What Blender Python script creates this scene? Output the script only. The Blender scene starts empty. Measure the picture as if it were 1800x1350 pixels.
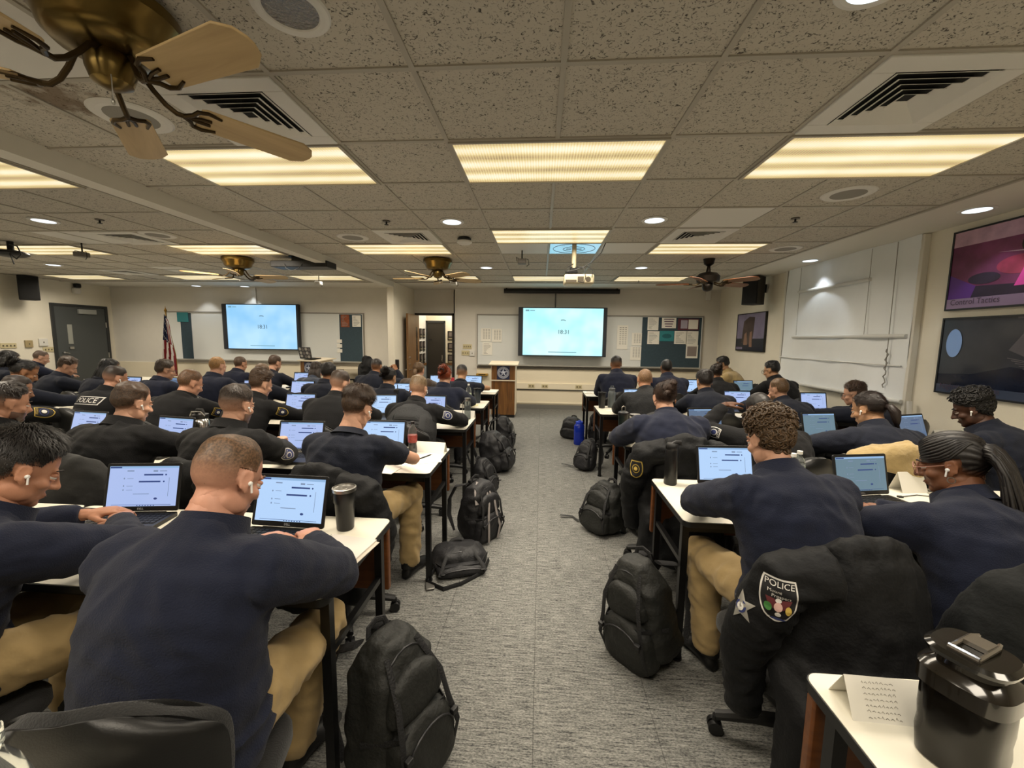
import bpy, bmesh, math, random
import numpy as np
from mathutils import Vector as V, Matrix, noise as mnoise
from mathutils.bvhtree import BVHTree
random.seed(7)
rng = np.random.default_rng(7)
C = bpy.context.scene.collection
SC = bpy.context.scene
PI = math.pi
rad = math.radians
# ------------------------------------------------------------------ camera
_y, _p, _r = 0.0697175, -0.111767, 0.01326324
FW = V((-math.sin(_y)*math.cos(_p), math.cos(_y)*math.cos(_p), math.sin(_p)))
RT = V((math.cos(_y), math.sin(_y), 0)); UP = RT.cross(FW)
RT, UP = math.cos(_r)*RT+math.sin(_r)*UP, math.cos(_r)*UP-math.sin(_r)*RT
cam = bpy.data.objects.new('camera', bpy.data.cameras.new('camera')); C.objects.link(cam)
cam.data.lens = 717.18/1800*36; cam.data.sensor_width = 36; cam.data.clip_start = .02
M = Matrix.Identity(4)
for i in range(3):
    M[i][0], M[i][1], M[i][2] = RT[i], UP[i], -FW[i]
M.translation = (0, 0, 1.58)
cam.matrix_world = M
SC.camera = cam
vs = SC.view_settings
SC.display_settings.display_device = 'sRGB'
vs.view_transform = 'Standard'; vs.look = 'None'; vs.gamma = 1; vs.use_curve_mapping = False
vs.exposure = 0.0
w = bpy.data.worlds.new('world'); SC.world = w; w.use_nodes = True
w.node_tree.nodes['Background'].inputs[0].default_value = (.9, .95, 1, 1)
w.node_tree.nodes['Background'].inputs[1].default_value = .03
PANEL_LAMP = 27.0     # watts of the tubes in one ceiling fixture
DOWN_LAMP = 13.0
CE = 2.665            # ceiling height
TZ = 0.74             # table height

# ------------------------------------------------------------------ materials
def lin(h):
    if isinstance(h, str):
        h = h.lstrip('#'); c = [int(h[i:i+2], 16)/255 for i in (0, 2, 4)]
        return tuple(x/12.92 if x <= .04045 else ((x+.055)/1.055)**2.4 for x in c)
    return tuple(h)
MT = {}
def mat(name, col=(.5, .5, .5), rough=.5, metal=0, var=0, vscale=8, bump=0, bscale=60, stretch=(1, 1, 1), emit=None, es=1, sheen=0, trans=0, ior=1.45, alpha=1, coat=0, spec=.5):
    if name in MT: return MT[name]
    m = bpy.data.materials.new(name); m.use_nodes = True; MT[name] = m
    nt = m.node_tree; b = nt.nodes['Principled BSDF']; I = b.inputs
    c = lin(col)
    I['Base Color'].default_value = (*c, 1); I['Roughness'].default_value = rough; I['Metallic'].default_value = metal
    I['Specular IOR Level'].default_value = spec
    if sheen: I['Sheen Weight'].default_value = sheen; I['Sheen Roughness'].default_value = .6
    if trans: I['Transmission Weight'].default_value = trans; I['IOR'].default_value = ior
    if alpha < 1: I['Alpha'].default_value = alpha
    if coat: I['Coat Weight'].default_value = coat
    if emit: I['Emission Color'].default_value = (*lin(emit), 1); I['Emission Strength'].default_value = es
    if var or bump:
        tc = nt.nodes.new('ShaderNodeTexCoord'); mp = nt.nodes.new('ShaderNodeMapping'); mp.inputs['Scale'].default_value = stretch
        nt.links.new(tc.outputs['Object'], mp.inputs[0])
        if var:
            n = nt.nodes.new('ShaderNodeTexNoise'); n.inputs['Scale'].default_value = vscale; n.inputs['Detail'].default_value = 4
            nt.links.new(mp.outputs[0], n.inputs[0])
            r = nt.nodes.new('ShaderNodeValToRGB'); r.color_ramp.elements[0].position = .3; r.color_ramp.elements[1].position = .7
            r.color_ramp.elements[0].color = (*[x*(1-var) for x in c], 1); r.color_ramp.elements[1].color = (*[min(1, x*(1+var)) for x in c], 1)
            nt.links.new(n.outputs[0], r.inputs[0]); nt.links.new(r.outputs[0], I['Base Color'])
        if bump:
            n2 = nt.nodes.new('ShaderNodeTexNoise'); n2.inputs['Scale'].default_value = bscale; n2.inputs['Detail'].default_value = 3
            nt.links.new(mp.outputs[0], n2.inputs[0])
            bp = nt.nodes.new('ShaderNodeBump'); bp.inputs['Strength'].default_value = bump; bp.inputs['Distance'].default_value = .01
            nt.links.new(n2.outputs[0], bp.inputs['Height']); nt.links.new(bp.outputs[0], I['Normal'])
    return m
def wood(name, c1, c2, scale=3, axis='Z', rough=.45):
    if name in MT: return MT[name]
    m = mat(name, c1, rough); nt = m.node_tree; b = nt.nodes['Principled BSDF']
    tc = nt.nodes.new('ShaderNodeTexCoord'); mp = nt.nodes.new('ShaderNodeMapping')
    s = [8, 8, 8]; s['XYZ'.index(axis)] = .7; mp.inputs['Scale'].default_value = s
    n = nt.nodes.new('ShaderNodeTexNoise'); n.inputs['Scale'].default_value = scale; n.inputs['Detail'].default_value = 6; n.inputs['Distortion'].default_value = 1.2
    r = nt.nodes.new('ShaderNodeValToRGB'); r.color_ramp.elements[0].position = .35; r.color_ramp.elements[1].position = .65
    r.color_ramp.elements[0].color = (*lin(c1), 1); r.color_ramp.elements[1].color = (*lin(c2), 1)
    nt.links.new(tc.outputs['Object'], mp.inputs[0]); nt.links.new(mp.outputs[0], n.inputs[0]); nt.links.new(n.outputs[0], r.inputs[0]); nt.links.new(r.outputs[0], b.inputs['Base Color'])
    return m
def emis(name, col, s):
    if name in MT: return MT[name]
    m = bpy.data.materials.new(name); m.use_nodes = True; MT[name] = m
    b = m.node_tree.nodes['Principled BSDF'].inputs
    b['Base Color'].default_value = (.02, .02, .02, 1); b['Roughness'].default_value = .25
    b['Emission Color'].default_value = (*lin(col), 1); b['Emission Strength'].default_value = s
    return m

# ------------------------------------------------------------------ mesh building
class MB:
    def __init__(s): s.v = []; s.f = []; s.m = []; s.n = 0
    def add(s, verts, faces, mi=0, xf=None):
        verts = np.asarray(verts, float).reshape(-1, 3)
        if xf is not None:
            A = np.array(xf); verts = verts @ A[:3, :3].T + A[:3, 3]
        o = s.n; s.v.append(verts); s.n += len(verts)
        for f in faces: s.f.append([int(i)+o for i in f])
        s.m += [mi]*len(faces)
        return s
    def box(s, x0, x1, y0, y1, z0, z1, mi=0, xf=None):
        v = [(x, y, z) for z in (z0, z1) for y in (y0, y1) for x in (x0, x1)]
        return s.add(v, [(0, 2, 3, 1), (4, 5, 7, 6), (0, 1, 5, 4), (2, 6, 7, 3), (0, 4, 6, 2), (1, 3, 7, 5)], mi, xf)
    def bar(s, p0, p1, wd, ht, mi=0):
        p0, p1 = V(p0), V(p1); d = (p1-p0); L = d.length; d.normalize()
        up = V((0, 0, 1)) if abs(d.z) < .95 else V((0, 1, 0)); sx = d.cross(up).normalized(); uz = sx.cross(d)
        xf = Matrix(((sx.x, d.x, uz.x, p0.x), (sx.y, d.y, uz.y, p0.y), (sx.z, d.z, uz.z, p0.z), (0, 0, 0, 1)))
        return s.box(-wd/2, wd/2, 0, L, -ht/2, ht/2, mi, xf)
    def loft(s, rings, mi=0, cap=True, closed=True):
        n = len(rings[0]); v = np.concatenate([np.asarray(r, float) for r in rings]); f = []
        for i in range(len(rings)-1):
            for j in range(n if closed else n-1):
                k = (j+1) % n; f.append((i*n+j, i*n+k, (i+1)*n+k, (i+1)*n+j))
        if cap and closed:
            f.append(tuple(range(n-1, -1, -1))); f.append(tuple(range((len(rings)-1)*n, len(rings)*n)))
        return s.add(v, f, mi)
    def tube(s, pts, r, n=8, mi=0, cap=True, side=(1, 0, 0), round_=False):
        """r: number, list of numbers or list of (rside, rother)"""
        pts = [V(p) for p in pts]; k = len(pts); rings = []
        sd = V(side)
        rr = r if isinstance(r, (list, tuple)) else [r]*k
        P = list(pts); R = [(q, q) if not isinstance(q, (list, tuple)) else q for q in rr]
        T = []
        for i in range(k):
            t = (pts[min(i+1, k-1)]-pts[max(i-1, 0)]); T.append(t.normalized() if t.length > 1e-9 else V((0, 0, 1)))
        if round_:
            e = []
            for q, sg, i in ((0, -1, 0), (k-1, 1, k-1)):
                m_ = min(R[q])
                e.append([(P[q]+T[q]*sg*m_*math.sin(a), (R[q][0]*math.cos(a)+1e-4, R[q][1]*math.cos(a)+1e-4), T[q]) for a in (rad(30), rad(60), rad(86))])
            a = e[0][::-1]
            P = [x[0] for x in a]+P+[x[0] for x in e[1]]; R = [x[1] for x in a]+R+[x[1] for x in e[1]]; T = [x[2] for x in a]+T+[x[2] for x in e[1]]
        for p, q, t in zip(P, R, T):
            x = sd-t*sd.dot(t)
            if x.length < 1e-4: x = t.orthogonal()
            x.normalize(); y = t.cross(x); sd = x
            rings.append([tuple(p+x*q[0]*math.cos(2*PI*j/n)+y*q[1]*math.sin(2*PI*j/n)) for j in range(n)])
        return s.loft(rings, mi, cap)
    def cyl(s, p0, p1, r0, r1=None, n=16, mi=0): return s.tube([p0, p1], [r0, r0 if r1 is None else r1], n, mi)
    def lathe(s, prof, c=(0, 0, 0), n=20, mi=0, xf=None, sx=1, sy=1):
        v = []; f = []; k = len(prof)
        for r, z in prof:
            for j in range(n):
                a = 2*PI*j/n; v.append((c[0]+max(r, 1e-4)*sx*math.cos(a), c[1]+max(r, 1e-4)*sy*math.sin(a), c[2]+z))
        for i in range(k-1):
            for j in range(n):
                q = (j+1) % n; f.append((i*n+j, i*n+q, (i+1)*n+q, (i+1)*n+j))
        f.append(tuple(range(n-1, -1, -1))); f.append(tuple(range((k-1)*n, k*n)))
        return s.add(v, f, mi, xf)
    def ell(s, c, r, n=14, m=8, mi=0, rot=None):
        v = []; f = []
        R = rot.to_3x3() if rot else None
        for i in range(m+1):
            t = -PI/2+PI*i/m
            for j in range(n):
                a = 2*PI*j/n; ct = max(math.cos(t), 1e-3)
                q = V((r[0]*ct*math.cos(a), r[1]*ct*math.sin(a), r[2]*math.sin(t)))
                if R: q = R @ q
                v.append((c[0]+q.x, c[1]+q.y, c[2]+q.z))
        for i in range(m):
            for j in range(n):
                q = (j+1) % n; f.append((i*n+j, i*n+q, (i+1)*n+q, (i+1)*n+j))
        f.append(tuple(range(n-1, -1, -1))); f.append(tuple(range(m*n, m*n+n)))
        return s.add(v, f, mi)
    def prism(s, outline, z0, z1, mi=0, xf=None):
        n = len(outline); v = [(x, y, z0) for x, y in outline]+[(x, y, z1) for x, y in outline]
        f = [tuple(range(n-1, -1, -1)), tuple(range(n, 2*n))]+[(i, (i+1) % n, n+(i+1) % n, n+i) for i in range(n)]
        return s.add(v, f, mi, xf)
    def ring(s, c, R, r, n=24, m=8, mi=0, xf=None):
        v = []; f = []
        for i in range(n):
            a = 2*PI*i/n
            for j in range(m):
                b = 2*PI*j/m; q = R+r*math.cos(b); v.append((c[0]+q*math.cos(a), c[1]+q*math.sin(a), c[2]+r*math.sin(b)))
        for i in range(n):
            for j in range(m):
                i2, j2 = (i+1) % n, (j+1) % m; f.append((i*m+j, i2*m+j, i2*m+j2, i*m+j2))
        return s.add(v, f, mi, xf)
    def quad(s, a, b, c, d, mi=0): return s.add([a, b, c, d], [(0, 1, 2, 3)], mi)
    def arrays(s): return np.concatenate(s.v), s.f
    def mesh(s, name, mats, ang=35):
        me = bpy.data.meshes.new(name)
        v = np.concatenate(s.v) if s.v else np.zeros((0, 3))
        me.from_pydata(v.tolist(), [], s.f)
        for m in mats: me.materials.append(m)
        if len(mats) > 1: me.polygons.foreach_set('material_index', s.m)
        me.update()
        bm = bmesh.new(); bm.from_mesh(me); bmesh.ops.recalc_face_normals(bm, faces=bm.faces) if s.n < 60000 else None
        bm.to_mesh(me); bm.free()
        me.polygons.foreach_set('use_smooth', [True]*len(me.polygons))
        if ang is not None: me.set_sharp_from_angle(angle=rad(ang))
        return me
    def build(s, name, mats, parent=None, ang=35, bevel=0, loc=None):
        if not isinstance(mats, (list, tuple)): mats = [mats]
        o = bpy.data.objects.new(name, s.mesh(name, mats, ang)); C.objects.link(o)
        if parent: o.parent = parent
        if loc is not None: o.location = loc
        if bevel:
            b = o.modifiers.new('bevel', 'BEVEL'); b.width = bevel; b.segments = 2; b.limit_method = 'ANGLE'; b.angle_limit = rad(40)
        return o
def rrect(x0, x1, y0, y1, r, k=5):
    o = []
    for cx, cy, a in ((x1-r, y1-r, 0), (x0+r, y1-r, 90), (x0+r, y0+r, 180), (x1-r, y0+r, 270)):
        for i in range(k+1):
            t = rad(a+90*i/k); o.append((cx+r*math.cos(t), cy+r*math.sin(t)))
    return o
def thing(name, label, cat, loc=(0, 0, 0), rz=0, group=None, rx=0, ry=0):
    o = bpy.data.objects.new(name, None); C.objects.link(o); o.empty_display_size = .1
    o.location = loc; o.rotation_euler = (rx, ry, rz); return tag(o, label, cat, group)
def tag(o, label, cat, group=None):
    o['label'] = label; o['category'] = cat
    if group: o['group'] = group
    return o
def struct(o): o['kind'] = 'structure'; return o
def lab(o, label): o['label'] = label; return o
def dup(root, loc=None, rz=None, label=None, group=None):
    r = root.copy(); C.objects.link(r)
    if loc is not None: r.location = loc
    if rz is not None: r.rotation_euler = (root.rotation_euler[0], root.rotation_euler[1], rz)
    if label: r['label'] = label
    if group: r['group'] = group
    for ch in list(root.children):
        c = ch.copy(); C.objects.link(c); c.parent = r
        for g in ch.children:
            d = g.copy(); C.objects.link(d); d.parent = c
    return r
def remesh(mb, voxel, smooth=2):
    """one continuous skin over overlapping closed shapes"""
    me = bpy.data.meshes.new('tmp'); v, f = mb.arrays(); me.from_pydata(v.tolist(), [], f); me.update()
    bm = bmesh.new(); bm.from_mesh(me); bmesh.ops.recalc_face_normals(bm, faces=bm.faces); bm.to_mesh(me); bm.free()
    o = bpy.data.objects.new('tmp', me); C.objects.link(o)
    md = o.modifiers.new('r', 'REMESH'); md.mode = 'VOXEL'; md.voxel_size = voxel
    if smooth:
        sm = o.modifiers.new('s', 'SMOOTH'); sm.iterations = smooth; sm.factor = .5
    dg = bpy.context.evaluated_depsgraph_get()
    m2 = bpy.data.meshes.new_from_object(o.evaluated_get(dg))
    n = len(m2.vertices); a = np.empty(n*3, np.float32); m2.vertices.foreach_get('co', a)
    nr = np.empty(n*3, np.float32); m2.vertices.foreach_get('normal', nr)
    q = [tuple(p.vertices) for p in m2.polygons]
    bpy.data.objects.remove(o); bpy.data.meshes.remove(me); bpy.data.meshes.remove(m2)
    return a.reshape(-1, 3).astype(float), nr.reshape(-1, 3).astype(float), q
def text_arr(s, size, align='CENTER', ext=0):
    """letters as triangles in the xy plane, centred on the origin"""
    cu = bpy.data.curves.new('t', 'FONT'); cu.body = s; cu.size = size; cu.align_x = align; cu.align_y = 'CENTER'; cu.extrude = ext; cu.resolution_u = 3
    o = bpy.data.objects.new('t', cu); C.objects.link(o)
    dg = bpy.context.evaluated_depsgraph_get(); m = bpy.data.meshes.new_from_object(o.evaluated_get(dg))
    v = np.array([x.co[:] for x in m.vertices]).reshape(-1, 3); f = [tuple(p.vertices) for p in m.polygons]
    bpy.data.objects.remove(o); bpy.data.curves.remove(cu); bpy.data.meshes.remove(m)
    return v, f
def frame(o, x, y):
    """matrix with origin o and plane axes x, y"""
    x = V(x).normalized(); y = V(y); y = (y-x*y.dot(x)).normalized(); z = x.cross(y)
    return Matrix(((x[0], y[0], z[0], o[0]), (x[1], y[1], z[1], o[1]), (x[2], y[2], z[2], o[2]), (0, 0, 0, 1)))
def fbm(p, s, seed=0.0): return mnoise.noise(V((p[0]*s+seed, p[1]*s-seed, p[2]*s+2*seed)))
# ------------------------------------------------------------------ setting materials
def ceiling_mat():
    m = mat('ceiling_tile', '#b9b3a6', .9); nt = m.node_tree; b = nt.nodes['Principled BSDF']
    tc = nt.nodes.new('ShaderNodeTexCoord')
    mp = nt.nodes.new('ShaderNodeMapping'); nt.links.new(tc.outputs['Object'], mp.inputs[0]); mp.inputs['Scale'].default_value = (1, 1, 1)
    n = nt.nodes.new('ShaderNodeTexNoise'); n.inputs['Scale'].default_value = 55; n.inputs['Detail'].default_value = 5; n.inputs['Roughness'].default_value = .62; n.inputs['Distortion'].default_value = 1.6
    nt.links.new(mp.outputs[0], n.inputs[0])
    r = nt.nodes.new('ShaderNodeValToRGB'); r.color_ramp.elements[0].position = .36; r.color_ramp.elements[1].position = .445
    r.color_ramp.elements[0].color = (*lin('#4e4942'), 1); r.color_ramp.elements[1].color = (*lin('#bfb9ac'), 1)
    nt.links.new(n.outputs[0], r.inputs[0])
    # an old brown water stain on one tile
    ds = nt.nodes.new('ShaderNodeVectorMath'); ds.operation = 'DISTANCE'; ds.inputs[1].default_value = (-2.27, 1.87, CE); nt.links.new(tc.outputs['Object'], ds.inputs[0])
    n3 = nt.nodes.new('ShaderNodeTexNoise'); n3.inputs['Scale'].default_value = 14; n3.inputs['Detail'].default_value = 5; nt.links.new(tc.outputs['Object'], n3.inputs[0])
    ad = nt.nodes.new('ShaderNodeMath'); ad.operation = 'MULTIPLY_ADD'; ad.inputs[1].default_value = .5; nt.links.new(n3.outputs[0], ad.inputs[0]); nt.links.new(ds.outputs['Value'], ad.inputs[2])
    sr = nt.nodes.new('ShaderNodeValToRGB'); sr.color_ramp.elements[0].position = .34; sr.color_ramp.elements[1].position = .46; sr.color_ramp.elements[0].color = (.75, .75, .75, 1); sr.color_ramp.elements[1].color = (0, 0, 0, 1); nt.links.new(ad.outputs[0], sr.inputs[0])
    mx = nt.nodes.new('ShaderNodeMixRGB'); mx.inputs[2].default_value = (*lin('#5e4527'), 1); nt.links.new(sr.outputs[0], mx.inputs[0]); nt.links.new(r.outputs[0], mx.inputs[1]); nt.links.new(mx.outputs[0], b.inputs['Base Color'])
    bp = nt.nodes.new('ShaderNodeBump'); bp.inputs['Strength'].default_value = .5; bp.inputs['Distance'].default_value = .004
    nt.links.new(r.outputs[0], bp.inputs['Height']); nt.links.new(bp.outputs[0], b.inputs['Normal'])
    return m
def carpet_mat():
    m = mat('carpet', '#5a5a58', .95, spec=.15); nt = m.node_tree; b = nt.nodes['Principled BSDF']; L = nt.links.new
    tc = nt.nodes.new('ShaderNodeTexCoord')
    def nz(sc, scale, det):
        mp = nt.nodes.new('ShaderNodeMapping'); mp.inputs['Scale'].default_value = sc; L(tc.outputs['Object'], mp.inputs[0])
        n = nt.nodes.new('ShaderNodeTexNoise'); n.inputs['Scale'].default_value = scale; n.inputs['Detail'].default_value = det; n.inputs['Roughness'].default_value = .7; L(mp.outputs[0], n.inputs[0]); return n
    a = nz((7, 75, 1), 1.6, 5); c = nz((55, 130, 1), 1.5, 2)
    mx = nt.nodes.new('ShaderNodeMath'); mx.operation = 'MULTIPLY_ADD'; mx.inputs[1].default_value = .55; L(a.outputs[0], mx.inputs[0])
    m2 = nt.nodes.new('ShaderNodeMath'); m2.operation = 'MULTIPLY'; m2.inputs[1].default_value = .45; L(c.outputs[0], m2.inputs[0]); L(m2.outputs[0], mx.inputs[2])
    r = nt.nodes.new('ShaderNodeValToRGB'); r.color_ramp.elements[0].position = .39; r.color_ramp.elements[1].position = .63
    r.color_ramp.elements[0].color = (*lin('#3c3d3d'), 1); r.color_ramp.elements[1].color = (*lin('#9b9a94'), 1)
    L(mx.outputs[0], r.inputs[0])
    # faint seams between the carpet tiles
    br = nt.nodes.new('ShaderNodeTexBrick'); br.offset = 0; br.inputs['Scale'].default_value = 1; br.inputs['Brick Width'].default_value = .5; br.inputs['Row Height'].default_value = .9
    br.inputs['Mortar Size'].default_value = .0022; br.inputs['Color1'].default_value = (1, 1, 1, 1); br.inputs['Color2'].default_value = (.94, .94, .94, 1); br.inputs['Mortar'].default_value = (.6, .6, .6, 1)
    L(tc.outputs['Object'], br.inputs[0])
    mm = nt.nodes.new('ShaderNodeMixRGB'); mm.blend_type = 'MULTIPLY'; mm.inputs[0].default_value = 1; L(r.outputs[0], mm.inputs[1]); L(br.outputs[0], mm.inputs[2]); L(mm.outputs[0], b.inputs['Base Color'])
    bp = nt.nodes.new('ShaderNodeBump'); bp.inputs['Strength'].default_value = .6; bp.inputs['Distance'].default_value = .004; L(mx.outputs[0], bp.inputs['Height']); L(bp.outputs[0], b.inputs['Normal'])
    return m
M_CEIL, M_CARPET = ceiling_mat(), carpet_mat()
M_WALL = mat('painted_wall', '#e3ddcd', .75, var=.03, vscale=3, bump=.12, bscale=180)
M_WALLF = mat('front_wall_paint', '#d9d5cc', .75, var=.03, vscale=3, bump=.12, bscale=180)
M_CREAM = mat('cream_panel', '#e8dec6', .6)
M_TBAR = mat('ceiling_bar', '#aaa497', .45)
M_WHITE = mat('white_paint', '#d8d6d0', .5)
M_DRY = mat('soffit_drywall', '#d8d4c9', .8)
M_BLACK = mat('black_plastic', '#0d0d0e', .45)
M_BLACKM = mat('black_metal', '#0b0b0c', .4, 0.3)
M_GREYBASE = mat('grey_vinyl_base', '#75746f', .5)
M_CHROME = mat('chrome', '#d5d5d5', .18, 1)
M_STEEL = mat('steel', '#b5b3ae', .3, 1)
M_DOORG = mat('grey_door_paint', '#474b4c', .5)
M_WOODDOOR = wood('wood_door', '#6b4a2c', '#80603a', 3)
M_PAPER = mat('paper', '#e9e6dc', .8)
M_PAPERL = mat('printed_line', '#8c8a86', .8)
M_IVORY = mat('ivory_plastic', '#c9bd97', .5)

# ------------------------------------------------------------------ room shell
XL, XR, YF, YB = -10.22, 3.8, 9.15, -2.2
struct(MB().box(XL-.2, XR+.2, YB-.2, 12.2, -.1, 0).build('floor', M_CARPET))
struct(MB().box(XL-.2, -3.0, YB-.2, 8.15, CE, CE+.1).box(-3.0, 3.12, YB-.2, 8.15, CE, CE+.1).build('ceiling', M_CEIL))
o = struct(MB().box(XL-.2, XR+.2, 8.15, 12.2, CE-.004, CE+.1).box(3.12, XR+.2, YB-.2, 8.15, CE-.004, CE+.1).build('ceiling_border', M_DRY))
struct(MB().box(XR, XR+.15, YB, YF+.2, 0, CE).build('wall_right', M_WALL))
struct(MB().box(XL-.15, XL, YB, YF+.2, 0, CE).build('wall_left', M_WALL))
struct(MB().box(XL, XR, YB-.15, YB, 0, CE).build('wall_back', M_WALL))
struct(MB().box(-1.94, XR, YF, YF+.15, 0, CE).box(-1.94, -1.82, YF+.15, 9.4, 0, CE).box(-2.02, -1.82, 9.4, 9.5, 0, CE).box(-2.95, -2.0, 9.4, 9.5, 2.13, CE).box(-2.95, -2.9, 9.4, 9.5, 0, 2.13).build('wall_front', M_WALLF))
struct(MB().box(XL, -3.08, YF, YF+.15, 0, CE).build('wall_front_left', M_WALLF))
struct(MB().box(-3.08, -2.95, 8.07, 9.5, 0, CE).build('wall_stub', M_WALL))
struct(MB().box(-3.08, -2.94, YB, 8.07, 2.56, CE).build('ceiling_beam', M_DRY))
# hallway seen through the door
struct(MB().box(-3.25, -1.2, 10.45, 10.55, 0, CE).build('wall_hall_back', M_CREAM))
struct(MB().box(-3.1, -2.97, 9.5, 10.45, 0, CE).build('wall_hall_left', M_WHITE))
struct(MB().box(-1.3, -1.2, 9.5, 10.45, 0, CE).build('wall_hall_right', M_WHITE))
struct(MB().box(-2.97, -2.955, 9.52, 10.44, .86, .92).box(-2.46, -1.31, 10.425, 10.445, .86, .92).build('trim_1', wood('oak_rail', '#6a4a2a', '#83613a')))
struct(MB().box(-2.968, -2.962, 9.52, 10.44, 0, .86).box(-2.46, -1.31, 10.438, 10.446, 0, .86).build('trim_2', mat('hall_wainscot', '#8f9799', .6)))
# cream panelling, chair rail and vinyl base below the right whiteboard
struct(MB().box(-1.44, 3.45, YF-.035, YF, .90, .945).build('trim_3', mat('dark_board_strip', '#77726a', .6)))  # darker strip along the wall just below the whiteboard
b = MB(); b.box(-1.44, XR, YF-.02, YF, .1, .9, 0); b.box(-.6, XR, YF-.06, YF-.02, .455, .585, 0); b.box(-.6, XR, YF-.035, YF-.02, .125, .155, 0); b.box(-.6, XR, YF-.022, YF-.02, .42, .453, 1)
struct(b.build('trim_4', [M_CREAM, M_GREYBASE], bevel=.004))
struct(MB().box(-1.94, XR, YF-.028, YF, 0, .1).build('baseboard_front', M_GREYBASE))
struct(MB().box(XR-.012, XR, YB, YF, 0, .1).build('baseboard_right', M_GREYBASE))
struct(MB().box(XL, -3.1, YF-.02, YF, .1, .9).build('trim_5', M_CREAM))
struct(MB().box(XL, -3.1, YF-.028, YF, 0, .1).build('baseboard_front_left', M_GREYBASE))
# ceiling T-bars: one mesh per room half
GX0, GT = .0656, .6096; GY0 = 1.7521
b = MB(); bw = .012
for j in range(-6, 11): b.box(-2.94, 3.12, GY0+j*GT-bw, GY0+j*GT+bw, CE-.007, CE+.001)
for i in range(-4, 6): b.box(GX0+i*GT-bw, GX0+i*GT+bw, YB, 8.15, CE-.0072, CE+.001)
b.box(3.10, 3.13, YB, 8.15, CE-.012, CE).box(-2.94, 3.13, 8.13, 8.16, CE-.012, CE)
struct(b.build('ceiling_grid', M_TBAR))
LX0 = -3.42
b = MB()
for j in range(-6, 11): b.box(XL, -3.08, GY0+j*GT-bw, GY0+j*GT+bw, CE-.007, CE+.001)
for i in range(0, 12): b.box(LX0-i*GT-bw, LX0-i*GT+bw, YB, 8.15, CE-.0072, CE+.001)
b.box(XL, -3.08, 8.13, 8.16, CE-.012, CE)
struct(b.build('ceiling_grid_left', M_TBAR))

# ------------------------------------------------------------------ ceiling fixtures
def diffuser_mat():
    m = bpy.data.materials.new('prismatic_diffuser'); m.use_nodes = True; nt = m.node_tree; L = nt.links.new
    b = nt.nodes['Principled BSDF']; b.inputs['Base Color'].default_value = (.5, .5, .45, 1); b.inputs['Roughness'].default_value = .3
    tc = nt.nodes.new('ShaderNodeTexCoord'); sx = nt.nodes.new('ShaderNodeSeparateXYZ'); L(tc.outputs['Object'], sx.inputs[0])
    def mth(op, a, bb=None, c=None):
        n = nt.nodes.new('ShaderNodeMath'); n.operation = op
        for i, q in enumerate((a, bb, c)):
            if q is None: continue
            if isinstance(q, (int, float)): n.inputs[i].default_value = q
            else: L(q, n.inputs[i])
        return n.outputs[0]
    # three tubes glow through, prism cells in both directions
    tub = mth('COSINE', mth('MULTIPLY', sx.outputs[1], 2*PI/.19))
    px = mth('SINE', mth('MULTIPLY', sx.outputs[0], 2*PI/.0167)); py = mth('SINE', mth('MULTIPLY', sx.outputs[1], 2*PI/.0167))
    pr = mth('MULTIPLY', mth('ADD', px, py), .085)
    n = nt.nodes.new('ShaderNodeTexNoise'); n.inputs['Scale'].default_value = 2.2; L(tc.outputs['Object'], n.inputs[0])
    v = mth('ADD', mth('MULTIPLY_ADD', tub, .21, .33), mth('ADD', pr, mth('MULTIPLY', n.outputs[0], .3)))
    r = nt.nodes.new('ShaderNodeValToRGB'); e = r.color_ramp.elements; e[0].position = .12; e[0].color = (*lin('#7d6237'), 1); e[1].position = .86; e[1].color = (1, .97, .84, 1)
    q = e.new(.5); q.color = (*lin('#e6cd8e'), 1)
    L(v, r.inputs[0]); L(r.outputs[0], b.inputs['Emission Color']); b.inputs['Emission Strength'].default_value = 1.0
    return m
M_DIFF = diffuser_mat()
def light_label(i, where): return where
t = thing('ceiling_light', 'x', 'ceiling light')
MB().box(-.585, .585, -.285, .285, -.004, .001).build('diffuser', M_DIFF, t)
b = MB()
for a in ((-.605, .605, -.3, -.285), (-.605, .605, .285, .3), (-.605, -.585, -.285, .285), (.585, .605, -.285, .285)): b.box(*a, -.011, .001)
b.build('frame', M_TBAR, t)
ld = bpy.data.lights.new('tube_light', 'AREA'); ld.shape = 'RECTANGLE'; ld.size = 1.14; ld.size_y = .54; ld.energy = PANEL_LAMP; ld.color = (1, .89, .73); ld.spread = rad(118)
lo = bpy.data.objects.new('tube_light', ld); C.objects.link(lo); lo.parent = t; lo.location = (0, 0, -.02)
RC = {1: 'nearest visible row', 5: 'middle row', 9: 'far row', -3: 'row above the viewer'}
first = True
LP = []; LD = {}
for j in (-3, 1, 5, 9):
    for i0, nm in ((-4, 'left of the aisle by the beam'), (-1, 'straight above the aisle'), (2, 'on the window-blind side')): LP.append((GX0+(i0+1)*GT, GY0+(j+.5-(j == 5 and i0 == -1))*GT, 'wide warm ceiling light panel, '+RC[j]+', '+nm))
    for k, nm in ((0, 'just across the beam'), (4, 'second across the beam'), (8, 'third across the beam')): LP.append((LX0-.6096-k*GT, GY0+(j+.5)*GT, 'wide warm ceiling light panel, '+RC[j]+', '+nm))
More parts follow.
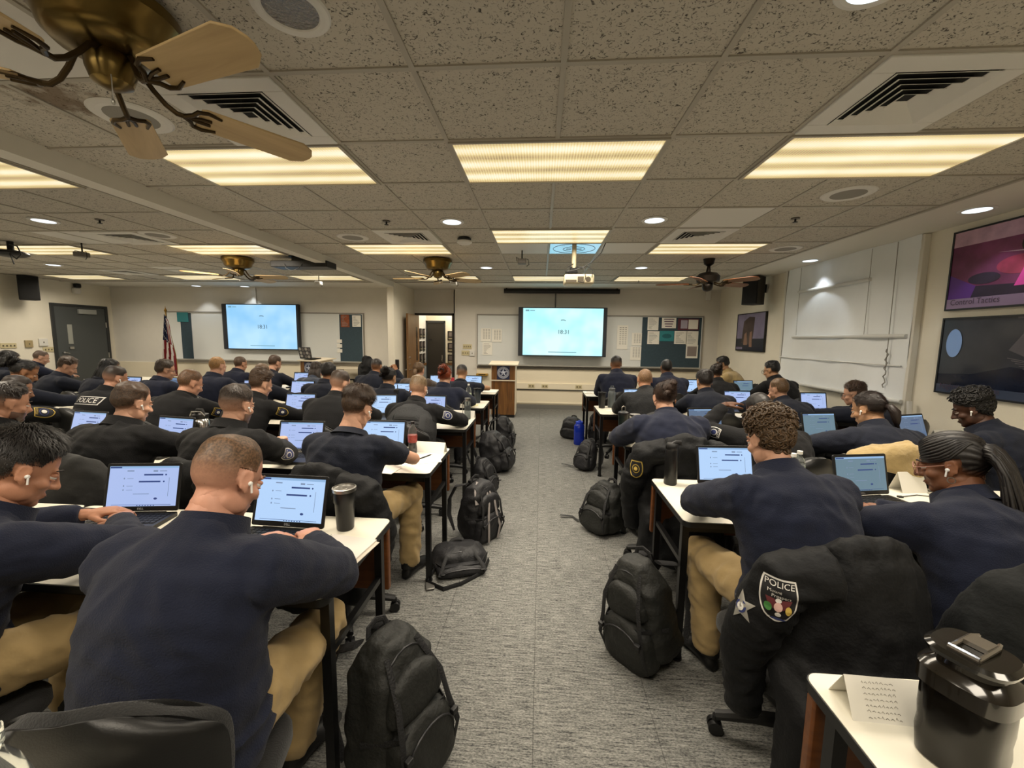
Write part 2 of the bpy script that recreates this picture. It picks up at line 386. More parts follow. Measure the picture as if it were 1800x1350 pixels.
for x, y, nm in LP:
    nm = ' '.join(nm.split()[:16])
    if first: q = t; t.location = (x, y, CE-.006); t['label'] = nm; t['group'] = 'fluorescent ceiling lights'; first = False
    else: q = dup(t, (x, y, CE-.006), 0, nm)
    k = 0 if y < .5 else 1 if y < 3 else 2      # area lamp spread per row, set to keep its glare out of view
    for ch in q.children:
        if ch.type == 'LIGHT':
            if k not in LD: LD[k] = ld.copy(); LD[k].spread = rad((172, 122, 160)[k])
            ch.data = LD[k]
M_VENTD = mat('vent_dark', '#0b0b0a', .8)
t = thing('ceiling_vent', 'x', 'vent', group='ceiling air vents')
b = MB()
for a in ((-.297, .297, -.297, -.2), (-.297, .297, .2, .297), (-.297, -.2, -.2, .2), (.2, .297, -.2, .2)): b.box(*a, -.014, 0)
b.build('frame', M_WHITE, t, bevel=.004)
MB().box(-.2, .2, -.2, .2, -.0015, .0).build('backing', M_VENTD, t)
b = MB()
for k in range(5):
    r0 = .2-.037*k; r1 = r0-.026; z0, z1 = -.016, -.002
    for q in range(4):
        xf = Matrix.Rotation(q*PI/2, 4, 'Z')
        b.add([(-r0, r0, z0), (r0, r0, z0), (r1, r1, z1), (-r1, r1, z1), (-r0, r0, z0-.002), (r0, r0, z0-.002), (r1, r1, z1-.002), (-r1, r1, z1-.002)], [(0, 1, 2, 3), (7, 6, 5, 4), (0, 4, 5, 1), (1, 5, 6, 2), (2, 6, 7, 3), (3, 7, 4, 0)], 0, xf)
b.build('louvre', M_WHITE, t)
vents = [(GX0+2.5*GT, GY0+.5*GT, 'white square air vent beside the nearest right-hand troffer'), (GX0-2.5*GT, GY0+.5*GT, 'white square air vent behind the brass fan blade'), (GX0-2.5*GT, GY0+4.5*GT, 'white air vent beside the round smoke detector, past the beam'), (GX0+2.5*GT, GY0+4.5*GT, 'white air vent in front of a plain white tile, over the right tables'), (LX0-1.5*GT-.35, GY0+4.5*GT, 'white air vent in the left half next to a plain white tile'), (LX0-6.5*GT, GY0+8.5*GT, 'white air vent far off near the left wall')]
for n, (x, y, nm) in enumerate(vents):
    if n == 0: t.location = (x, y, CE-.001); t['label'] = nm
    else: dup(t, (x, y, CE-.001), 0, nm)
# plain white replacement tiles
for x, y, nm, mm in ((GX0+2.5*GT, GY0+3.5*GT, 'smooth white ceiling tile beside an air vent, right side', M_WHITE), (GX0+1.5*GT, GY0+5.5*GT, 'smooth pale ceiling tile right of the projector pole', M_WHITE), (GX0-.5*GT, GY0+5.5*GT, 'smooth pale ceiling tile left of the projector pole', M_WHITE), (LX0-2.5*GT-.35, GY0+4.5*GT, 'smooth white ceiling tile beside the left air vent', M_WHITE), (LX0-4.5*GT, GY0+8.1*GT, 'smooth white ceiling tile near the left brass fan', M_WHITE), (GX0-3.5*GT, GY0-.5*GT, 'smooth pale ceiling tile above the near fan blades at the left edge', M_WHITE)):
    tag(MB().box(-.29, .29, -.29, .29, -.004, 0).build('ceiling_tile', mm, loc=(x, y, CE)), nm, 'ceiling tile', 'plain white ceiling tiles')
t = thing('ceiling_tile', 'glossy metal ceiling tile with engraved rings around the projector pole', 'ceiling tile', (GX0+.5*GT, GY0+5.5*GT, CE))
MB().box(-.29, .29, -.29, .29, -.005, 0).build('panel', mat('glossy_metal_tile', '#c8d6f2', .12, .75), t)
b = MB(); b.ring((0, 0, -.005), .25, .003, 40, 6).ring((0, .02, -.005), .13, .003, 32, 6)
for s in (-1, 1): b.tube([(s*.03, .05, -.005), (s*.09, .05, -.005), (s*.09, -.0, -.005), (s*.03, 0, -.005)], .003, 6)
b.build('ring_line', mat('engraved_line', '#31405e', .5), t)
# round ceiling speakers
t = thing('ceiling_speaker', 'x', 'ceiling speaker', group='round ceiling speakers')
MB().ring((0, 0, -.004), .135, .034, 36, 8).build('rim', M_WHITE, t).scale = (1, 1, .25)
MB().cyl((0, 0, -.007), (0, 0, 0), .11, n=30).build('grille', mat('speaker_grille', '#8f8b83', .7, bump=.5, bscale=300), t)
for n, (x, y, nm) in enumerate(((2.22, 3.29, 'round white ceiling speaker under the nearest right troffer'), (-2.1, 4.52, 'round white ceiling speaker left of the air vent'), (2.83, 5.14, 'round white ceiling speaker next to the dark fan'), (-2.08, 2.05, 'round white ceiling speaker behind the near fan blade'), (-4.26, 4.38, 'round white ceiling speaker in the left half'))):
    if n == 0: t.location = (x, y, CE-.001); t['label'] = nm
    else: dup(t, (x, y, CE-.001), 0, nm)
# recessed downlights
t = thing('downlight', 'x', 'downlight', group='recessed downlights')
MB().ring((0, 0, -.001), .098, .018, 36, 8).build('trim', M_WHITE, t).scale = (1, 1, .4)
MB().cyl((0, 0, -.006), (0, 0, -.003), .085, n=30).build('lens', emis('downlight_lens', '#eaf6ff', 1.6), t)
sd = bpy.data.lights.new('downlight_beam', 'SPOT'); sd.energy = DOWN_LAMP; sd.spot_size = rad(88); sd.spot_blend = .35; sd.color = (.9, .96, 1); sd.shadow_soft_size = .05
so = bpy.data.objects.new('downlight_beam', sd); C.objects.link(so); so.parent = t; so.location = (0, 0, -.03)
for n, (x, y, nm) in enumerate(((.99, 1.42, 'lit round downlight at the top edge, right of the aisle'), (-.86, 3.93, 'lit round downlight over the left tables, third tile row'), (1.0, 3.92, 'lit round downlight over the right tables, third tile row'), (3.49, 3.69, 'lit round downlight above the two big posters'), (-.87, 6.43, 'small lit downlight right of the brass fan'), (1.48, 6.42, 'small lit downlight left of the dark fan'), (-4.87, 3.8, 'lit round downlight in the left half, nearest'), (-7.89, 6.22, 'lit round downlight far in the left half'), (-7.78, 8.85, 'downlight in the soffit above the flag'), (-6.68, 8.92, 'downlight in the soffit above the left screen'), (3.55, 5.85, 'downlight grazing the white window blind'))):
    if n == 0: t.location = (x, y, CE-.005); t['label'] = nm
    else: dup(t, (x, y, CE-.005), 0, nm)
t = thing('downlight', 'large unlit downlight with mirrored reflector beside the near fan', 'downlight', (-.86, 1.44, CE))
MB().ring((0, 0, -.003), .105, .02, 40, 8).build('trim', M_WHITE, t).scale = (1, 1, .5)
MB().lathe([(.09, -.004), (.06, -.0035), (.001, -.003)], n=36).build('reflector', mat('mirror_reflector', '#8d8b86', .16, 1, bump=.7, bscale=25, stretch=(3, 3, 1)), t)
# sprinklers, smoke detector
t = thing('sprinkler_head', 'x', 'sprinkler', group='fire sprinklers')
MB().cyl((0, 0, -.008), (0, 0, 0), .035, n=18).build('plate', mat('sprinkler_plate', '#5c564d', .5), t)
MB().cyl((0, 0, -.035), (0, 0, -.008), .008, n=8).cyl((0, 0, -.038), (0, 0, -.034), .02, n=12).build('nozzle', M_BLACKM, t)
for n, (x, y, nm) in enumerate(((-1.48, 3.9, 'dark fire sprinkler left of a downlight, left tables'), (2.21, 3.9, 'dark fire sprinkler over the right tables near the posters'), (-4.27, 3.79, 'dark fire sprinkler in the left half'), (-1.5, 7.75, 'small fire sprinkler in front of the doorway'), (1.75, 7.75, 'small fire sprinkler under the far right troffer'))):
    if n == 0: t.location = (x, y, CE-.001); t['label'] = nm
    else: dup(t, (x, y, CE-.001), 0, nm)
t = thing('smoke_detector', 'round white smoke detector on a dark base', 'smoke detector', (-.86, 4.55, CE))
MB().lathe([(.001, -.075), (.06, -.072), (.085, -.055), (.085, -.04)], n=30).build('cover', M_WHITE, t)
MB().lathe([(.07, -.04), (.075, -.015), (.06, 0)], n=30).build('base', M_BLACK, t)

# ------------------------------------------------------------------ ceiling fans
def fan(x, y, a0, kind, label):
    brass = kind == 'brass'
    mh = mat('antique_brass', '#6d5a30', .28, .9, var=.25, vscale=6) if brass else mat('dark_bronze', '#26211c', .35, .8)
    md = mat('dark_brass', '#41331d', .4, .8)
    wdn = wood('maple_blade', '#b0966a', '#c6ab7c', 2, 'X', .4) if brass else wood('dark_blade', '#5d3419', '#7b4a26', 2, 'X', .35)
    zb = -.265 if brass else -.32
    t = thing('ceiling_fan', label, 'fan', (x, y, CE))
    if brass: prof = [(.07, -.165), (.14, -.15), (.165, -.125), (.175, -.09), (.2, -.055), (.2, -.02), (.17, -.005), (.17, 0)]
    else: prof = [(.09, zb), (.14, zb+.02), (.15, zb+.09), (.11, zb+.13), (.03, zb+.15), (.02, -.1), (.06, -.07), (.075, 0)]
    MB().lathe(prof, n=36).build('motor_housing', mh, t)
    zs = -.165 if brass else zb-.005
    MB().lathe([(.001, zs-.105), (.03, zs-.1), (.055, zs-.085), (.066, zs-.05), (.068, zs-.01), (.05, zs+.02)], n=30).build('switch_housing', mh, t)
    if brass: MB().cyl((.04, -.04, zb-.06), (.04, -.04, zb+.02), .0018, n=5).ell((.04, -.04, zb-.065), (.006, .006, .01), 8, 6).build('pull_chain', M_STEEL, t)
    for k in range(5):
        a = rad(a0+72*k); xf = Matrix.Rotation(a, 4, 'Z') @ Matrix.Translation((0, 0, zb)) @ Matrix.Rotation(rad(-13), 4, 'X')
        ol = [(.235, -.052), (.25, -.062), (.60, -.072), (.645, -.045), (.66, -.012), (.66, .012), (.645, .045), (.60, .072), (.25, .062), (.235, .052)]
        MB().prism(ol, -.004, .004, 0).build('blade', wdn, t, bevel=.002).matrix_local = xf
        b = MB()
        b.tube([(.05, 0, .105), (.085, 0, .085), (.11, 0, .045), (.14, 0, .008), (.17, 0, -.012), (.2, 0, -.012)] if brass else [(.06, 0, .025), (.11, 0, -.005), (.16, 0, -.022), (.2, 0, -.012)], .009, 8)
        for s in (-1, 1):
            b.tube([(.19, 0, -.013), (.215, s*.022, -.011), (.225, s*.045, -.009), (.255, s*.055, -.008), (.30, s*.042, -.007)], [.009, .008, .008, .007, .005], 7)
            b.tube([(.2, 0, -.012), (.235, s*.01, -.01), (.275, s*.012, -.008)], .006, 6)
        b.build('blade_bracket', md, t).matrix_local = xf
    return t
fan(-1.46, 1.38, -17, 'brass', 'brass ceiling fan with pale wood blades, filling the top-left corner')
fan(-4.29, 5.62, 10, 'brass', 'brass ceiling fan with pale blades in the left half, beyond the beam')
fan(-1.46, 5.75, 32, 'brass', 'brass ceiling fan with pale blades in front of the doorway')
fan(2.21, 5.76, 20, 'dark', 'dark bronze ceiling fan with reddish brown blades by the window blind')
# ------------------------------------------------------------------ doors, boards, screens, things on the walls
def disc(b, cx, cy, rx, ry, z, mi, xf, n=28, a0=0):
    return b.add([(cx+rx*math.cos(2*PI*k/n+a0), cy+ry*math.sin(2*PI*k/n+a0), z) for k in range(n)], [tuple(range(n))], mi, xf)
def poly(b, pts, z, mi, xf): return b.add([(x, y, z) for x, y in pts], [tuple(range(len(pts)))], mi, xf)
def rect(b, x0, x1, y0, y1, z, mi, xf=None): return b.add([(x0, y0, z), (x1, y0, z), (x1, y1, z), (x0, y1, z)], [(0, 1, 2, 3)], mi, xf)
def put_text(b, s, size, xf, mi=0, z=.001, x=0, y=0, sx=1, align='CENTER'):
    v, f = text_arr(s, size, align); v = v*np.array([sx, 1, 1])+np.array([x, y, z]); return b.add(v, f, mi, xf)
WX, WZ = (1, 0, 0), (0, 0, 1)
def star5(R, r, a0=PI/2): return [((R if k % 2 == 0 else r)*math.cos(a0+k*PI/5), (R if k % 2 == 0 else r)*math.sin(a0+k*PI/5)) for k in range(10)]
M_FRAMED = mat('dark_door_frame', '#2b2d2e', .5)
# left door
d = struct(MB().box(XL-.001, XL+.03, 7.9, 7.96, 0, 2.19).box(XL-.001, XL+.03, 8.97, 9.03, 0, 2.19).box(XL-.001, XL+.03, 7.96, 8.97, 2.13, 2.19).build('door_1', M_FRAMED, bevel=.003))
MB().box(XL+.001, XL+.02, 7.965, 8.965, .01, 2.128).build('leaf', M_DOORG, d)
MB().box(XL+.02, XL+.026, 8.17, 8.26, 1.33, 1.75).build('window', mat('door_lite', '#9b9d96', .15), d)
MB().box(XL+.02, XL+.06, 8.4, 8.76, 1.99, 2.09).build('closer', mat('closer_grey', '#9a9c98', .5), d, bevel=.005)
MB().box(XL+.02, XL+.045, 8.17, 8.25, 1.22, 1.27).build('lock_plate', M_STEEL, d)
MB().cyl((XL+.02, 8.04, 1.15), (XL+.07, 8.04, 1.15), .018).cyl((XL+.06, 8.04, 1.15), (XL+.06, 8.14, 1.13), .01).build('handle', M_CHROME, d)
MB().cyl((XL+.022, 8.972, .3), (XL+.022, 8.972, .42), .012).cyl((XL+.022, 8.972, 1.7), (XL+.022, 8.972, 1.82), .012).cyl((XL+.022, 8.972, 1.0), (XL+.022, 8.972, 1.12), .012).build('hinge', M_STEEL, d)
# open wooden door in the recess and its frame
d = struct(MB().box(-2.93, -2.88, 9.37, 9.5, 0, 2.13).box(-2.06, -2.01, 9.37, 9.5, 0, 2.13).box(-2.93, -2.01, 9.37, 9.5, 2.08, 2.13).build('door_2', mat('dark_bronze_frame', '#2c2621', .5), bevel=.003))
lf = MB().box(-.022, .022, -.88, 0, .01, 2.07).build('leaf', M_WOODDOOR, d, bevel=.002); lf.location = (-2.845, 9.35, 0); lf.rotation_euler = (0, 0, rad(2))
MB().box(.0225, .025, -.28, -.16, 1.05, 1.8).build('window', mat('dark_lite', '#2b2119', .2), lf)
b = MB()
for z in (1.0, 1.14): b.cyl((.022, -.81, z), (.045, -.81, z), .016, n=12)
b.cyl((.05, -.83, .88), (.05, -.72, .88), .009, n=8).cyl((.022, -.81, .88), (.055, -.81, .88), .014, n=10).cyl((-.022, -.81, .88), (-.055, -.81, .88), .014, n=10).cyl((-.05, -.88, .88), (-.05, -.76, .88), .009, n=8)
b.build('handle', M_CHROME, lf)
# hall door
d = struct(MB().box(-2.965, -2.93, 10.4, 10.45, 0, 2.0).box(-2.5, -2.465, 10.4, 10.45, 0, 2.0).box(-2.965, -2.465, 10.4, 10.45, 1.95, 2.0).build('door_3', M_FRAMED))
MB().box(-2.93, -2.5, 10.42, 10.45, 0, 1.95).build('leaf', mat('dark_hall_door', '#2f2a22', .5), d)
MB().box(-2.56, -2.53, 10.41, 10.42, .95, 1.12).cyl((-2.545, 10.37, 1.0), (-2.545, 10.42, 1.0), .02).build('handle', M_STEEL, d)
MB().box(-2.9, -2.8, 10.415, 10.42, 1.5, 1.53).build('sign', M_BLACK, d)
# photo plaques in the hall: each its own
M_PLQ = mat('plaque_wood', '#1f1916', .35)
t = thing('wall_plaque', 'dark framed plaque on the hall wall, seen through the doorway', 'plaque', (-2.962, 9.66, 1.67), group='framed plaques in the hall')
MB().box(0, .015, -.085, .085, -.12, .12).build('board', M_PLQ, t, bevel=.002)
MB().box(.015, .017, -.05, .05, -.02, .09).build('photo', mat('plaque_photo', '#6b615b', .4), t)
MB().box(.015, .017, -.06, .06, -.09, -.05).build('nameplate', mat('plaque_plate', '#b8ae92', .3, .6), t)
for r_ in range(3):
    for c_ in range(3):
        if r_ or c_: dup(t, (-2.962, 9.66+.26*c_, 1.67-.31*r_))
for r_ in range(3): 
    for c_ in range(2):
        q = dup(t, (-2.32+.19*c_, 10.442, 1.62-.3*r_), -PI/2); q['label'] = 'dark framed plaque at the right end of the hall wall'

# ---- interactive screens
def tv_screen_mat(nm, c1, c2, s):
    m = emis(nm, c1, s); nt = m.node_tree; b = nt.nodes['Principled BSDF']
    tc = nt.nodes.new('ShaderNodeTexCoord'); n = nt.nodes.new('ShaderNodeTexNoise'); n.inputs['Scale'].default_value = 1.6; n.inputs['Detail'].default_value = 2
    r = nt.nodes.new('ShaderNodeValToRGB'); r.color_ramp.elements[0].position = .35; r.color_ramp.elements[1].position = .65
    r.color_ramp.elements[0].color = (*lin(c1), 1); r.color_ramp.elements[1].color = (*lin(c2), 1)
    nt.links.new(tc.outputs['Object'], n.inputs[0]); nt.links.new(n.outputs[0], r.inputs[0]); nt.links.new(r.outputs[0], b.inputs['Emission Color']); return m
M_TVBEZ = mat('screen_bezel', '#141821', .3)
M_DKTXT = mat('screen_dark_text', '#27384a', .6)
def tv(x0, x1, sx0, sx1, z0, z1, y, m, label):
    cx, cz = (x0+x1)/2, (z0+z1)/2
    t = thing('wall_screen', label, 'screen', (cx, y, cz))
    hw, hh = (x1-x0)/2, (z1-z0)/2
    MB().box(-hw, hw, 0, .09, -hh, hh).build('housing', M_TVBEZ, t, bevel=.006)
    a0, a1 = sx0-cx, sx1-cx
    MB().add([(a0, -.003, -hh+.022), (a1, -.003, -hh+.022), (a1, -.003, hh-.022), (a0, -.003, hh-.022)], [(0, 1, 2, 3)]).build('display', m, t)
    for q0, q1 in ((-hw, a0-.012), (a1+.012, hw)): MB().box(q0, q1, -.006, .002, -hh+.01, hh-.01).build('side_speaker', mat('speaker_bar', '#20242c', .6, bump=.3, bscale=400), t)
    sc = (a1-a0)/1.7; xf = frame(((a0+a1)/2, -.005, 0), WX, WZ)
    b = MB(); put_text(b, '18:31', .125*sc, xf, 0, 0, .02, 0, .95)
    pts = [(.02+.13*sc*math.cos(a)-.02, .13*sc*math.sin(a)+.12) for a in [rad(62+6*k) for k in range(9)]]
    for k in range(8): b.add([(pts[k][0], pts[k][1], 0), (pts[k+1][0], pts[k+1][1], 0), (pts[k+1][0], pts[k+1][1]+.012, 0), (pts[k][0], pts[k][1]+.012, 0)], [(0, 1, 2, 3)], 0, xf)
    b.build('countdown_text', M_DKTXT, t)
    b = MB(); rect(b, -.8*sc, -.72*sc, hh-.085, hh-.055, 0, 0, xf); rect(b, -.7*sc, -.6*sc, hh-.078, hh-.064, 0, 0, xf); rect(b, -.3*sc, .3*sc, -hh+.085, -hh+.1, 0, 0, xf)
    b.build('caption', emis('caption_grey', '#7fb2c4', .75), t)
    MB().box(-.35, .35, .09, YF-y, -.25, .25).build('wall_mount', M_BLACKM, t)
    return t
tv(-.50, 1.39, -.40, 1.31, 1.20, 2.25, 8.9, tv_screen_mat('tv_glow_right', '#a9f3fb', '#d8fdff', 1.12), 'large wall screen showing 18:31 on pale aqua, ahead of the aisle')
tv(-7.33, -5.51, -7.22, -5.56, 1.24, 2.28, 9.0, tv_screen_mat('tv_glow_left', '#8ecbf6', '#b6e2ff', 1.05), 'large wall screen showing 18:31 on pale blue, beside the flag')
tag(MB().box(.28, .31, YF-.02, YF, 2.25, CE).build('cable_raceway', mat('raceway_grey', '#6b6a66', .6)), 'grey cable raceway running from the right screen up to the ceiling', 'cable raceway')
tag(MB().box(-6.68, -6.58, YF-.03, YF, 2.28, CE).build('cable_raceway', M_WHITE), 'white cable raceway above the left screen', 'cable raceway')
t = thing('projection_screen', 'long black rolled projection screen case above the right wall screen', 'projection screen', (.41, 9.02, 2.6))
MB().tube([(-1.24, 0, 0), (1.24, 0, 0)], .05, 14).build('case', M_BLACK, t)
MB().box(-1.2, -1.17, -.02, .02, .04, .065).box(1.17, 1.2, -.02, .02, .04, .065).build('bracket', M_BLACKM, t)
# ---- whiteboards and pin boards
M_WB = mat('whiteboard', '#d9dcda', .35, coat=.2); M_PIN = mat('blue_pin_board', '#33454f', .85, var=.1, vscale=40)
M_RAIL = mat('aluminium_rail', '#b4b2ab', .4, .5)
def board(x0, x1, name, label, pins, pname):
    t = thing('whiteboard', label, 'whiteboard', ((x0+x1)/2, YF, 1.53)); cx = (x0+x1)/2
    b = MB(); b.box(x0-cx, x1-cx, -.03, 0, -.54, .55); b.build('panel', M_WB, t)
    b = MB(); b.box(x0-cx-.02, x1-cx+.02, -.045, 0, .55, .575).box(x0-cx-.02, x0-cx, -.04, 0, -.54, .55).box(x1-cx, x1-cx+.02, -.04, 0, -.54, .55).build('frame', mat('map_rail', '#8d8880', .5), t)
    MB().box(x0-cx, x1-cx, -.11, 0, -.56, -.535).build('tray', M_RAIL, t)
    for p0, p1, lb in pins:
        q = MB().box(p0-cx, p1-cx, -.034, -.03, -.53, .54).build('pin_panel', M_PIN, t); lab(q, lb)
    return t
board(-1.42, 3.45, 'r', 'long whiteboard behind the right screen with a dark pin panel at its end', [(2.18, 3.43, 'dark blue pin panel')], '')
board(-8.8, -4.06, 'l', 'long whiteboard behind the left screen with dark pin panels at both ends', [(-8.47, -8.2, 'dark blue pin panel by the flag'), (-4.61, -4.08, 'dark blue pin panel near the stub wall')], '')
def sheet(x0, x1, z0, z1, label, m=None, style='lines', y=YF-.036):
    cx, cz = (x0+x1)/2, (z0+z1)/2; hw, hh = (x1-x0)/2, (z1-z0)/2
    t = thing('paper_sheet', label, 'paper', (cx, y, cz), group='papers on the wall boards')
    MB().box(-hw, hw, -.003, .001, -hh, hh).build('sheet', m or M_PAPER, t)
    b = MB(); xf = frame((0, -.0035, 0), WX, WZ)
    if style == 'lines':
        k = 0; yy = hh*.75
        while yy > -hh*.8:
            L_ = hw*(.6+.3*math.sin(7*k+cx*5)); rect(b, -hw*.75, -hw*.75+2*L_*.8, yy-.005, yy+.003, 0, 0, xf); yy -= hh*.19; k += 1
    elif style == 'cols':
        for c_ in (-.55, -.05, .45):
            for k in range(9): rect(b, hw*c_, hw*c_+hw*.32, hh*.78-k*hh*.17, hh*.82-k*hh*.17+.004, 0, 0, xf)
    elif style == 'photo':
        rect(b, -hw*.8, hw*.8, -hh*.7, hh*.75, 0, 0, xf)
    b.build('print', M_PAPERL if style != 'photo' else mat('print_'+label[:6], '#8a7f7a' if 'tan' in label else '#6c6a74', .7), t)
    return t
sheet(-1.35, -1.12, 1.50, 1.79, 'white sheet of columns taped at the board end, upper left one', style='cols')
sheet(-1.10, -.88, 1.49, 1.78, 'white sheet of columns taped left of the right screen, beside its twin', style='cols')
sheet(-1.31, -1.09, 1.20, 1.48, 'white typed list taped below two sheets, left of the right screen')
sheet(1.65, 1.88, 1.37, 1.89, 'tall double sheet taped just right of the right screen', style='cols')
sheet(1.97, 2.18, 1.46, 1.73, 'small table printout taped beside the pin panel, upper one', style='cols')
sheet(1.95, 2.18, 1.14, 1.43, 'table printout taped beside the pin panel, lower one', style='cols')
yb = YF-.04
sheet(2.29, 2.52, 1.79, 2.07, 'white typed page at the top left of the right pin panel', y=yb)
t = sheet(2.59, 2.89, 1.84, 2.06, 'white notice with purple lettering at the top of the right pin panel', y=yb, style='none')
b = MB()
for k in range(4): rect(b, -.11+.01*k, .11-.015*k, .07-.05*k, .09-.05*k, 0, 0, frame((0, -.0035, 0), WX, WZ))
b.build('lettering', mat('purple_print', '#5d3a55', .7), t)
t = sheet(2.93, 3.37, 1.80, 2.05, 'wide certificate with maroon border at the top right of the pin panel', y=yb, m=mat('maroon_paper', '#5a2c38', .7), style='none')
b = MB(); xf = frame((0, -.0035, 0), WX, WZ); rect(b, -.16, -.02, -.09, .09, 0, 0, xf); rect(b, .0, .2, -.1, .1, 0, 1, xf); b.build('print', [mat('lilac_paper', '#aca4b4', .7), M_PAPER], t)
sheet(2.30, 2.55, 1.49, 1.77, 'white typed page on the pin panel, second row left', y=yb)
t = sheet(2.56, 2.86, 1.56, 1.78, 'teal flyer in the middle of the right pin panel', y=yb, m=mat('teal_paper', '#2e8088', .7), style='none')
b = MB(); disc(b, 0, 0, .1, .05, 0, 0, frame((0, -.0035, 0), WX, WZ)); b.build('print', mat('teal_print', '#1d5d66', .7), t)
t = sheet(2.87, 3.13, 1.50, 1.78, 'white page with a small dark emblem on the pin panel', y=yb)
sheet(3.12, 3.37, 1.49, 1.78, 'white framed page at the right edge of the pin panel, middle row', y=yb)
t = sheet(3.13, 3.38, 1.20, 1.49, 'tan framed certificate at the lower right of the pin panel', y=yb, style='photo')
sheet(-4.57, -4.37, 1.78, 2.06, 'red and yellow flyer on the left pin panel near the stub wall', m=mat('red_flyer', '#8d4a2a', .7, var=.4, vscale=14), y=yb)
sheet(-4.30, -4.10, 1.79, 2.05, 'white page beside the red flyer on the left pin panel', y=yb)
t = thing('paper_sheet', 'column of three small white cards on the left pin panel edge', 'paper', (-4.62, yb, 1.32))
for k in range(3): MB().box(-.06, .06, -.003, .001, -.12+.11*k, -.04+.11*k).build('card', M_PAPER, t)
tag(MB().box(-.14, .14, -.003, .001, -.11, .11).build('flyer', MT['teal_paper'], loc=(-8.4, yb, 1.97)), 'teal flyer on the pin panel behind the flag', 'paper')
# wall plates
def plate(x, z, w_, h_, label, m, y=YF, face='f', toggles=0, dark=None):
    t = thing('switch_plate' if toggles else 'thermostat', label, 'switch' if toggles else 'thermostat', (x, y, z) if face == 'f' else (XL, x, z), 0 if face == 'f' else PI/2)
    MB().box(-w_/2, w_/2, -.012 if toggles else -.03, 0, -h_/2, h_/2).build('cover', m, t, bevel=.003)
    b = MB()
    for k in range(max(toggles, 1)):
        xx = (k-(toggles-1)/2)*w_/(toggles+.3) if toggles else 0
        b.box(xx-.008, xx+.008, -.022 if toggles else -.034, -.01, -.015, .015)
    b.build('toggle' if toggles else 'dial', dark or mat('toggle_dark', '#5d5747', .5), t)
plate(-1.66, 1.38, .2, .1, 'four-switch ivory plate on the wall left of the right whiteboard, upper', M_IVORY, toggles=4)
plate(-1.70, 1.235, .18, .11, 'three-switch ivory plate on the wall left of the right whiteboard, lower', M_IVORY, toggles=3)
plate(-1.545, 1.23, .11, .12, 'white square thermostat beside the ivory switch plates', M_WHITE)
plate(7.17, 1.31, .24, .1, 'four-switch ivory plate on the left wall', M_IVORY, face='l', toggles=4)
plate(7.48, 1.34, .12, .14, 'tan thermostat box on the left wall', mat('tan_plastic', '#a3926b', .5), face='l')
plate(7.72, 1.37, .15, .15, 'white square control box on the left wall by the grey door', M_WHITE, face='l')
plate(7.8, 1.22, .18, .1, 'ivory switch plate under the white box by the grey door', M_IVORY, face='l', toggles=3)
for x, nm in ((-.2, 'dark framed outlet on the raceway'), (.1, 'ivory outlet on the raceway, second from the left'), (.85, 'square data box on the raceway under the right screen'), (1.5, 'wide ivory outlet on the raceway near the right tables')):
    t = thing('wall_outlet', nm, 'outlet', (x, YF-.06, .52)); MB().box(-.07, .07, -.008, 0, -.035, .045).build('cover', M_IVORY, t, bevel=.002); MB().box(-.05, -.012, -.01, -.006, -.015, .02).box(.012, .05, -.01, -.006, -.015, .02).build('socket', mat('socket_dark', '#7a6f55', .5), t)
t = thing('wall_tray', 'yellow tray on the wall beside the lectern', 'tray', (-1.31, YF-.02, .78)); MB().box(-.13, .13, -.1, 0, -.045, .0).build('tray', mat('yellow_plastic', '#a8822d', .5), t, bevel=.004); MB().box(-.08, .08, -.104, -.1, -.025, -.012).build('slot', M_BLACK, t)
# motion sensor and cameras
tag(MB().box(-.05, .05, -.06, 0, -.11, .11).build('motion_sensor', M_WHITE, loc=(3.53, YF, 2.55), bevel=.015), 'white motion sensor high in the corner right of the pin panel', 'sensor')
t = thing('security_camera', 'white wall camera with a dark face high on the left wall', 'camera', (XL, 8.4, 2.52)); MB().box(0, .1, -.06, .06, -.1, .03).build('body', M_WHITE, t, bevel=.02); MB().box(.03, .13, -.05, .05, .03, .12).build('face', M_BLACK, t, bevel=.02)
# black loudspeakers on the walls
def loud(loc, rz, label):
    t = thing('loudspeaker', label, 'speaker', loc, rz)
    MB().prism([(-.14, -.12), (.14, -.12), (.1, .12), (-.1, .12)], -.23, .23).build('cabinet', M_BLACK, t, bevel=.008)
    MB().box(-.125, .125, -.128, -.12, -.215, .215).build('grille', mat('speaker_cloth', '#101010', .9, bump=.3, bscale=300), t)
    MB().cyl((0, .1, .05), (0, .25, .05), .015, n=8).box(-.03, .03, .24, .26, -.02, .12).build('bracket', M_BLACKM, t)
loud((3.54, 7.22, 2.42), rad(-62), 'black loudspeaker bracketed on the wall left of the blind')
loud((-9.96, 7.38, 2.42), rad(62), 'black loudspeaker bracketed on the far left wall')

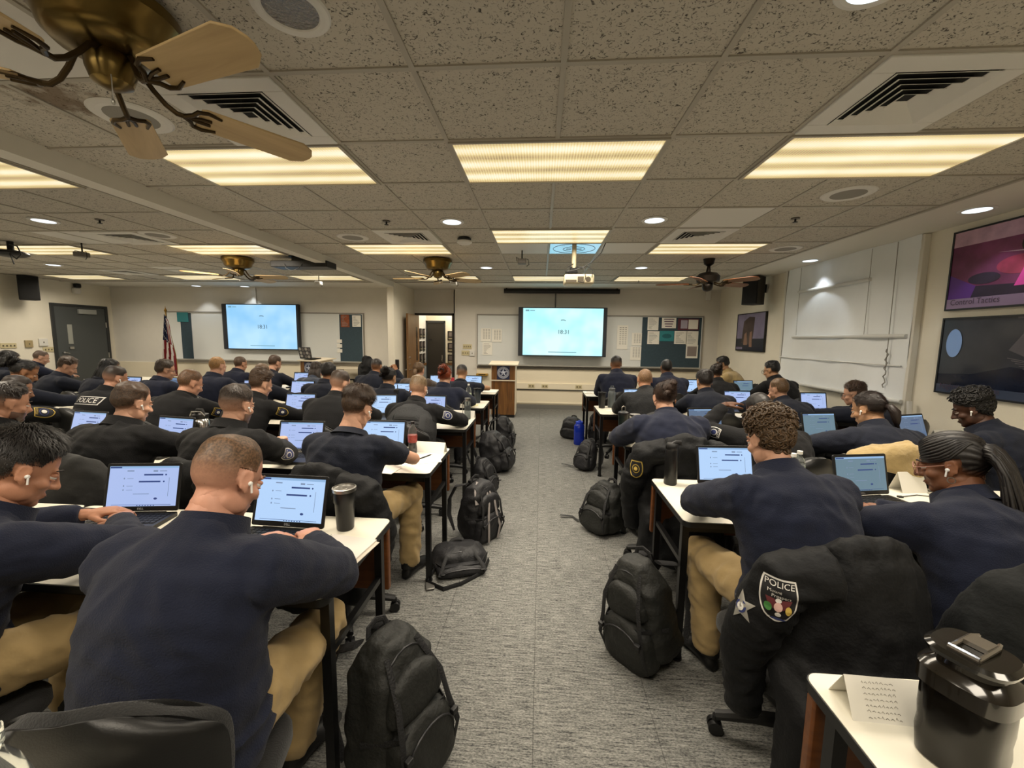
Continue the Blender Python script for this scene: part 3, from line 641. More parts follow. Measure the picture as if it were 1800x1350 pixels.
# ---- window blind on the right wall
M_BLIND = mat('blind_canvas', '#e6e9ea', .85, var=.04, vscale=2, bump=.25, bscale=7)
t = thing('window_blind', 'large white canvas blind covering the window on the right wall', 'blind', (XR, 5.58, 0))
b = MB(); N = 40; zs = np.linspace(.98, 2.66, 15); rows = []
for z in zs: rows.append([(-.05+.012*math.sin(3*(y*2.2))*math.sin(z*5)+.01*math.sin(9*y+z), y, z) for y in np.linspace(-1.13, 1.08, N)])
b.loft(rows, cap=False, closed=False); rows2 = [[(x+.004, y, z) for x, y, z in r_] for r_ in rows]; b.loft(rows2, cap=False, closed=False)
b.build('canvas', M_BLIND, t)
M_BATT = mat('batten_tube', '#d0d0cc', .6)
for z, y0, y1 in ((.98, -1.13, 1.17), (1.655, -1.1, .8), (2.30, -.55, .75), (1.345, -1.08, 1.1)):
    r_ = .008 if z == 1.345 else .022
    q = MB().tube([(-.075, y0, z), (-.075, y1, z)], r_, 10).build('batten', M_BATT, t)
for y in (-.55, .72): MB().tube([(-.08, y, 1.655), (-.082, y+.005, 2.64)], .003, 5).build('cord', mat('blind_cord', '#8d8b84', .8), t)
b = MB(); b.tube([(-.08, -.9, 1.3), (-.08, -.88, 2.64)], .004, 5)
for k in range(14): b.tube([(-.082, -.9+.02*math.sin(k*2), 1.1+.03*k), (-.082, -.9+.02*math.sin(k*2+2), 1.13+.03*k)], .006, 5)
b.build('chain_cord', mat('blind_cord', '#8d8b84', .8), t)
struct(MB().box(XR-.06, XR, 6.68, 6.72, .75, CE-.01).box(XR-.06, XR, 4.42, 4.46, .75, CE-.01).build('window_1', M_DRY, bevel=.004))
tag(MB().tube([(XR-.07, 4.36, 1.0), (XR-.07, 4.33, .75), (XR-.07, 4.5, .55)], .022, 10).build('drain_pipe', M_WHITE), 'white pipe stub at the lower right corner of the blind', 'pipe')

# ---- posters
def poster(y0, y1, z0, z1, label, capt, art):
    """y0 is the edge nearer the viewer"""
    t = thing('framed_poster', label, 'poster', (XR-.001, (y0+y1)/2, (z0+z1)/2)); hw, hh = (y1-y0)/2, (z1-z0)/2
    xf = frame((-.03, 0, 0), (0, -1, 0), WZ)
    b = MB()
    for a in ((-hw, hw, hh-.015, hh), (-hw, hw, -hh, -hh+.015), (-hw, -hw+.015, -hh+.015, hh-.015), (hw-.015, hw, -hh+.015, hh-.015)): b.box(a[0], a[1], a[2], a[3], -.03, .006, 0, xf)
    b.build('frame', M_BLACK, t)
    b = MB(); ms = art(b, hw-.014, hh-.014, xf); b.build('print', ms, t, ang=None)
    if capt:
        b = MB(); put_text(b, capt, .072, xf, 0, .006, -hw+.05, -hh+.07, .9, 'LEFT'); b.build('lettering', mat('poster_caption', '#3b2a3f', .6), t)
def art_pink(b, w_, h_, xf):
    rect(b, -w_, w_, -h_, h_, 0, 0, xf)
    rect(b, -w_, w_, h_*.62, h_, .0005, 5, xf)
    poly(b, [(-w_, -h_*.1), (-w_*.6, -h_*.45), (-w_*.55, -h_), (-w_, -h_)], .001, 4, xf)
    poly(b, [(-w_*.6, -h_*.45), (0, -h_*.5), (w_, -h_*.3), (w_, -h_), (-w_*.7, -h_)], .0012, 2, xf)
    poly(b, [(-w_*.1, -h_*.55), (.0, -h_*.1), (w_*.25, h_*.05), (w_*.5, h_*.75), (w_*.95, h_), (w_*.75, h_*.3), (w_*.55, -.1*h_), (w_*.4, -h_*.55)], .0018, 1, xf)
    disc(b, -w_*.05, -h_*.05, w_*.3, h_*.22, .0015, 6, xf)
    disc(b, w_*.1, h_*.4, w_*.17, h_*.27, .0025, 3, xf); disc(b, -w_*.5, -h_*.28, w_*.22, h_*.14, .002, 2, xf); disc(b, w_*.75, -h_*.1, w_*.2, h_*.3, .002, 6, xf)
    poly(b, [(-w_*.35, h_*.3), (w_*.3, h_*.22), (w_, h_*.3), (w_*.3, h_*.16)], .003, 5, xf)
    rect(b, -w_, w_, -h_, -h_*.74, .004, 7, xf)
    return [mat('print_plum', '#6d2f55', .25, var=.35, vscale=5), mat('print_pink', '#d3459a', .25, var=.25, vscale=4), mat('print_navy', '#2b2036', .25, var=.2), mat('print_hair', '#1c1216', .25), mat('print_violet', '#5a2d80', .25), mat('print_pale', '#b793a6', .25, var=.2), mat('print_rose', '#93324f', .25, var=.3, vscale=7), mat('print_strip', '#8a7490', .25)]
def art_night(b, w_, h_, xf):
    rect(b, -w_, w_, -h_, h_, 0, 0, xf)
    poly(b, [(0, h_), (w_, h_), (w_, -.2*h_), (w_*.35, -h_*.1), (-.05*w_, h_*.2), (.1*w_, h_*.6)], .0008, 1, xf)
    poly(b, [(-w_*.1, h_*.95), (.15*w_, h_*.95), (.22*w_, h_*.65), (.02*w_, h_*.6)], .0012, 0, xf)
    poly(b, [(-w_, -h_*.5), (-.5*w_, -h_*.45), (0, -h_*.2), (w_*.5, -.3*h_), (w_, -h_*.05), (w_, -h_), (-w_, -h_)], .0012, 2, xf)
    for k in range(5): poly(b, [(w_*(-.05+.05*k), h_*(.02-.06*k)), (w_*(.5+.1*k), h_*(-.15-.03*k)), (w_*(.5+.1*k), h_*(-.17-.03*k)), (w_*(-.05+.05*k), -.06*h_*k)], .002, 1, xf)
    rect(b, -w_, w_, -h_, -h_*.78, .004, 3, xf)
    disc(b, -w_*.8, h_*.35, w_*.12, h_*.38, .0045, 4, xf)
    return [mat('night_grey', '#343842', .12, var=.15, vscale=4), mat('night_pale', '#5c5a62', .12, var=.15, vscale=4), mat('night_navy', '#161d2f', .12, var=.2), mat('night_strip', '#3f485c', .12), mat('night_spot', '#88abe6', .15)]
def art_third(b, w_, h_, xf):
    rect(b, -w_, w_, -h_, h_, 0, 0, xf); rect(b, -w_, w_, -h_, -.35*h_, .0005, 1, xf)
    poly(b, [(-w_*.6, -h_*.6), (-w_*.5, h_*.6), (-.1*w_, h_*.85), (w_*.3, h_*.8), (w_*.25, -h_*.2), (w_*.1, -h_*.7)], .001, 2, xf)
    poly(b, [(-w_*.45, -h_*.7), (-w_*.4, -h_*.1), (-.25*w_, 0), (-.15*w_, -h_*.7)], .0015, 3, xf); poly(b, [(0, -h_*.8), (0, 0), (.15*w_, .05*h_), (.2*w_, -h_*.8)], .0015, 3, xf)
    rect(b, -w_, -w_*.5, -h_*.95, -h_*.82, .002, 0, xf)
    return [mat('third_sky', '#7c7590', .3, var=.2, vscale=4), mat('third_ground', '#1f2230', .3), mat('third_hut', '#463a38', .3, var=.3, vscale=6), mat('third_glow', '#8a6a58', .3)]
poster(2.95, 4.16, 1.885, 2.595, 'framed pink poster captioned Control Tactics on the right wall', 'Control Tactics', art_pink)
poster(2.95, 4.16, 1.12, 1.82, 'framed dark night poster captioned Nighttime Firearms, under the pink one', 'Nighttime Firearms', art_night)
poster(7.24, 8.24, 1.40, 2.09, 'smaller framed poster of a dim shelter, under the loudspeaker', None, art_third)

# ---- lecterns
M_OAK = wood('oak_veneer', '#5b3a1a', '#7d5529', 2.2, 'Z'); M_EDGE = mat('lectern_cream_edge', '#d9cdb6', .5); M_NAVYEM = mat('emblem_navy', '#1b2444', .6); M_SILV = mat('emblem_silver', '#c9ccd6', .5)
def lectern(loc, rz, label):
    t = thing('lectern', label, 'lectern', loc, rz)
    MB().box(-.235, .235, -.19, .22, .06, 1.06).build('cabinet', M_OAK, t)
    MB().box(-.225, .225, -.18, .21, 0, .06).build('plinth', M_BLACK, t)
    b = MB(); b.box(-.245, .245, -.2, .22, .735, .755)
    for s in (-1, 1): b.box(s*.24-.006, s*.24+.006, -.196, .22, .06, 1.06)
    b.build('edging', M_EDGE, t)
    xf = Matrix.Translation((0, 0, 1.06)) @ Matrix.Rotation(rad(5), 4, 'X')
    MB().box(-.29, .29, -.22, .27, 0, .025, 0, xf).build('top', M_EDGE, t, bevel=.004)
    xf = frame((.0, -.192, .9), WX, WZ); b = MB(); b.box(-.125, .125, -.135, .13, 0, .004, 0, xf); b.build('emblem', M_NAVYEM, t)
    b = MB()
    for R, r_ in ((.112, .0035), (.075, .003)): b.ring((0, 0, 0), R, r_, 40, 5, 0, xf @ Matrix.Translation((0, 0, .004)))
    for k in range(26):
        a = 2*PI*k/26; rect(b, -.006, .006, -.009, .009, .0052, 0, xf @ Matrix.Rotation(a, 4, 'Z') @ Matrix.Translation((0, .093, 0)))
    st = star5(.088, .03)
    for k in range(10): b.add([(0, 0, .016), (*st[k], .005), (*st[(k+1) % 10], .005)], [(0, 1, 2)], k % 2, xf)
    q = b.build('star_badge', [M_SILV, mat('emblem_silver_dim', '#8f94a8', .5)], t)
    return t
lectern((-.735, 8.2, 0), 0, 'oak lectern with a white star emblem at the end of the aisle')
lectern((-4.76, 8.35, 0), rad(-18), 'oak lectern with a white star emblem carrying a stickered laptop, left half')
t = thing('laptop', 'open laptop with round stickers on its lid, standing on the left lectern', 'laptop', (-4.86, 8.3, 1.095), rad(-18))
MB().box(-.17, .17, -.1, .13, 0, .018).build('base', M_BLACK, t)
xf = Matrix.Translation((0, -.1, .018)) @ Matrix.Rotation(rad(10), 4, 'X')
MB().box(-.17, .17, -.008, 0, 0, .23, 0, xf).build('lid', mat('sticker_lid', '#3a3a3d', .4), t)
b = MB(); xs = xf @ frame((0, -.009, 0), WX, WZ)
for k, (x, y) in enumerate(((-.12, .19), (-.04, .18), (.05, .19), (.13, .18), (-.11, .11), (-.02, .1), (.07, .11), (.13, .09), (-.1, .04), (.02, .03), (.1, .03))): disc(b, x, y, .036, .03, .001+.0002*k, k % 2, xs, 14)
b.build('sticker', [mat('sticker_pale', '#a7a39c', .5), mat('sticker_mid', '#6c6663', .5)], t)
# flag
t = thing('flag', 'United States flag hanging from a gold-topped pole beside the left whiteboard', 'flag', (-8.42, 8.7, 0))
b = MB(); b.lathe([(.13, 0), (.13, .03), (.03, .08), (.012, .1)], n=20); b.build('stand', mat('flag_gold', '#8f6d2c', .35, .8), t)
MB().cyl((0, 0, .1), (0, 0, 2.05), .013, n=10).build('pole', mat('flag_pole', '#a3803f', .4, .3), t)
MB().lathe([(.001, 2.2), (.008, 2.15), (.03, 2.1), (.016, 2.06), (.02, 2.05)], n=12).build('finial', MT['flag_gold'], t)
b = MB(); NU, NV = 60, 40; vv = []
for j in range(NV+1):
    v_ = j/NV; z = 2.02-1.35*v_; wd = .07+.34*v_**.7
    for i in range(NU+1):
        u_ = i/NU; x = .02+wd*u_*(.8 if v_ < .6 else .8-.5*(v_-.6)*u_); z2 = z-.12*u_*(1-v_)-.05*u_
        vv.append((x-.12*v_, -.05-.075*math.sin(u_*15+v_*2)*(.4+v_)*.8, z2))
ff, mi_ = [], []
for j in range(NV):
    for i in range(NU):
        ff.append((j*(NU+1)+i, j*(NU+1)+i+1, (j+1)*(NU+1)+i+1, (j+1)*(NU+1)+i))
        u_, v_ = i/NU, j/NV
        if v_ < .42: k = 2 if u_ < .55 else int(u_*16) % 2
        else: k = int(u_*14+v_*1.5) % 2
        if u_ > .975: k = 3
        if k == 2 and (i*3+j*5) % 11 == 0: k = 1
        mi_.append(k)
b.add(vv, ff); b.m = mi_
b.build('cloth', [mat('flag_red', '#7d1620', .8), mat('flag_white', '#c9c4bd', .8), mat('flag_blue', '#141c3d', .8), MT['flag_gold']], t, ang=None)

# ---- ceiling projector, its cable, and the other devices overhead
M_PROJ = mat('projector_shell', '#cfc3a4', .5)
t = thing('projector', 'cream projector with tangled cables hanging from a pole over the aisle', 'projector', (.42, 4.93, 2.26))
MB().box(-.17, .17, -.12, .16, -.05, .06).build('body', M_PROJ, t, bevel=.02)
MB().cyl((-.06, -.02, .14), (-.06, -.02, CE-2.26), .026, n=16).build('pole', mat('projector_pole', '#b8ad8e', .5), t)
MB().box(-.13, .04, -.06, .04, .06, .08).box(-.16, -.02, -.1, .08, .075, .09).box(-.1, -.02, -.04, .03, .085, .15).build('mount', M_BLACKM, t)
MB().box(-.155, -.03, -.122, -.118, -.035, -.005).box(-.02, .05, -.122, -.118, -.03, .03).cyl((.1, -.119, 0), (.1, -.124, 0), .03, n=14).build('connector_panel', mat('connector_dark', '#4a4234', .6), t)
b = MB()
b.tube([(-.02, -.05, .16), (.05, -.1, .13), (.07, -.14, .02), (.05, -.13, -.04), (-.02, -.13, -.03)], .005, 6)
b.tube([(-.05, -.03, .2), (-.13, -.08, .14), (-.14, -.1, .09), (-.05, -.08, .11), (.06, -.06, .15)], .005, 6)
b.tube([(.0, -.03, .14), (.1, -.06, .15), (.15, -.1, .1), (.14, -.13, .02)], .004, 6)
b.tube([(.02, 0, .14), (.14, -.05, .2), (.24, -.1, .3), (.28, -.12, .4)], .006, 6)
b.build('cable', M_BLACK, t)
t = thing('wall_mount_projector', 'wide black short-throw projector hung from the ceiling beam', 'projector', (-3.32, 5.6, 2.55))
MB().box(-.4, .4, -.12, .15, -.04, .045).build('body', M_BLACK, t, bevel=.008)
MB().box(-.12, .05, -.08, .08, .045, .115).build('bracket', M_BLACKM, t)
MB().box(-.15, .15, -.1, .1, .1, .115).build('plate', M_BLACKM, t)
MB().tube([(-.2, -.12, 0), (-.15, -.16, -.07), (-.08, -.14, -.1), (.02, -.14, -.06), (.06, -.12, 0)], .004, 6).build('cable', M_BLACK, t)
t = thing('projector', 'dark ceiling projector with looping cable at the far left', 'projector', (-6.45, 4.66, 2.52))
MB().ell((0, 0, 0), (.17, .15, .045), 20, 8).build('body', M_BLACK, t)
MB().cyl((0, 0, .03), (0, 0, .145), .03, n=12).build('pole', M_BLACKM, t)
MB().tube([(.06, -.05, .1), (.2, -.08, .07), (.27, -.1, -.03), (.2, -.1, -.08), (.12, -.1, -.02), (.16, -.1, -.14)], .007, 6).build('cable', M_BLACK, t)
for x, y, nm in ((-.26, 5.2, 'small sensor with loose wires hanging under a pale ceiling tile'), (-1.55, 7.2, 'small white camera hanging in front of the doorway'), (-5.62, 4.75, 'small dark camera under the middle row of lights, left half'), (-4.05, 7.3, 'small white camera hanging below the left brass fan')):
    t = thing('ceiling_camera', nm, 'camera', (x, y, CE))
    MB().cyl((0, 0, -.12), (0, 0, 0), .008, n=8).build('stem', M_BLACKM, t)
    MB().box(-.05, .05, -.07, .05, -.17, -.11).build('body', M_WHITE if 'white' in nm else mat('device_grey', '#6d6862', .5), t, bevel=.01)
    MB().tube([(.04, 0, -.1), (.08, -.02, -.12), (.09, -.03, -.18), (.06, -.02, -.2)], .004, 5).tube([(-.04, 0, -.1), (-.07, -.02, -.09), (-.06, -.03, -.14)], .004, 5).build('wire', M_BLACK, t)
# instructor's side table and empty mesh chair at the front left
t = thing('side_table', 'narrow table with a pale top under the left whiteboard', 'table', (-4.1, 8.75, 0))
MB().box(-.45, .45, -.25, .25, .86, .89).build('top', M_EDGE, t, bevel=.004)
for s in (-1, 1): MB().bar((s*.3, 0, .86), (s*.3, 0, .03), .07, .05).build('leg', M_BLACKM, t); MB().box(s*.3-.03, s*.3+.03, -.22, .22, 0, .03).build('foot', M_BLACKM, t)
# ------------------------------------------------------------------ tables
M_LAM = mat('cream_laminate', '#e4dfce', .38, var=.02, vscale=5)
M_TEDGE = mat('table_black_edge', '#121212', .45)
M_PANEL = wood('walnut_modesty', '#5a3319', '#6d4120', 3, 'X', .4)
M_LEG = mat('table_leg_black', '#0e0e0f', .35, .2)
def make_table(L, inner):
    """origin on the floor below the aisle end of the near edge; runs towards -x when inner=-1, +x when 1"""
    t = thing('folding_table', 'x', 'table', group='white seminar tables')
    x0, x1 = (min(0, inner*L), max(0, inner*L))
    b = MB(); ol = rrect(x0+.002, x1-.002, 0, .6, .035, 6)
    b.prism(ol, TZ-.028, TZ-.002, 1); b.prism([(x, y) for x, y in rrect(x0+.005, x1-.005, .003, .597, .033, 6)], TZ-.003, TZ, 0)
    b.build('tabletop', [M_LAM, M_TEDGE], t)
    MB().box(x0+.004, x1-.004, .545, .575, .42, TZ-.03).build('modesty_panel', M_PANEL, t, bevel=.006)
    MB().box(x0+.05, x1-.05, .06, .1, TZ-.075, TZ-.028).box(x0+.05, x0+.09, .06, .54, TZ-.075, TZ-.028).box(x1-.09, x1-.05, .06, .54, TZ-.075, TZ-.028).build('apron', M_LEG, t)
    for x in (x0+.028, x1-.028):
        for y in (.06, .5): MB().box(x-.016, x+.016, y-.016, y+.016, 0, TZ-.03).cyl((x, y, 0), (x, y, .012), .024, n=12).build('leg', M_LEG, t)
        MB().bar((x, .06, .51), (x, .5, .51), .024, .024).build('brace', M_LEG, t)
    return t
tl, tr = make_table(1.52, -1), make_table(1.52, 1)
LROW = [1.17, 2.40, 3.64, 4.79, 6.02]; RROW = [.41, 1.87, 3.2, 4.6, 6.04]
ordn = ['first', 'second', 'third', 'fourth', 'fifth', 'sixth']
fl = fr = True
for r_, y in enumerate(LROW):
    for k in range((2, 2, 4, 5, 5)[r_]):
        nm = f'white-topped table, {ordn[r_]} row on the left, ' + ('at the aisle' if k == 0 else f'{ordn[k]} table from the aisle')
        if fl: tl.location = (-.67, y, 0); tl['label'] = nm; fl = False
        else: dup(tl, (-.67-1.52*k, y+(.18 if r_ == 2 and k > 1 else .42 if r_ == 3 and k > 2 else .75 if r_ == 4 and k > 3 else 0), 0), 0, nm)
for r_, y in enumerate(RROW):
    for k in range(2):
        nm = f'white-topped table, {ordn[r_]} row on the right, ' + ('at the aisle' if k == 0 else 'by the right wall')
        if fr: tr.location = (.68, y, 0); tr['label'] = nm; fr = False
        else: dup(tr, (.68+1.52*k, y, 0), 0, nm)

# ------------------------------------------------------------------ task chair (faces +y, origin on the floor)
M_SEATF = mat('black_chair_fabric', '#161616', .9, bump=.3, bscale=220, sheen=.15)
M_SHELL = mat('black_chair_shell', '#121212', .42, bump=.06, bscale=300)
def back_grid(y0, th, inset, hw=.235, z0=.49, z1=.9, n=18, m=14):
    """rounded, gently wrapped back panel"""
    rings = []
    for j in range(m+1):
        v_ = j/m; z = z0+(z1-z0)*v_; e = abs(2*v_-1); wd = (hw-inset)*(1-.42*e**5)*(1-.06*(1-v_))
        front, rear = [], []
        for i in range(n+1):
            u_ = 2*i/n-1; x = wd*u_; y = y0+.075*(u_*u_)-.02*v_+.025*math.sin(PI*v_)
            k = (1-abs(u_)**4)*(1-e**6)
            z_ = z-.085*abs(u_)**3*v_**3+.03*abs(u_)**3*(1-v_)**3; front.append((x, y+th*.5*k+.002, z_)); rear.append((x, y-th*.5*k-.002, z_))
        rings.append(front+rear[::-1])
    return rings
chair0 = thing('task_chair', 'x', 'chair', group='black task chairs')
MB().loft(back_grid(-.2, .075, .008)).build('backrest', M_SEATF, chair0, ang=60)
MB().loft(back_grid(-.232, .05, 0)).build('back_shell', M_SHELL, chair0, ang=60)
b = MB()
for z, s_ in ((.37, .92), (.385, 1), (.415, 1), (.43, .95), (.436, .8)):
    b.v.append(np.array([(x*s_, y*s_+.02, z) for x, y in rrect(-.235, .235, -.23, .23, .09, 6)])); b.n += 28
k = 28*1
nn = len(b.v[0]); b.n = nn*5
for i in range(4):
    for j in range(nn): b.f.append([i*nn+j, i*nn+(j+1) % nn, (i+1)*nn+(j+1) % nn, (i+1)*nn+j]); b.m.append(0)
b.f += [list(range(nn-1, -1, -1)), list(range(4*nn, 5*nn))]; b.m += [0, 0]
b.build('seat', M_SEATF, chair0, ang=50)
MB().tube([(0, -.05, .355), (0, -.225, .36), (0, -.262, .45), (0, -.25, .62)], [(.035, .01)]*4, 8).build('back_upright', M_SHELL, chair0)
MB().cyl((0, 0, .1), (0, 0, .26), .028, n=14).cyl((0, 0, .26), (0, 0, .36), .017, n=14).box(-.09, .09, -.1, .1, .35, .37).build('gas_column', M_BLACKM, chair0)
b = MB()
for k in range(5):
    a = rad(72*k+18); b.tube([(0, 0, .12), (.15*math.cos(a), .15*math.sin(a), .105), (.28*math.cos(a), .28*math.sin(a), .075)], [.03, .024, .018], 8)
b.build('star_base', M_SHELL, chair0)
for k in range(5):
    a = rad(72*k+18); x, y = .28*math.cos(a), .28*math.sin(a); dx, dy = -math.sin(a)*.022, math.cos(a)*.022
    MB().cyl((x-dx, y-dy, .028), (x-dx*.2, y-dy*.2, .028), .028, n=14).cyl((x+dx*.2, y+dy*.2, .028), (x+dx, y+dy, .028), .028, n=14).cyl((x, y, .03), (x, y, .075), .012, n=8).build('caster', M_BLACK, chair0)
used_chair = [False]
def chair(x, y, rz, label):
    if not used_chair[0]:
        chair0.location = (x, y, 0); chair0.rotation_euler = (0, 0, rz); chair0['label'] = label; used_chair[0] = True; return chair0
    return dup(chair0, (x, y, 0), rz, label)

# ------------------------------------------------------------------ laptop (user at -y; origin under the middle of the base)
M_LAPT = mat('laptop_black', '#19191a', .42); M_KEY = mat('laptop_key', '#0b0b0b', .5); M_BEZ = mat('laptop_bezel', '#101011', .4)
M_UI1 = emis('ui_dark_blue', '#26417f', .9); M_UI2 = emis('ui_grey', '#7f93b4', .85); M_UI3 = emis('ui_tab_bar', '#8fb4dd', 1.0)
def make_laptop(scr, brand, tilt):
    t = thing('laptop', 'x', 'laptop', group='open laptops on the tables')
    MB().prism(rrect(-.165, .165, -.115, .115, .012, 4), 0, .018).build('base', M_LAPT, t, bevel=.002)
    b = MB()
    for r_ in range(5):
        for c_ in range(13): b.box(-.148+c_*.0228, -.148+c_*.0228+.0195, -.005+r_*.0205, -.005+r_*.0205+.0165, .018, .0205)
    b.build('keyboard', M_KEY, t)
    MB().box(-.05, .05, -.105, -.035, .0178, .0186).build('touchpad', mat('touchpad_grey', '#232323', .35), t)
    xf = Matrix.Translation((0, .11, .02)) @ Matrix.Rotation(rad(-tilt), 4, 'X')
    q = MB().prism(rrect(-.165, .165, .004, .222, .01, 4), -.008, 0, 0, xf @ Matrix.Rotation(rad(90), 4, 'X')).build('lid', M_BEZ, t, bevel=.0015)
    fx = xf @ frame((0, -.0003, 0), WX, WZ)
    b = MB(); rect(b, -.152, .152, .026, .208, .0006, 0, fx); b.build('screen', scr, t)
    b = MB(); z = .001
    rect(b, -.152, .152, .198, .208, z, 2, fx); rect(b, -.15, -.1, .199, .206, z+.0002, 0, fx)
    rect(b, .0, .085, .165, .172, z, 0, fx); disc(b, .097, .1685, .004, .004, z, 0, fx, 10); rect(b, -.02, .075, .134, .141, z, 0, fx); disc(b, .09, .1375, .004, .004, z, 0, fx, 10)
    rect(b, -.075, -.045, .184, .189, z, 1, fx); rect(b, .04, .06, .182, .189, z, 1, fx); rect(b, .068, .1, .184, .187, z, 1, fx)
    for y in (.152, .118, .1): disc(b, -.085, y, .003, .004, z, 1, fx, 8); rect(b, -.072, -.045, y-.001, y+.001, z, 1, fx)
    rect(b, -.04, .03, .08, .083, z, 1, fx); disc(b, .06, .06, .008, .005, z, 0, fx, 12); rect(b, -.13, .13, .032, .0335, z, 0, fx); rect(b, .112, .114, .07, .155, z, 1, fx)
    for k in range(7): rect(b, -.02+.012*k, -.014+.012*k, .0275, .031, z, 0, fx)
    b.build('page_content', [M_UI1, M_UI2, M_UI3], t)
    if brand:
        b = MB(); put_text(b, 'DELL', .0125, fx, 0, .0012, 0, .0145); b.build('logo', mat('logo_silver', '#b9b9b9', .4), t)
    MB().cyl((-.11, .112, .016), (.11, .112, .016), .006, n=8).build('hinge', M_BEZ, t)
    return t
SCR = emis('laptop_glow', '#b4d4fb', 1.0); SCRV = emis('laptop_glow_violet', '#aec2f2', .95); SCRD = emis('laptop_glow_dim', '#6f8d9e', .8); SCRB = emis('laptop_glow_slate', '#5f7796', .8)
LT = {}
def laptop(x, y, rz, label, kind='a', tilt=14):
    """x, y: hinge line middle"""
    scr = {'a': SCR, 'v': SCRV, 'd': SCRD, 'b': SCRB}[kind]; k = (kind, tilt)
    px, py = x+.11*math.sin(rz), y-.11*math.cos(rz)
    if k not in LT:
        LT[k] = make_laptop(scr, True, tilt); t = LT[k]; t.location = (px, py, TZ); t.rotation_euler = (0, 0, rz); t['label'] = label; return t
    return dup(LT[k], (px, py, TZ), rz, label)
# ------------------------------------------------------------------ people: head, hand and shoe templates
def head_template(vox):
    b = MB()
    b.ell((0, -.012, .030), (.073, .094, .088), 22, 14); b.ell((0, -.02, .055), (.066, .08, .062), 18, 10)
    b.ell((0, .034, -.03), (.056, .052, .082), 18, 12); b.ell((0, .03, -.072), (.05, .052, .04), 16, 10); b.ell((0, .068, -.094), (.022, .018, .017), 12, 8)
    for s in (-1, 1):
        b.ell((s*.04, .052, -.03), (.022, .026, .02), 12, 8); b.ell((s*.048, .005, -.065), (.012, .045, .03), 12, 8)
        b.ell((s*.012, .094, -.036), (.0085, .012, .008), 10, 6)
        b.ell((s*.03, .072, .019), (.02, .012, .0075), 12, 6)
        R = Matrix.Rotation(s*rad(-15), 4, 'Z') @ Matrix.Rotation(rad(-12), 4, 'X')
        b.ell((s*.0745, -.008, -.004), (.006, .016, .027), 12, 8, 0, R)
        xf = Matrix.Translation((s*.0785, -.010, -.002)) @ R @ Matrix.Rotation(PI/2, 4, 'Y') @ Matrix.Diagonal((1.55, .92, 1, 1))
        b.ring((0, 0, 0), .0158, .0038, 18, 6, 0, xf)
        b.ell((s*.078, .0, -.03), (.005, .008, .009), 8, 6)
    b.tube([(0, .088, .012), (0, .097, -.012), (0, .108, -.033)], [.007, .0085, .0115], 10, round_=True)
    b.ell((0, .084, -.062), (.021, .011, .0052), 12, 6); b.ell((0, .083, -.071), (.018, .011, .0055), 12, 6)
    b.tube([(0, -.012, -.02), (0, -.022, -.09), (0, -.035, -.15)], [(.052, .056), (.05, .054), (.054, .056)], 16)
    v, n, f = remesh(b, vox, 2)
    e = MB(); e.add(v, f, 0)
    for s in (-1, 1):
        e.ell((s*.031, .073, -.001), (.0118, .0122, .011), 12, 8, 1); e.ell((s*.031, .0805, -.0045), (.0056, .0048, .0056), 10, 6, 2)
        e.ell((s*.031, .0742, .0045), (.0148, .0135, .0082), 12, 6, 0); e.ell((s*.031, .0735, -.0105), (.0135, .0118, .004), 12, 6, 0)
        e.tube([(s*.015, .087, .021), (s*.032, .088, .026), (s*.05, .07, .021)], [.003, .0042, .002], 6, 3)
    e.tube([(-.019, .086, -.0665), (0, .0955, -.0665), (.019, .086, -.0665)], [.001, .0016, .001], 5, 4)
    return np.concatenate(e.v), e.f, list(e.m), v, n, f
HEADN, HEADF = head_template(.0052), head_template(.0098)
def hand_template(curl, spread, vox, thumb_in=0.0):
    """right hand, fingers along +y, palm down (-z), thumb towards -x"""
    b = MB()
    b.tube([(0, -.02, 0), (0, .012, 0), (-.002, .05, .002), (-.002, .085, .002)], [(.026, .02), (.031, .018), (.041, .0165), (.041, .0125)], 14, round_=True)
    b.ell((-.028, .03, -.006), (.018, .028, .015), 12, 8)
    for k, (x, L_, r_) in enumerate(((-.031, .073, .0088), (-.010, .083, .0092), (.011, .077, .0088), (.030, .06, .0078))):
        a = rad(-spread*(1.5-k)); p = V((x, .078-.004*abs(k-1.2), .003)); pts = [p.copy()]; bend = 0
        for q, sl in enumerate((.45, .30, .25)):
            bend += rad(curl*(.75, 1.0, .6)[q]*(1+.12*k*.5)); d_ = V((math.sin(a)*math.cos(bend), math.cos(a)*math.cos(bend), -math.sin(bend))); p = p+d_*L_*sl; pts.append(p.copy())
        b.tube(pts, [r_, r_*.95, r_*.86, r_*.7], 9, round_=True)
    d0 = V((-.75+.5*thumb_in, .62, -.2-.3*thumb_in)).normalized(); p = V((-.03, .018, -.006)); q = p+d0*.042; d1 = V((-.35+.5*thumb_in, .85, -.28)).normalized(); w_ = q+d1*.03; d2 = V((-.05+.4*thumb_in, .95, -.3)).normalized()
    b.tube([p, q, w_, w_+d2*.022], [.0125, .0108, .0098, .0075], 10, round_=True)
    v, n, f = remesh(b, vox, 2)
    return v, f
HANDS = {k: hand_template(*a) for k, a in dict(type_n=(17, 5, .0036), type_f=(17, 6, .0062), flat_n=(8, 4, .0036), flat_f=(8, 6, .0062), fist_n=(62, 1, .0036, .8), fist_f=(62, 1, .0062, .8)).items()}
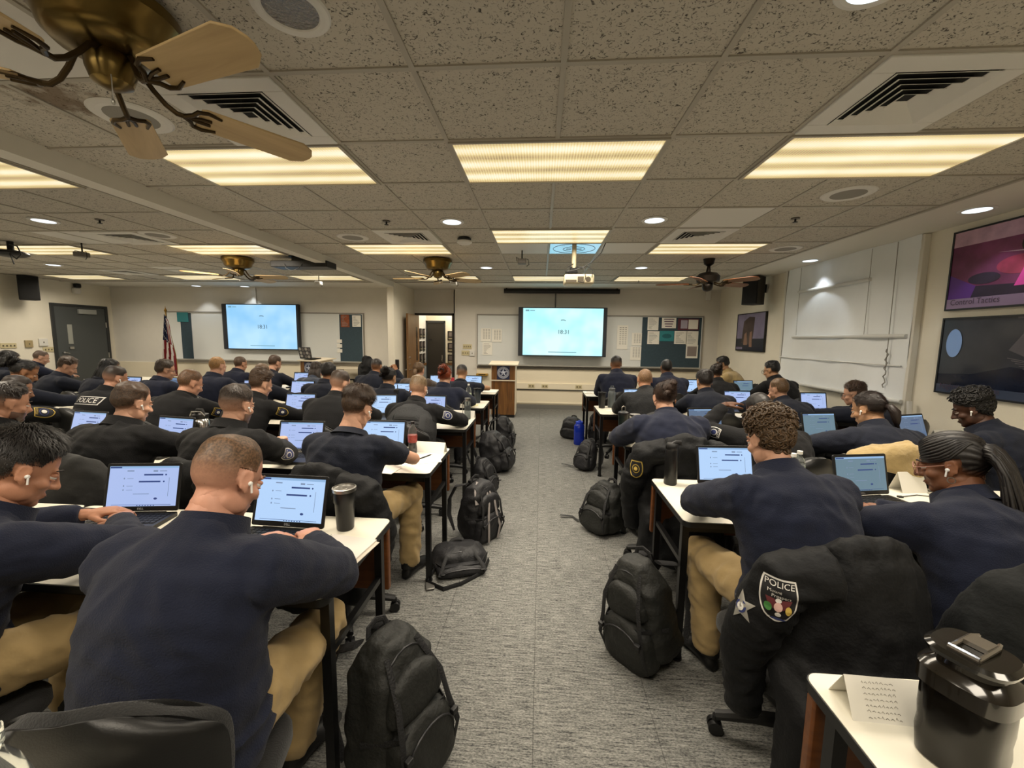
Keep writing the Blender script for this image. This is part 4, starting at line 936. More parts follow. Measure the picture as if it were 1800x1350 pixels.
def shoe_mesh():
    b = MB(); rings = []
    for y, wd, z0, z1 in ((-.085, .022, .004, .05), (-.07, .034, 0, .085), (-.03, .038, 0, .105), (.03, .038, 0, .098), (.08, .043, 0, .07), (.13, .047, 0, .055), (.17, .042, .002, .042), (.195, .024, .006, .026)):
        rings.append([(wd*math.cos(2*PI*k/14)*(1 if math.sin(2*PI*k/14) < .2 else .8), y, (z0+z1)/2+(z1-z0)/2*max(-.97, math.sin(2*PI*k/14)) if True else 0) for k in range(14)])
    b.loft(rings); b.tube([(0, -.05, .07), (0, -.045, .13), (0, -.04, .17)], [.043, .045, .045], 12)
    me = b.mesh('shoe', [mat('black_boot', '#101010', .45)], 45); return me
SHOE = shoe_mesh()
M_EYEW = mat('eye_white', '#d8d2ca', .3); M_IRIS = mat('eye_dark', '#1a120d', .2)
def skin(h):
    return mat('skin_'+h, '#'+h, .52, var=.07, vscale=30, bump=.05, bscale=250, spec=.4)
def hair_mat(h, sk):
    nm = f'hair_{h}_{sk}'
    if nm in MT: return MT[nm]
    m = mat(nm, '#'+h, .5); nt = m.node_tree; b = nt.nodes['Principled BSDF']; L = nt.links.new
    at = nt.nodes.new('ShaderNodeAttribute'); at.attribute_name = 'hair_mix'
    n = nt.nodes.new('ShaderNodeTexNoise'); n.inputs['Scale'].default_value = 160; n.inputs['Detail'].default_value = 3
    tc = nt.nodes.new('ShaderNodeTexCoord'); L(tc.outputs['Object'], n.inputs[0])
    r = nt.nodes.new('ShaderNodeValToRGB'); c = lin('#'+h); r.color_ramp.elements[0].position = .35; r.color_ramp.elements[1].position = .7
    r.color_ramp.elements[0].color = (*[x*.5 for x in c], 1); r.color_ramp.elements[1].color = (*[min(1, x*1.7) for x in c], 1); L(n.outputs[0], r.inputs[0])
    mx = nt.nodes.new('ShaderNodeMixRGB'); mx.inputs[1].default_value = (*lin('#'+sk), 1); L(at.outputs['Fac'], mx.inputs[0]); L(r.outputs[0], mx.inputs[2]); L(mx.outputs[0], b.inputs['Base Color'])
    return m
def sstep(x, a, b): t = np.clip((x-a)/(b-a), 0, 1); return t*t*(3-2*t)
def strands(P, N, D, L_, wd, dens, lift=.35, curl=0, seed=0):
    """thin tapered ribbons growing from points P"""
    g = np.random.default_rng(seed); n = len(P); R = g.normal(size=(n, 3))
    S = np.cross(N, D); S /= np.linalg.norm(S, axis=1)[:, None]+1e-9
    d1 = D+N*lift+.3*R*.5; d1 /= np.linalg.norm(d1, axis=1)[:, None]
    d2 = D-N*.15+S*g.normal(size=(n, 1))*.4+.25*R*.5+curl*S; d2 /= np.linalg.norm(d2, axis=1)[:, None]
    L_ = (L_*g.uniform(.6, 1.2, n))[:, None]
    A = P; B = P+d1*L_*.5; Cc = B+d2*L_*.5
    v = np.stack([A-S*wd, A+S*wd, B+S*wd*.8, B-S*wd*.8, Cc], 1).reshape(-1, 3)
    o = 5*np.arange(n)
    f = [(a, a+1, a+2, a+3) for a in o.tolist()]+[(a+3, a+2, a+4) for a in o.tolist()]
    return v, f, np.repeat(dens, 5)
def hair_build(style, near, seed, side=.006, top=.016, fade=False, front=0, recede=0, nstr=None):
    hv, hn, hf = (HEADN if near else HEADF)[3:6]
    x, y, z = hv.T; az = np.degrees(np.abs(np.arctan2(x, y+.012))); el = np.degrees(np.arctan2(z-.02, np.hypot(x, y+.012)))
    thr = np.interp(az, [0, 38, 56, 66, 80, 98, 122, 180], [32+recede, 32+recede, 22+recede*.5, -12, 2, -26, -46, -56])
    m = np.clip((el-thr)/8, 0, 1)
    m[(np.abs(x) > .066) & (y > -.034) & (y < .035) & (z < .026)] = 0
    T = sstep(el, 8, 52); g = np.random.default_rng(seed)
    lump = np.array([fbm(p, 34, seed) for p in hv])
    th = (side+(top-side)*T)*np.sqrt(m)*(1+.4*lump)+front*sstep(y, .0, .07)*T*m
    if style in ('bun', 'pony'): th = (.009+.004*lump)*np.sqrt(m)
    if style == 'braids': th = (.008+.004*np.abs(np.sin(np.arctan2(x, np.abs(z-.0)+.02)*13)))*np.sqrt(m)
    up_ = el-thr; taper = taper_ = sstep(up_, 0, 42)
    dens = np.clip(.06+.94*sstep(el, -48, 26), 0, 1)*np.clip(m*1.5, 0, 1) if fade else np.clip(m*1.6, 0, 1)*(.5+.5*sstep(up_, 0, 26))
    if style in ('buzz', 'short', 'quiff', 'curly'): th = th*(.25+.75*taper)
    nv = hv+hn*(th+.0006)[:, None]
    ok = m > 0; fs = [q for q in hf if all(ok[i] for i in q)]
    b = MB(); b.add(nv, fs); D = [dens]
    whorl = np.array([0, -.05, .12]); N = nstr or (4200 if near else 700)
    idx = g.choice(len(fs), N); W = g.dirichlet(np.ones(4), N)
    F4 = np.array([q if len(q) == 4 else (*q, q[0]) for q in fs]); Q = F4[idx]
    P = (nv[Q]*W[:, :, None]).sum(1); NN = hn[Q].mean(1); NN /= np.linalg.norm(NN, axis=1)[:, None]; dd = dens[Q].mean(1); tt = T[Q].mean(1)
    fl = P-whorl; 
    if style in ('bun', 'pony', 'braids'): fl = np.array([0, -.12, .015])-P
    if style == 'quiff': fl = np.tile(np.array([.35, .5, .3]), (N, 1))*tt[:, None]+fl*(1-tt)[:, None]*3
    fl = fl-NN*(fl*NN).sum(1)[:, None]; fl /= np.linalg.norm(fl, axis=1)[:, None]+1e-9
    Ln = .005+(.5*side+(top*1.1-.5*side)*tt)*(.4+.6*taper_[Q].mean(1))
    if style in ('bun', 'pony', 'long'): Ln = np.full(N, .035)
    if style == 'buzz': Ln = np.full(N, .006)
    if style != 'braids':
        keep = g.uniform(size=N) < dd
        v, f, dn = strands(P[keep]-NN[keep]*.002, NN[keep], fl[keep], Ln[keep], .0011 if near else .0026, np.ones(keep.sum()), .15 if style in ('bun', 'pony', 'long', 'buzz') else .45, 0, seed)
        b.add(v, f); D.append(dn)
    def addtube(pts, r_, n=6):
        k0 = b.n; b.tube(pts, r_, n); D.append(np.ones(b.n-k0))
    def tuft(cen, rx, n, L_):
        k0 = b.n; b.ell(cen, rx, 16, 10); b.v[-1] = np.array([p+(p-np.array(cen))*.22*fbm(p, 60, seed) for p in b.v[-1]]); D.append(np.ones(b.n-k0))
        a = g.normal(size=(n, 3)); a /= np.linalg.norm(a, axis=1)[:, None]; p = np.array(cen)+a*np.array(rx)
        t_ = np.cross(a, np.array([.2, 1, .1])); t_ /= np.linalg.norm(t_, axis=1)[:, None]+1e-9
        v, f, dn = strands(p, a, t_, np.full(n, L_), .0014 if near else .0028, np.ones(n), .1, 0, seed+1); b.add(v, f); D.append(dn)
    if style == 'bun': tuft((.004, -.118, .062), (.05, .042, .05), 340, .05); tuft((.022, -.148, .085), (.026, .022, .024), 120, .035); tuft((-.02, -.15, .01), (.022, .02, .02), 90, .03)
    if style == 'curly':
        for q in range(560):
            i = g.integers(len(P)); p = V(P[i]); n_ = V(NN[i])
            if tt[i] < .15 and g.uniform() < .5: continue
            s1 = n_.orthogonal().normalized(); s1.rotate(Matrix.Rotation(g.uniform(0, 6.28), 3, n_)); s2 = n_.cross(s1)
            R_ = g.uniform(.009, .016); tw = g.uniform(1.0, 1.7); hgt = g.uniform(.004, .014)*(0.4+tt[i])
            pts = [p+s1*(R_*math.cos(a))+s2*(R_*math.sin(a))+n_*(hgt*a/6.28)+s1*(.004*a/6.28) for a in np.linspace(0, 6.28*tw, 12)]
            addtube(pts, [.0034]*3+[.0044]*6+[.0034, .0026, .0014], 5)
    if style == 'pony':
        tl_ = [(0, -.1, .0), (0, -.13, -.01), (.005, -.145, -.05), (.01, -.135, -.1), (.012, -.125, -.15)]; addtube(tl_, [.018, .024, .03, .024, .008], 12)
        for q in range(160):
            a = g.uniform(0, 6.28); o_ = V((math.cos(a), math.sin(a)*.7, 0)); addtube([V(p)+o_*r_*1.02 for p, r_ in zip(tl_, (.018, .024, .03, .025, .012))], [.0012, .0015, .0015, .001, .0004], 4)
        k0 = b.n
    if style == 'braids':
        for q in range(230):
            a = g.uniform(0, 6.28); rr = math.sqrt(g.uniform())*.075; bx, bz = rr*math.cos(a), rr*math.sin(a); L_ = g.uniform(.24, .36); sp = g.uniform(.5, 1.5)
            pts = [(bx*.5, -.092, .035+bz*.5)]
            for s_ in (.15, .3, .5, .7, .85, 1.0): pts.append((bx*(.8+sp*s_)+.004*math.sin(q+9*s_), -.105-.05*math.sin(min(s_*2.4, 1.9))-.5*bz*s_+.03*s_, .035+bz*.5*(1-s_)+.03*math.sin(s_*3)-L_*s_**1.4))
            addtube(pts, [.0055, .0066, .006, .0065, .0058, .005, .002], 6)
        for q in range(26):
            th_ = -PI*.62+PI*1.24*q/25; pts = []
            for s_ in np.linspace(0, 1, 7):
                yy = .068-.165*s_; rr = math.sqrt(max(.02, 1-((yy+.012)/.105)**2)); fa = th_*(1-.75*s_**2.2)
                pts.append((.082*rr*math.sin(fa), yy, .035+.088*rr*math.cos(fa)*(1 if abs(fa) < 1.57 else .55)))
            addtube(pts, .0062, 6)
    if style == 'long':
        rg = []
        for s_, wd, dp, yy in ((.0, .07, .05, -.04), (.15, .082, .06, -.05), (.4, .088, .055, -.065), (.7, .092, .045, -.085), (1, .075, .03, -.095)):
            rg.append([(wd*math.cos(2*PI*k/20)*(1+.06*math.sin(5*k)), yy+dp*math.sin(2*PI*k/20), .05-.36*s_) for k in range(20)])
        k0 = b.n; b.loft(rg); D.append(np.ones(b.n-k0))
        for q in range(150):
            a = g.uniform(0, 6.28); addtube([(.074*math.cos(a), -.045+.055*math.sin(a), .05), (.09*math.cos(a), -.063+.06*math.sin(a), -.09), (.093*math.cos(a), -.083+.05*math.sin(a), -.2), (.075*math.cos(a), -.095+.032*math.sin(a), -.315-g.uniform(0, .03))], [.002, .002, .002, .0006], 4)
    return b, np.concatenate(D)

# ------------------------------------------------------------------ clothing materials
def cloth(nm, h, b=.35, sc=26, rough=.9, sheen=.25, var=.1): return mat(nm, h, rough, var=var, vscale=14, bump=b, bscale=sc, sheen=sheen, spec=.25)
NAVY = cloth('navy_fleece', '#171c2e', .3, 240, .95, .06); NAVY2 = cloth('navy_polo', '#121725', .3, 200, .9, .05); BLK = cloth('black_uniform', '#0b0b0d', .25, 180, .85, .03); BLK2 = cloth('black_jacket', '#0c0d0f', .3, 60, .65, .01)
GRN = cloth('olive_jacket', '#5b523f', .4, 60); TAN = cloth('tan_coat', '#a08a5d', .5, 50); DENIM = cloth('denim', '#263043', .5, 120, var=.3); BRN = cloth('brown_top', '#3b2c20', .4, 60)
KHAKI = mat('khaki_twill', '#a58d61', .85, var=.08, vscale=9, bump=.35, bscale=22, sheen=.1, spec=.25); DKP = cloth('dark_trousers', '#15161b', .3, 60)
SEATS = {}
def seg(p, q, n): return [p.lerp(q, i/(n-1)) for i in range(n)]
def person(key, label, short, head, yaw=0, d=.28, w=1.0, shirt=NAVY, sleeve='long', pants=DKP, sk='c08a6a', hair=('short', '2a1d14', {}), hy=0, hp=24, hr=0, lean=0, lh=None, rh=None, near=False, vox=None, brow=None, legs=None, collar='stand', chair_on=True, fold=0, chair_dx=0, slouch=0, bulk=1.0, belly=1.0):
    hx, hy_, zt = head; a = rad(yaw); px, py = hx+d*math.sin(a), hy_-d*math.cos(a)
    vox = vox or (.0105 if near else .0155)
    hc = V((lean, d, zt-.113)); N = V((lean*.8, d-.085, zt-.252)); P0 = V((0, 0, .5)); Pc = V((lean*.15, -.075-slouch, .5+(N.z-.5)*.62))
    spine = lambda t: P0*(1-t)**2+Pc*2*t*(1-t)+N*t*t
    sg = 1 if near else 1
    def torso(k, e):
        ts = (0, .12, .3, .5, .68, .82, .91, .97, 1.06); rx = (.18, .184, .176*belly, .184, .194, .19, .152, .095, .062); ry = (.135, .138, .13*belly, .13, .13, .116, .098, .076, .062)
        pts = [spine(t) for t in ts]; return pts, [((x*w+e)*k, (y_*(.5+.5*w)*bulk+e)*k) for x, y_ in zip(rx, ry)]
    S = {}
    up = spine(.85); tang = (spine(.9)-spine(.8)).normalized(); fwd = V((1, 0, 0)).cross(tang); fwd = -fwd if fwd.y < 0 else fwd
    arms = {}
    for s, tgt in ((-1, lh), (1, rh)):
        sh = up+V((s*.178*w, 0, 0))+tang*.005
        if tgt is None: tgt = (s*.1, d+.32, TZ+.08, 'type')
        T_ = V(tgt[:3]); dv = T_-sh; L1, L2 = .305, .265; dist = min(dv.length, (L1+L2)*.995); dv.normalize(); T_ = sh+dv*dist
        ca = (L1*L1+dist*dist-L2*L2)/(2*L1*dist); ca = max(-1, min(1, ca)); ko = .6 if len(tgt) < 5 else tgt[4]; el = None
        for up__ in (-.75, -.5, -.3, -.15, 0, .2, .4):   # elbows stay above the table top
            pole = V((s*ko, -.2, up__)); pole = (pole-dv*pole.dot(dv)).normalized(); el = sh+dv*L1*ca+pole*L1*math.sqrt(1-ca*ca)
            if el.z > TZ+.058: break
        arms[s] = (sh, el, T_, tgt[3])
    # skin
    b = MB(); pts, rr = torso(.86, -.012); b.tube(pts, rr, 16)
    Rh = Matrix.Translation(hc) @ Matrix.Rotation(rad(hy), 4, 'Z') @ Matrix.Rotation(rad(-hp), 4, 'X') @ Matrix.Rotation(rad(hr), 4, 'Y')
    nb = Rh @ V((0, -.022, -.075)); b.tube([N+V((0, -.0, -.06)), N+V((0, .008, .0)), nb.lerp(N, .35), nb, Rh @ V((0, -.012, -.03))], [(.075, .075), (.06, .062), (.053*min(1.1, w), .056), (.052, .056), (.045, .05)], 16)
    for s in (-1, 1):
        sh, el, T_, ps = arms[s]; b.tube([sh, sh.lerp(el, .5), el, el.lerp(T_, .35), T_], [.05, .043, .038, .037, .026], 12, round_=True)
    v, n_, f = remesh(b, max(vox*.9, .0095), 3); B = MB(); B.add(v, f, 0)
    ht = HEADN if near else HEADF
    B.add(ht[0], ht[1], 0, Rh); B.m[-len(ht[1]):] = ht[2]
    for s in (-1, 1):
        sh, el, T_, ps = arms[s]; hvv, hff = HANDS[ps+('_n' if near else '_f')]; hvv = hvv*np.array([s, 1, 1])
        dr = (T_-el).normalized(); fd = V((dr.x*.8, dr.y, dr.z*.15-.05)); 
        if ps == 'fist': fd = dr
        fd.normalize(); x_ = fd.cross(V((0, 0, 1))); 
        if ps == 'up': pass
        if x_.length < .2: x_ = V((1, 0, 0))
        x_.normalize(); z_ = x_.cross(fd)
        xf = Matrix(((x_.x, fd.x, z_.x, T_.x), (x_.y, fd.y, z_.y, T_.y), (x_.z, fd.z, z_.z, T_.z), (0, 0, 0, 1)))
        B.add(hvv, hff if s == 1 else [q[::-1] for q in hff], 0, xf)
    hcol = brow or hair[1]
    root = bpy.data.objects.new('person', B.mesh('body', [skin(sk), M_EYEW, M_IRIS, mat('brow_'+hcol, '#'+hcol, .7), mat('lip_line_'+sk, [c*.45 for c in lin('#'+sk)], .6)], 50)); C.objects.link(root)
    root.location = (px, py, 0); root.rotation_euler = (0, 0, a); tag(root, label, 'person', 'people seated at the tables')
    # shirt
    thick = .014 if collar != 'polo' else .008
    b = MB(); pts, rr = torso(1, thick); b.tube(pts, rr, 20)
    for s in (-1, 1):
        sh, el, T_, ps = arms[s]; k = bulk**.5*(1.12 if collar == 'stand' else 1.04)
        if sleeve == 'short':
            q = sh.lerp(el, .56); b.tube([up.lerp(sh, .55), sh, sh.lerp(el, .35), q], [(.075, .075), (.073, .075), (.068, .07), (.066, .068)], 14, round_=False)
        else:
            wr = el.lerp(T_, .93); b.tube([up.lerp(sh, .55), sh, sh.lerp(el, .35), sh.lerp(el, .75), el, el.lerp(T_, .3), el.lerp(T_, .7), wr], [.075*k, .077*k, .07*k, .062*k, .058*k, .054*k, .045*k, .038*k], 14)
    v, n_, f = remesh(b, vox, 5 if near else 3)
    amp = .010 if near else .005
    g = [fbm((p[0]*.6, p[1], p[2]*1.6+p[0]*.7), 9, hx*3) for p in v]; g2 = [fbm((p[0]*.5+p[2]*.8, p[1], p[2]*1.5), 21, hy_*3) for p in v]
    dsp = np.array([amp*(1-2*abs(a_))*.35+amp*.35*b_ for a_, b_ in zip(g, g2)])
    hh = (v[:, 2]-.5)/(N.z-.5); waist = np.exp(-((hh-.16)/.3)**2); af = np.zeros(len(v))
    for s in (-1, 1):
        q = arms[s][0]*.75+spine(.7)*.25; af += np.exp(-np.linalg.norm(v-np.array(q), axis=1)/.12); q = arms[s][1]; af += .8*np.exp(-np.linalg.norm(v-np.array(q), axis=1)/.07)
    n1 = np.array([1-2.6*abs(fbm((p[0]*.35, p[1]*.35, p[2]*1.5+p[0]*.25), 11, hx*3)) for p in v]); n2 = np.array([1-2.6*abs(fbm((p[0]*.5-p[2]*.5, p[1]*.6, p[2]*.9+abs(p[0])*1.1), 12, hy_*3)) for p in v])
    fz = .017 if near else .009; dsp += fz*(waist*n1+np.minimum(af, 1)*n2)*.8; v = v+n_*dsp[:, None]
    bb = MB(); bb.add(v, f)
    tn = (N-spine(.9)).normalized()*.55+V((0, .25, .8))*.45; tn.normalize(); hcoll = .058 if collar in ('stand', 'uniform') else .03
    cb = N+tn*.004; x_ = V((1, 0, 0)); y_ = tn.cross(x_); rings = []
    prof = [(1.22, 0), (1.08, .5), (1.03, 1), (1.12, 1), (1.2, .5), (1.36, 0)] if collar != 'polo' else [(1.15, 0), (1.06, .7), (1.06, 1.05), (1.12, 1.08), (1.28, .5), (1.52, -.15), (1.46, -.2)]
    for kr, kz in prof: rings.append([tuple(cb+x_*(.073*kr*math.cos(2*PI*j/24))+y_*(.078*kr*math.sin(2*PI*j/24)+.004)+tn*hcoll*kz) for j in range(24)])
    if collar != 'none': bb.loft(rings, cap=False)
    shirt_o = bb.build('shirt' if shirt not in (BLK2, GRN, TAN) else 'jacket', shirt, root, ang=60)
    S['shirt'] = shirt_o; S['arms'] = arms; S['spine'] = spine; S['root'] = root; S['fwd'] = fwd; S['bvh'] = None; S['v'] = v; S['f'] = f; S['N'] = N; S['up'] = up; S['w'] = w
    # trousers and shoes
    lg = legs or [(-.13, .42, -.12, .36), (.13, .42, .12, .36)]
    b = MB(); b.tube([V((0, -.03, .64)), V((0, -.03, .55)), V((0, -.03, .49)), V((0, -.03, .468))], [(.165*w, .118*bulk), (.18*w, .13*bulk), (.17*w, .12*bulk), (.13*w, .09*bulk)], 16)
    for (kx, ky, fx, fy), s in zip(lg, (-1, 1)):
        h_ = V((s*.088*w, .0, .562)); kn = V((kx, ky, .54)); an = V((fx, fy, .13))
        b.tube([h_, h_.lerp(kn, .35), h_.lerp(kn, .75), kn], [(.09*w, .088), (.088*w, .085), (.076*w, .073), (.066*w, .064)], 14, round_=True)
        b.tube([kn+V((0, .01, .0)), kn.lerp(an, .3), kn.lerp(an, .65), an], [.066*w, .067*w, .062, .062], 14, round_=True)
    v, n_, f = remesh(b, max(vox, .013), 3)
    if near: v = v+n_*np.array([.008*(1-2.4*abs(fbm((p[0], p[1]*1.3+p[2]*.5, p[2]*.8), 10, 3.3)))+.006*(1-2.4*abs(fbm((p[0]*.5, p[1]*1.6, p[2]*1.5), 13, hx)))+.003*fbm(p, 28, 1) for p in v])[:, None]
    bb = MB(); bb.add(v, f); bb.build('trousers', pants, root, ang=60)
    for (kx, ky, fx, fy) in lg:
        so_ = bpy.data.objects.new('shoe', SHOE); C.objects.link(so_); so_.parent = root; so_.location = (fx, fy+.03, 0); so_.rotation_euler = (0, 0, rad(-12)*(1 if fx > 0 else -1))
    # hair
    st = hair[0]
    if st != 'none':
        hb, dn = hair_build(st, near, abs(hash_(key)), **hair[2]); ho = hb.build('hair', hair_mat(hair[1], sk), root, ang=None)
        at = ho.data.attributes.new('hair_mix', 'FLOAT', 'POINT'); at.data.foreach_set('value', dn.astype(np.float32)); ho.matrix_local = Rh
        S['hair'] = ho
    S['Rh'] = Rh; S['pos'] = (px, py, a); SEATS[key] = S
    co_ = .055+.1*max(0, bulk-1)+.1*max(0, w-1.05)
    if chair_on: S['chair'] = chair(px+chair_dx+co_*math.sin(a), py-co_*math.cos(a), a+rad(fold), f'black task chair under {short}')
    return S
def hash_(s): return sum((i+1)*ord(c) for i, c in enumerate(s)) % 9973
def decal(S, name, center, nrm, right, arrs, mats, off=.003, parent=None, bvh=None):
    """lay flat artwork (list of (verts, faces, material)) over the wearer's shirt"""
    if bvh is None:
        if S['bvh'] is None: S['bvh'] = BVHTree.FromPolygons([tuple(p) for p in S['v']], S['f'])
        bvh = S['bvh']
    n = V(nrm).normalized(); x = V(right); x = (x-n*x.dot(n)).normalized(); y = n.cross(x); c = V(center); b = MB()
    for k, (v, f, mi) in enumerate(arrs):
        out = []
        for p in v:
            q = c+x*p[0]+y*p[1]; h, hn, i, dd = bvh.ray_cast(q+n*.12, -n, .3)
            if h is None or hn.dot(n) < .25:
                h2 = bvh.find_nearest(q); h, hn = h2[0], h2[1]
            out.append(tuple(h+n*(off+.0016*k+p[2])))
        b.add(out, f, mi)
    return b.build(name, mats, parent or S['shirt'], ang=None)
def strip(fn, v0, v1, nv=14, nu=8):
    v, f = [], []
    for j in range(nv+1):
        t = v0+(v1-v0)*j/nv; a, c = fn(t)
        for i in range(nu+1): v.append((a+(c-a)*i/nu, t, 0))
    for j in range(nv):
        for i in range(nu): k = j*(nu+1)+i; f.append((k, k+1, k+nu+2, k+nu+1))
    return v, f
def shield(s=1.0, hw=.038, top=.045, bot=-.055):
    def fn(t):
        t = t/s
        if t > 0: w_ = hw*(1-.18*(t/top)**2)
        else: w_ = hw*math.sqrt(max(0, 1-(t/bot)**2.2))
        return -w_*s, w_*s
    return strip(fn, bot*s*.995, top*s)
def oval(rx, ry): return strip(lambda t: (-rx*math.sqrt(max(0, 1-(t/ry)**2)), rx*math.sqrt(max(0, 1-(t/ry)**2))), -ry*.995, ry*.995, 12, 6)
def txt(s, size, x=0, y=0, sx=1):
    v, f = text_arr(s, size); return v*np.array([sx, 1, 1])+np.array([x, y, 0]), f
P_GOLD = mat('patch_gold', '#b59a45', .7); P_WHT = mat('patch_white', '#d5d2cc', .7); P_BLK = mat('patch_black', '#141316', .8); P_BLU = mat('patch_blue', '#2b3566', .7)
def arm_patch(S, side, kind='gold', t=.42, face=None, size=1.0):
    sh, el, T_, ps = S['arms'][side]; ax = (el-sh).normalized(); c = sh.lerp(el, t)
    n = V(face or (side*.65, -.75, .15)); n = (n-ax*n.dot(ax)).normalized(); right = n.cross(ax)
    right = -right if n.cross(right).dot(-ax) < 0 else right
    k = size; ar = []
    if kind == 'gold': ar = [(*shield(k), 0), (*shield(.9*k), 1), (*oval(.026*k, .024*k), 2), (*oval(.021*k, .019*k), 1), (*oval(.012*k, .014*k), 3)]; ar.append((*txt('POLICE', .014*k, 0, .034*k), 0))
    if kind == 'white': ar = [(*shield(k), 3), (*shield(.9*k), 1), (*oval(.022*k, .024*k), 3), (*oval(.018*k, .019*k), 2), (*txt('POLICE', .017*k, 0, .032*k), 3)]
    if kind == 'blue': ar = [(*shield(k), 3), (*shield(.88*k), 2), (*oval(.02*k, .024*k), 3), (*oval(.014*k, .017*k), 2), (*txt('POLICE', .016*k, 0, .031*k), 3)]
    return decal(S, 'shoulder_patch', c+n*.02, n, right, ar, [P_GOLD, P_BLK, P_BLU, P_WHT])
def earbud(S, side=1):
    b = MB(); b.ell((side*.083, .002, -.01), (.006, .007, .007), 10, 6); b.tube([(side*.086, .004, -.012), (side*.088, .012, -.034)], .0028, 7)
    o_ = b.build('earbud', mat('earbud_white', '#e8e6e2', .3), S['root']); o_.matrix_local = S['Rh']; return o_
def specs(S, m):
    b = MB()
    for s in (-1, 1):
        xf = Matrix.Translation((s*.034, .1, -.004)) @ Matrix.Rotation(PI/2, 4, 'X'); b.ring((0, 0, 0), .024, .0019, 22, 6, 0, xf); b.tube([(s*.058, .098, .002), (s*.075, .06, .004), (s*.083, -.012, .008)], .0017, 6)
    b.tube([(-.01, .104, .002), (0, .107, .004), (.01, .104, .002)], .0017, 6); o_ = b.build('glasses', m, S['root']); o_.matrix_local = S['Rh']; return o_
# ------------------------------------------------------------------ the people
FAIR, TANS, MED, DARK, OLV = 'c2947a', 'ad7d5e', '9c6d4c', '4b3022', 'b58a68'
def S_(side, top, **k): return dict(side=side, top=top, **k)
X = {}
def P(key, *a, **k): X[key] = person(key, *a, **k); return X[key]
# first row left
P('A1', 'broad man in a navy pullover hunched over the nearest laptop, at the aisle corner', 'the broad man nearest the viewer', (-.90, 1.09, 1.275), 0, 0.2, 1.06, NAVY, 'long', KHAKI, 'c5917a', ('buzz', '5d4530', S_(.003, .009, fade=True, nstr=9000)), -14, 30, -4, rh=(.06, .51, .82, 'type', 1.7), lh=(-.14, .47, .82, 'type', 1.0), near=True, vox=.0095, legs=[(-.24, .42, -.2, .36), (.13, .44, .04, .38)], bulk=1.15, belly=1.05, fold=14)
P('A2', 'young man in navy with thick dark hair, cut by the left edge', 'the young man cut off by the left edge', (-1.75, 1.22, 1.225), -12, 0.24, 1.08, NAVY, 'long', KHAKI, 'b27e62', ('short', '17120f', S_(.009, .034, front=.012, nstr=9000)), -14, 30, -3, near=True, rh=(.0, .5, .82, 'type', 1.0), lh=(-.2, .5, .82, 'type'), bulk=1.1, legs=[(-.14, .42, -.12, .36), (.24, .38, .2, .33)])
# second row left
P('B1', 'man in a short-sleeved navy polo and khakis with brown hair, elbow on the table', 'the man in the short-sleeved polo', (-1.07, 2.3, 1.265), -4, 0.15, 1.1, NAVY2, 'short', KHAKI, FAIR, ('short', '3c2918', S_(.008, .03, nstr=7000)), -10, 26, 0, near=True, collar='polo', rh=(.06, .42, .82, 'type', 4), legs=[(-.14, .42, -.12, .36), (.2, .44, .22, .37)])
P('B2', 'bearded man in a black jacket with a blue shoulder patch, hands clasped above his laptop', 'the man with clasped hands', (-1.83, 2.32, 1.265), 0, 0.15, 1.1, BLK, 'long', DKP, FAIR, ('short', '31241a', S_(.005, .014, fade=True, nstr=5000)), -8, 14, 0, near=True, rh=(.03, .5, .83, 'fist'), lh=(-.035, .5, .84, 'fist'), collar='uniform', brow='31241a')
P('B3', 'man in a plain black jacket with short brown hair, between two violet-lit laptops', 'the man between two violet laptops', (-2.52, 2.33, 1.26), 0, 0.15, 1.12, BLK, 'long', DKP, FAIR, ('buzz', '3d2b1c', S_(.009, .018, nstr=7000)), -14, 16, 0, near=True)
P('B4', 'man in black with dark hair and a stubbled jaw at the left edge, second row', 'the stubbled man at the left edge', (-3.33, 2.3, 1.245), 0, 0.15, 1.0, BLK, 'long', DKP, 'a87a60', ('short', '1f1610', S_(.006, .024, fade=True)), -18, 16, 0)
# third row left
P('C1', 'man in a black load-bearing vest with cropped sandy hair, third row at the aisle', 'the man in the vest', (-1.12, 3.66, 1.215), 0, 0.25, 1.05, BLK, 'long', DKP, FAIR, ('buzz', '6b563a', S_(.004, .013, fade=True, nstr=3000)), -5, 20, 0, near=True, rh=(.26, .52, .815, 'flat'), collar='uniform')
P('C2', 'man in a plain charcoal pullover looking down, directly behind the polo wearer', 'the man in the charcoal pullover', (-1.84, 3.62, 1.25), 0, 0.25, 1.12, BLK, 'long', DKP, FAIR, ('buzz', '33251a', S_(.004, .014, fade=True)), -22, 20, 0)
P('C3', 'man with swept brown hair in a black shirt with gold-edged shoulder patch, third row', 'the man with swept brown hair', (-2.58, 3.58, 1.235), -4, 0.25, 1.02, BLK, 'long', DKP, FAIR, ('quiff', '3b2817', S_(.007, .036, front=.012)), -18, 18, 0, collar='uniform', rh=(.16, .55, .815, 'type'))
P('C4', 'heavyset man in a black uniform with cropped reddish hair, third row', 'the heavyset man in black', (-3.2, 3.5, 1.24), -4, 0.2, 1.25, BLK, 'long', DKP, 'c08d72', ('buzz', '5a3f28', S_(.005, .011)), -20, 24, 0, collar='uniform', bulk=1.25)
P('C5', 'man whose jacket has a white POLICE panel across the back, left half', 'the man with the POLICE panel', (-4.27, 3.8, 1.235), -6, 0.17, 1.1, BLK, 'long', DKP, 'b88970', ('buzz', '2a1f17', S_(.004, .012, fade=True)), -14, 18, 0, collar='uniform')
P('C6', 'man with a gold round shoulder patch reaching forward, far left third row', 'the man with the gold shoulder patch', (-4.6, 3.25, 1.185), -8, 0.2, 1.05, BLK, 'long', DKP, 'a87c62', ('buzz', '241a14', S_(.004, .012, fade=True)), -16, 20, 0, rh=(.3, .72, .8, 'flat', .4), collar='uniform')
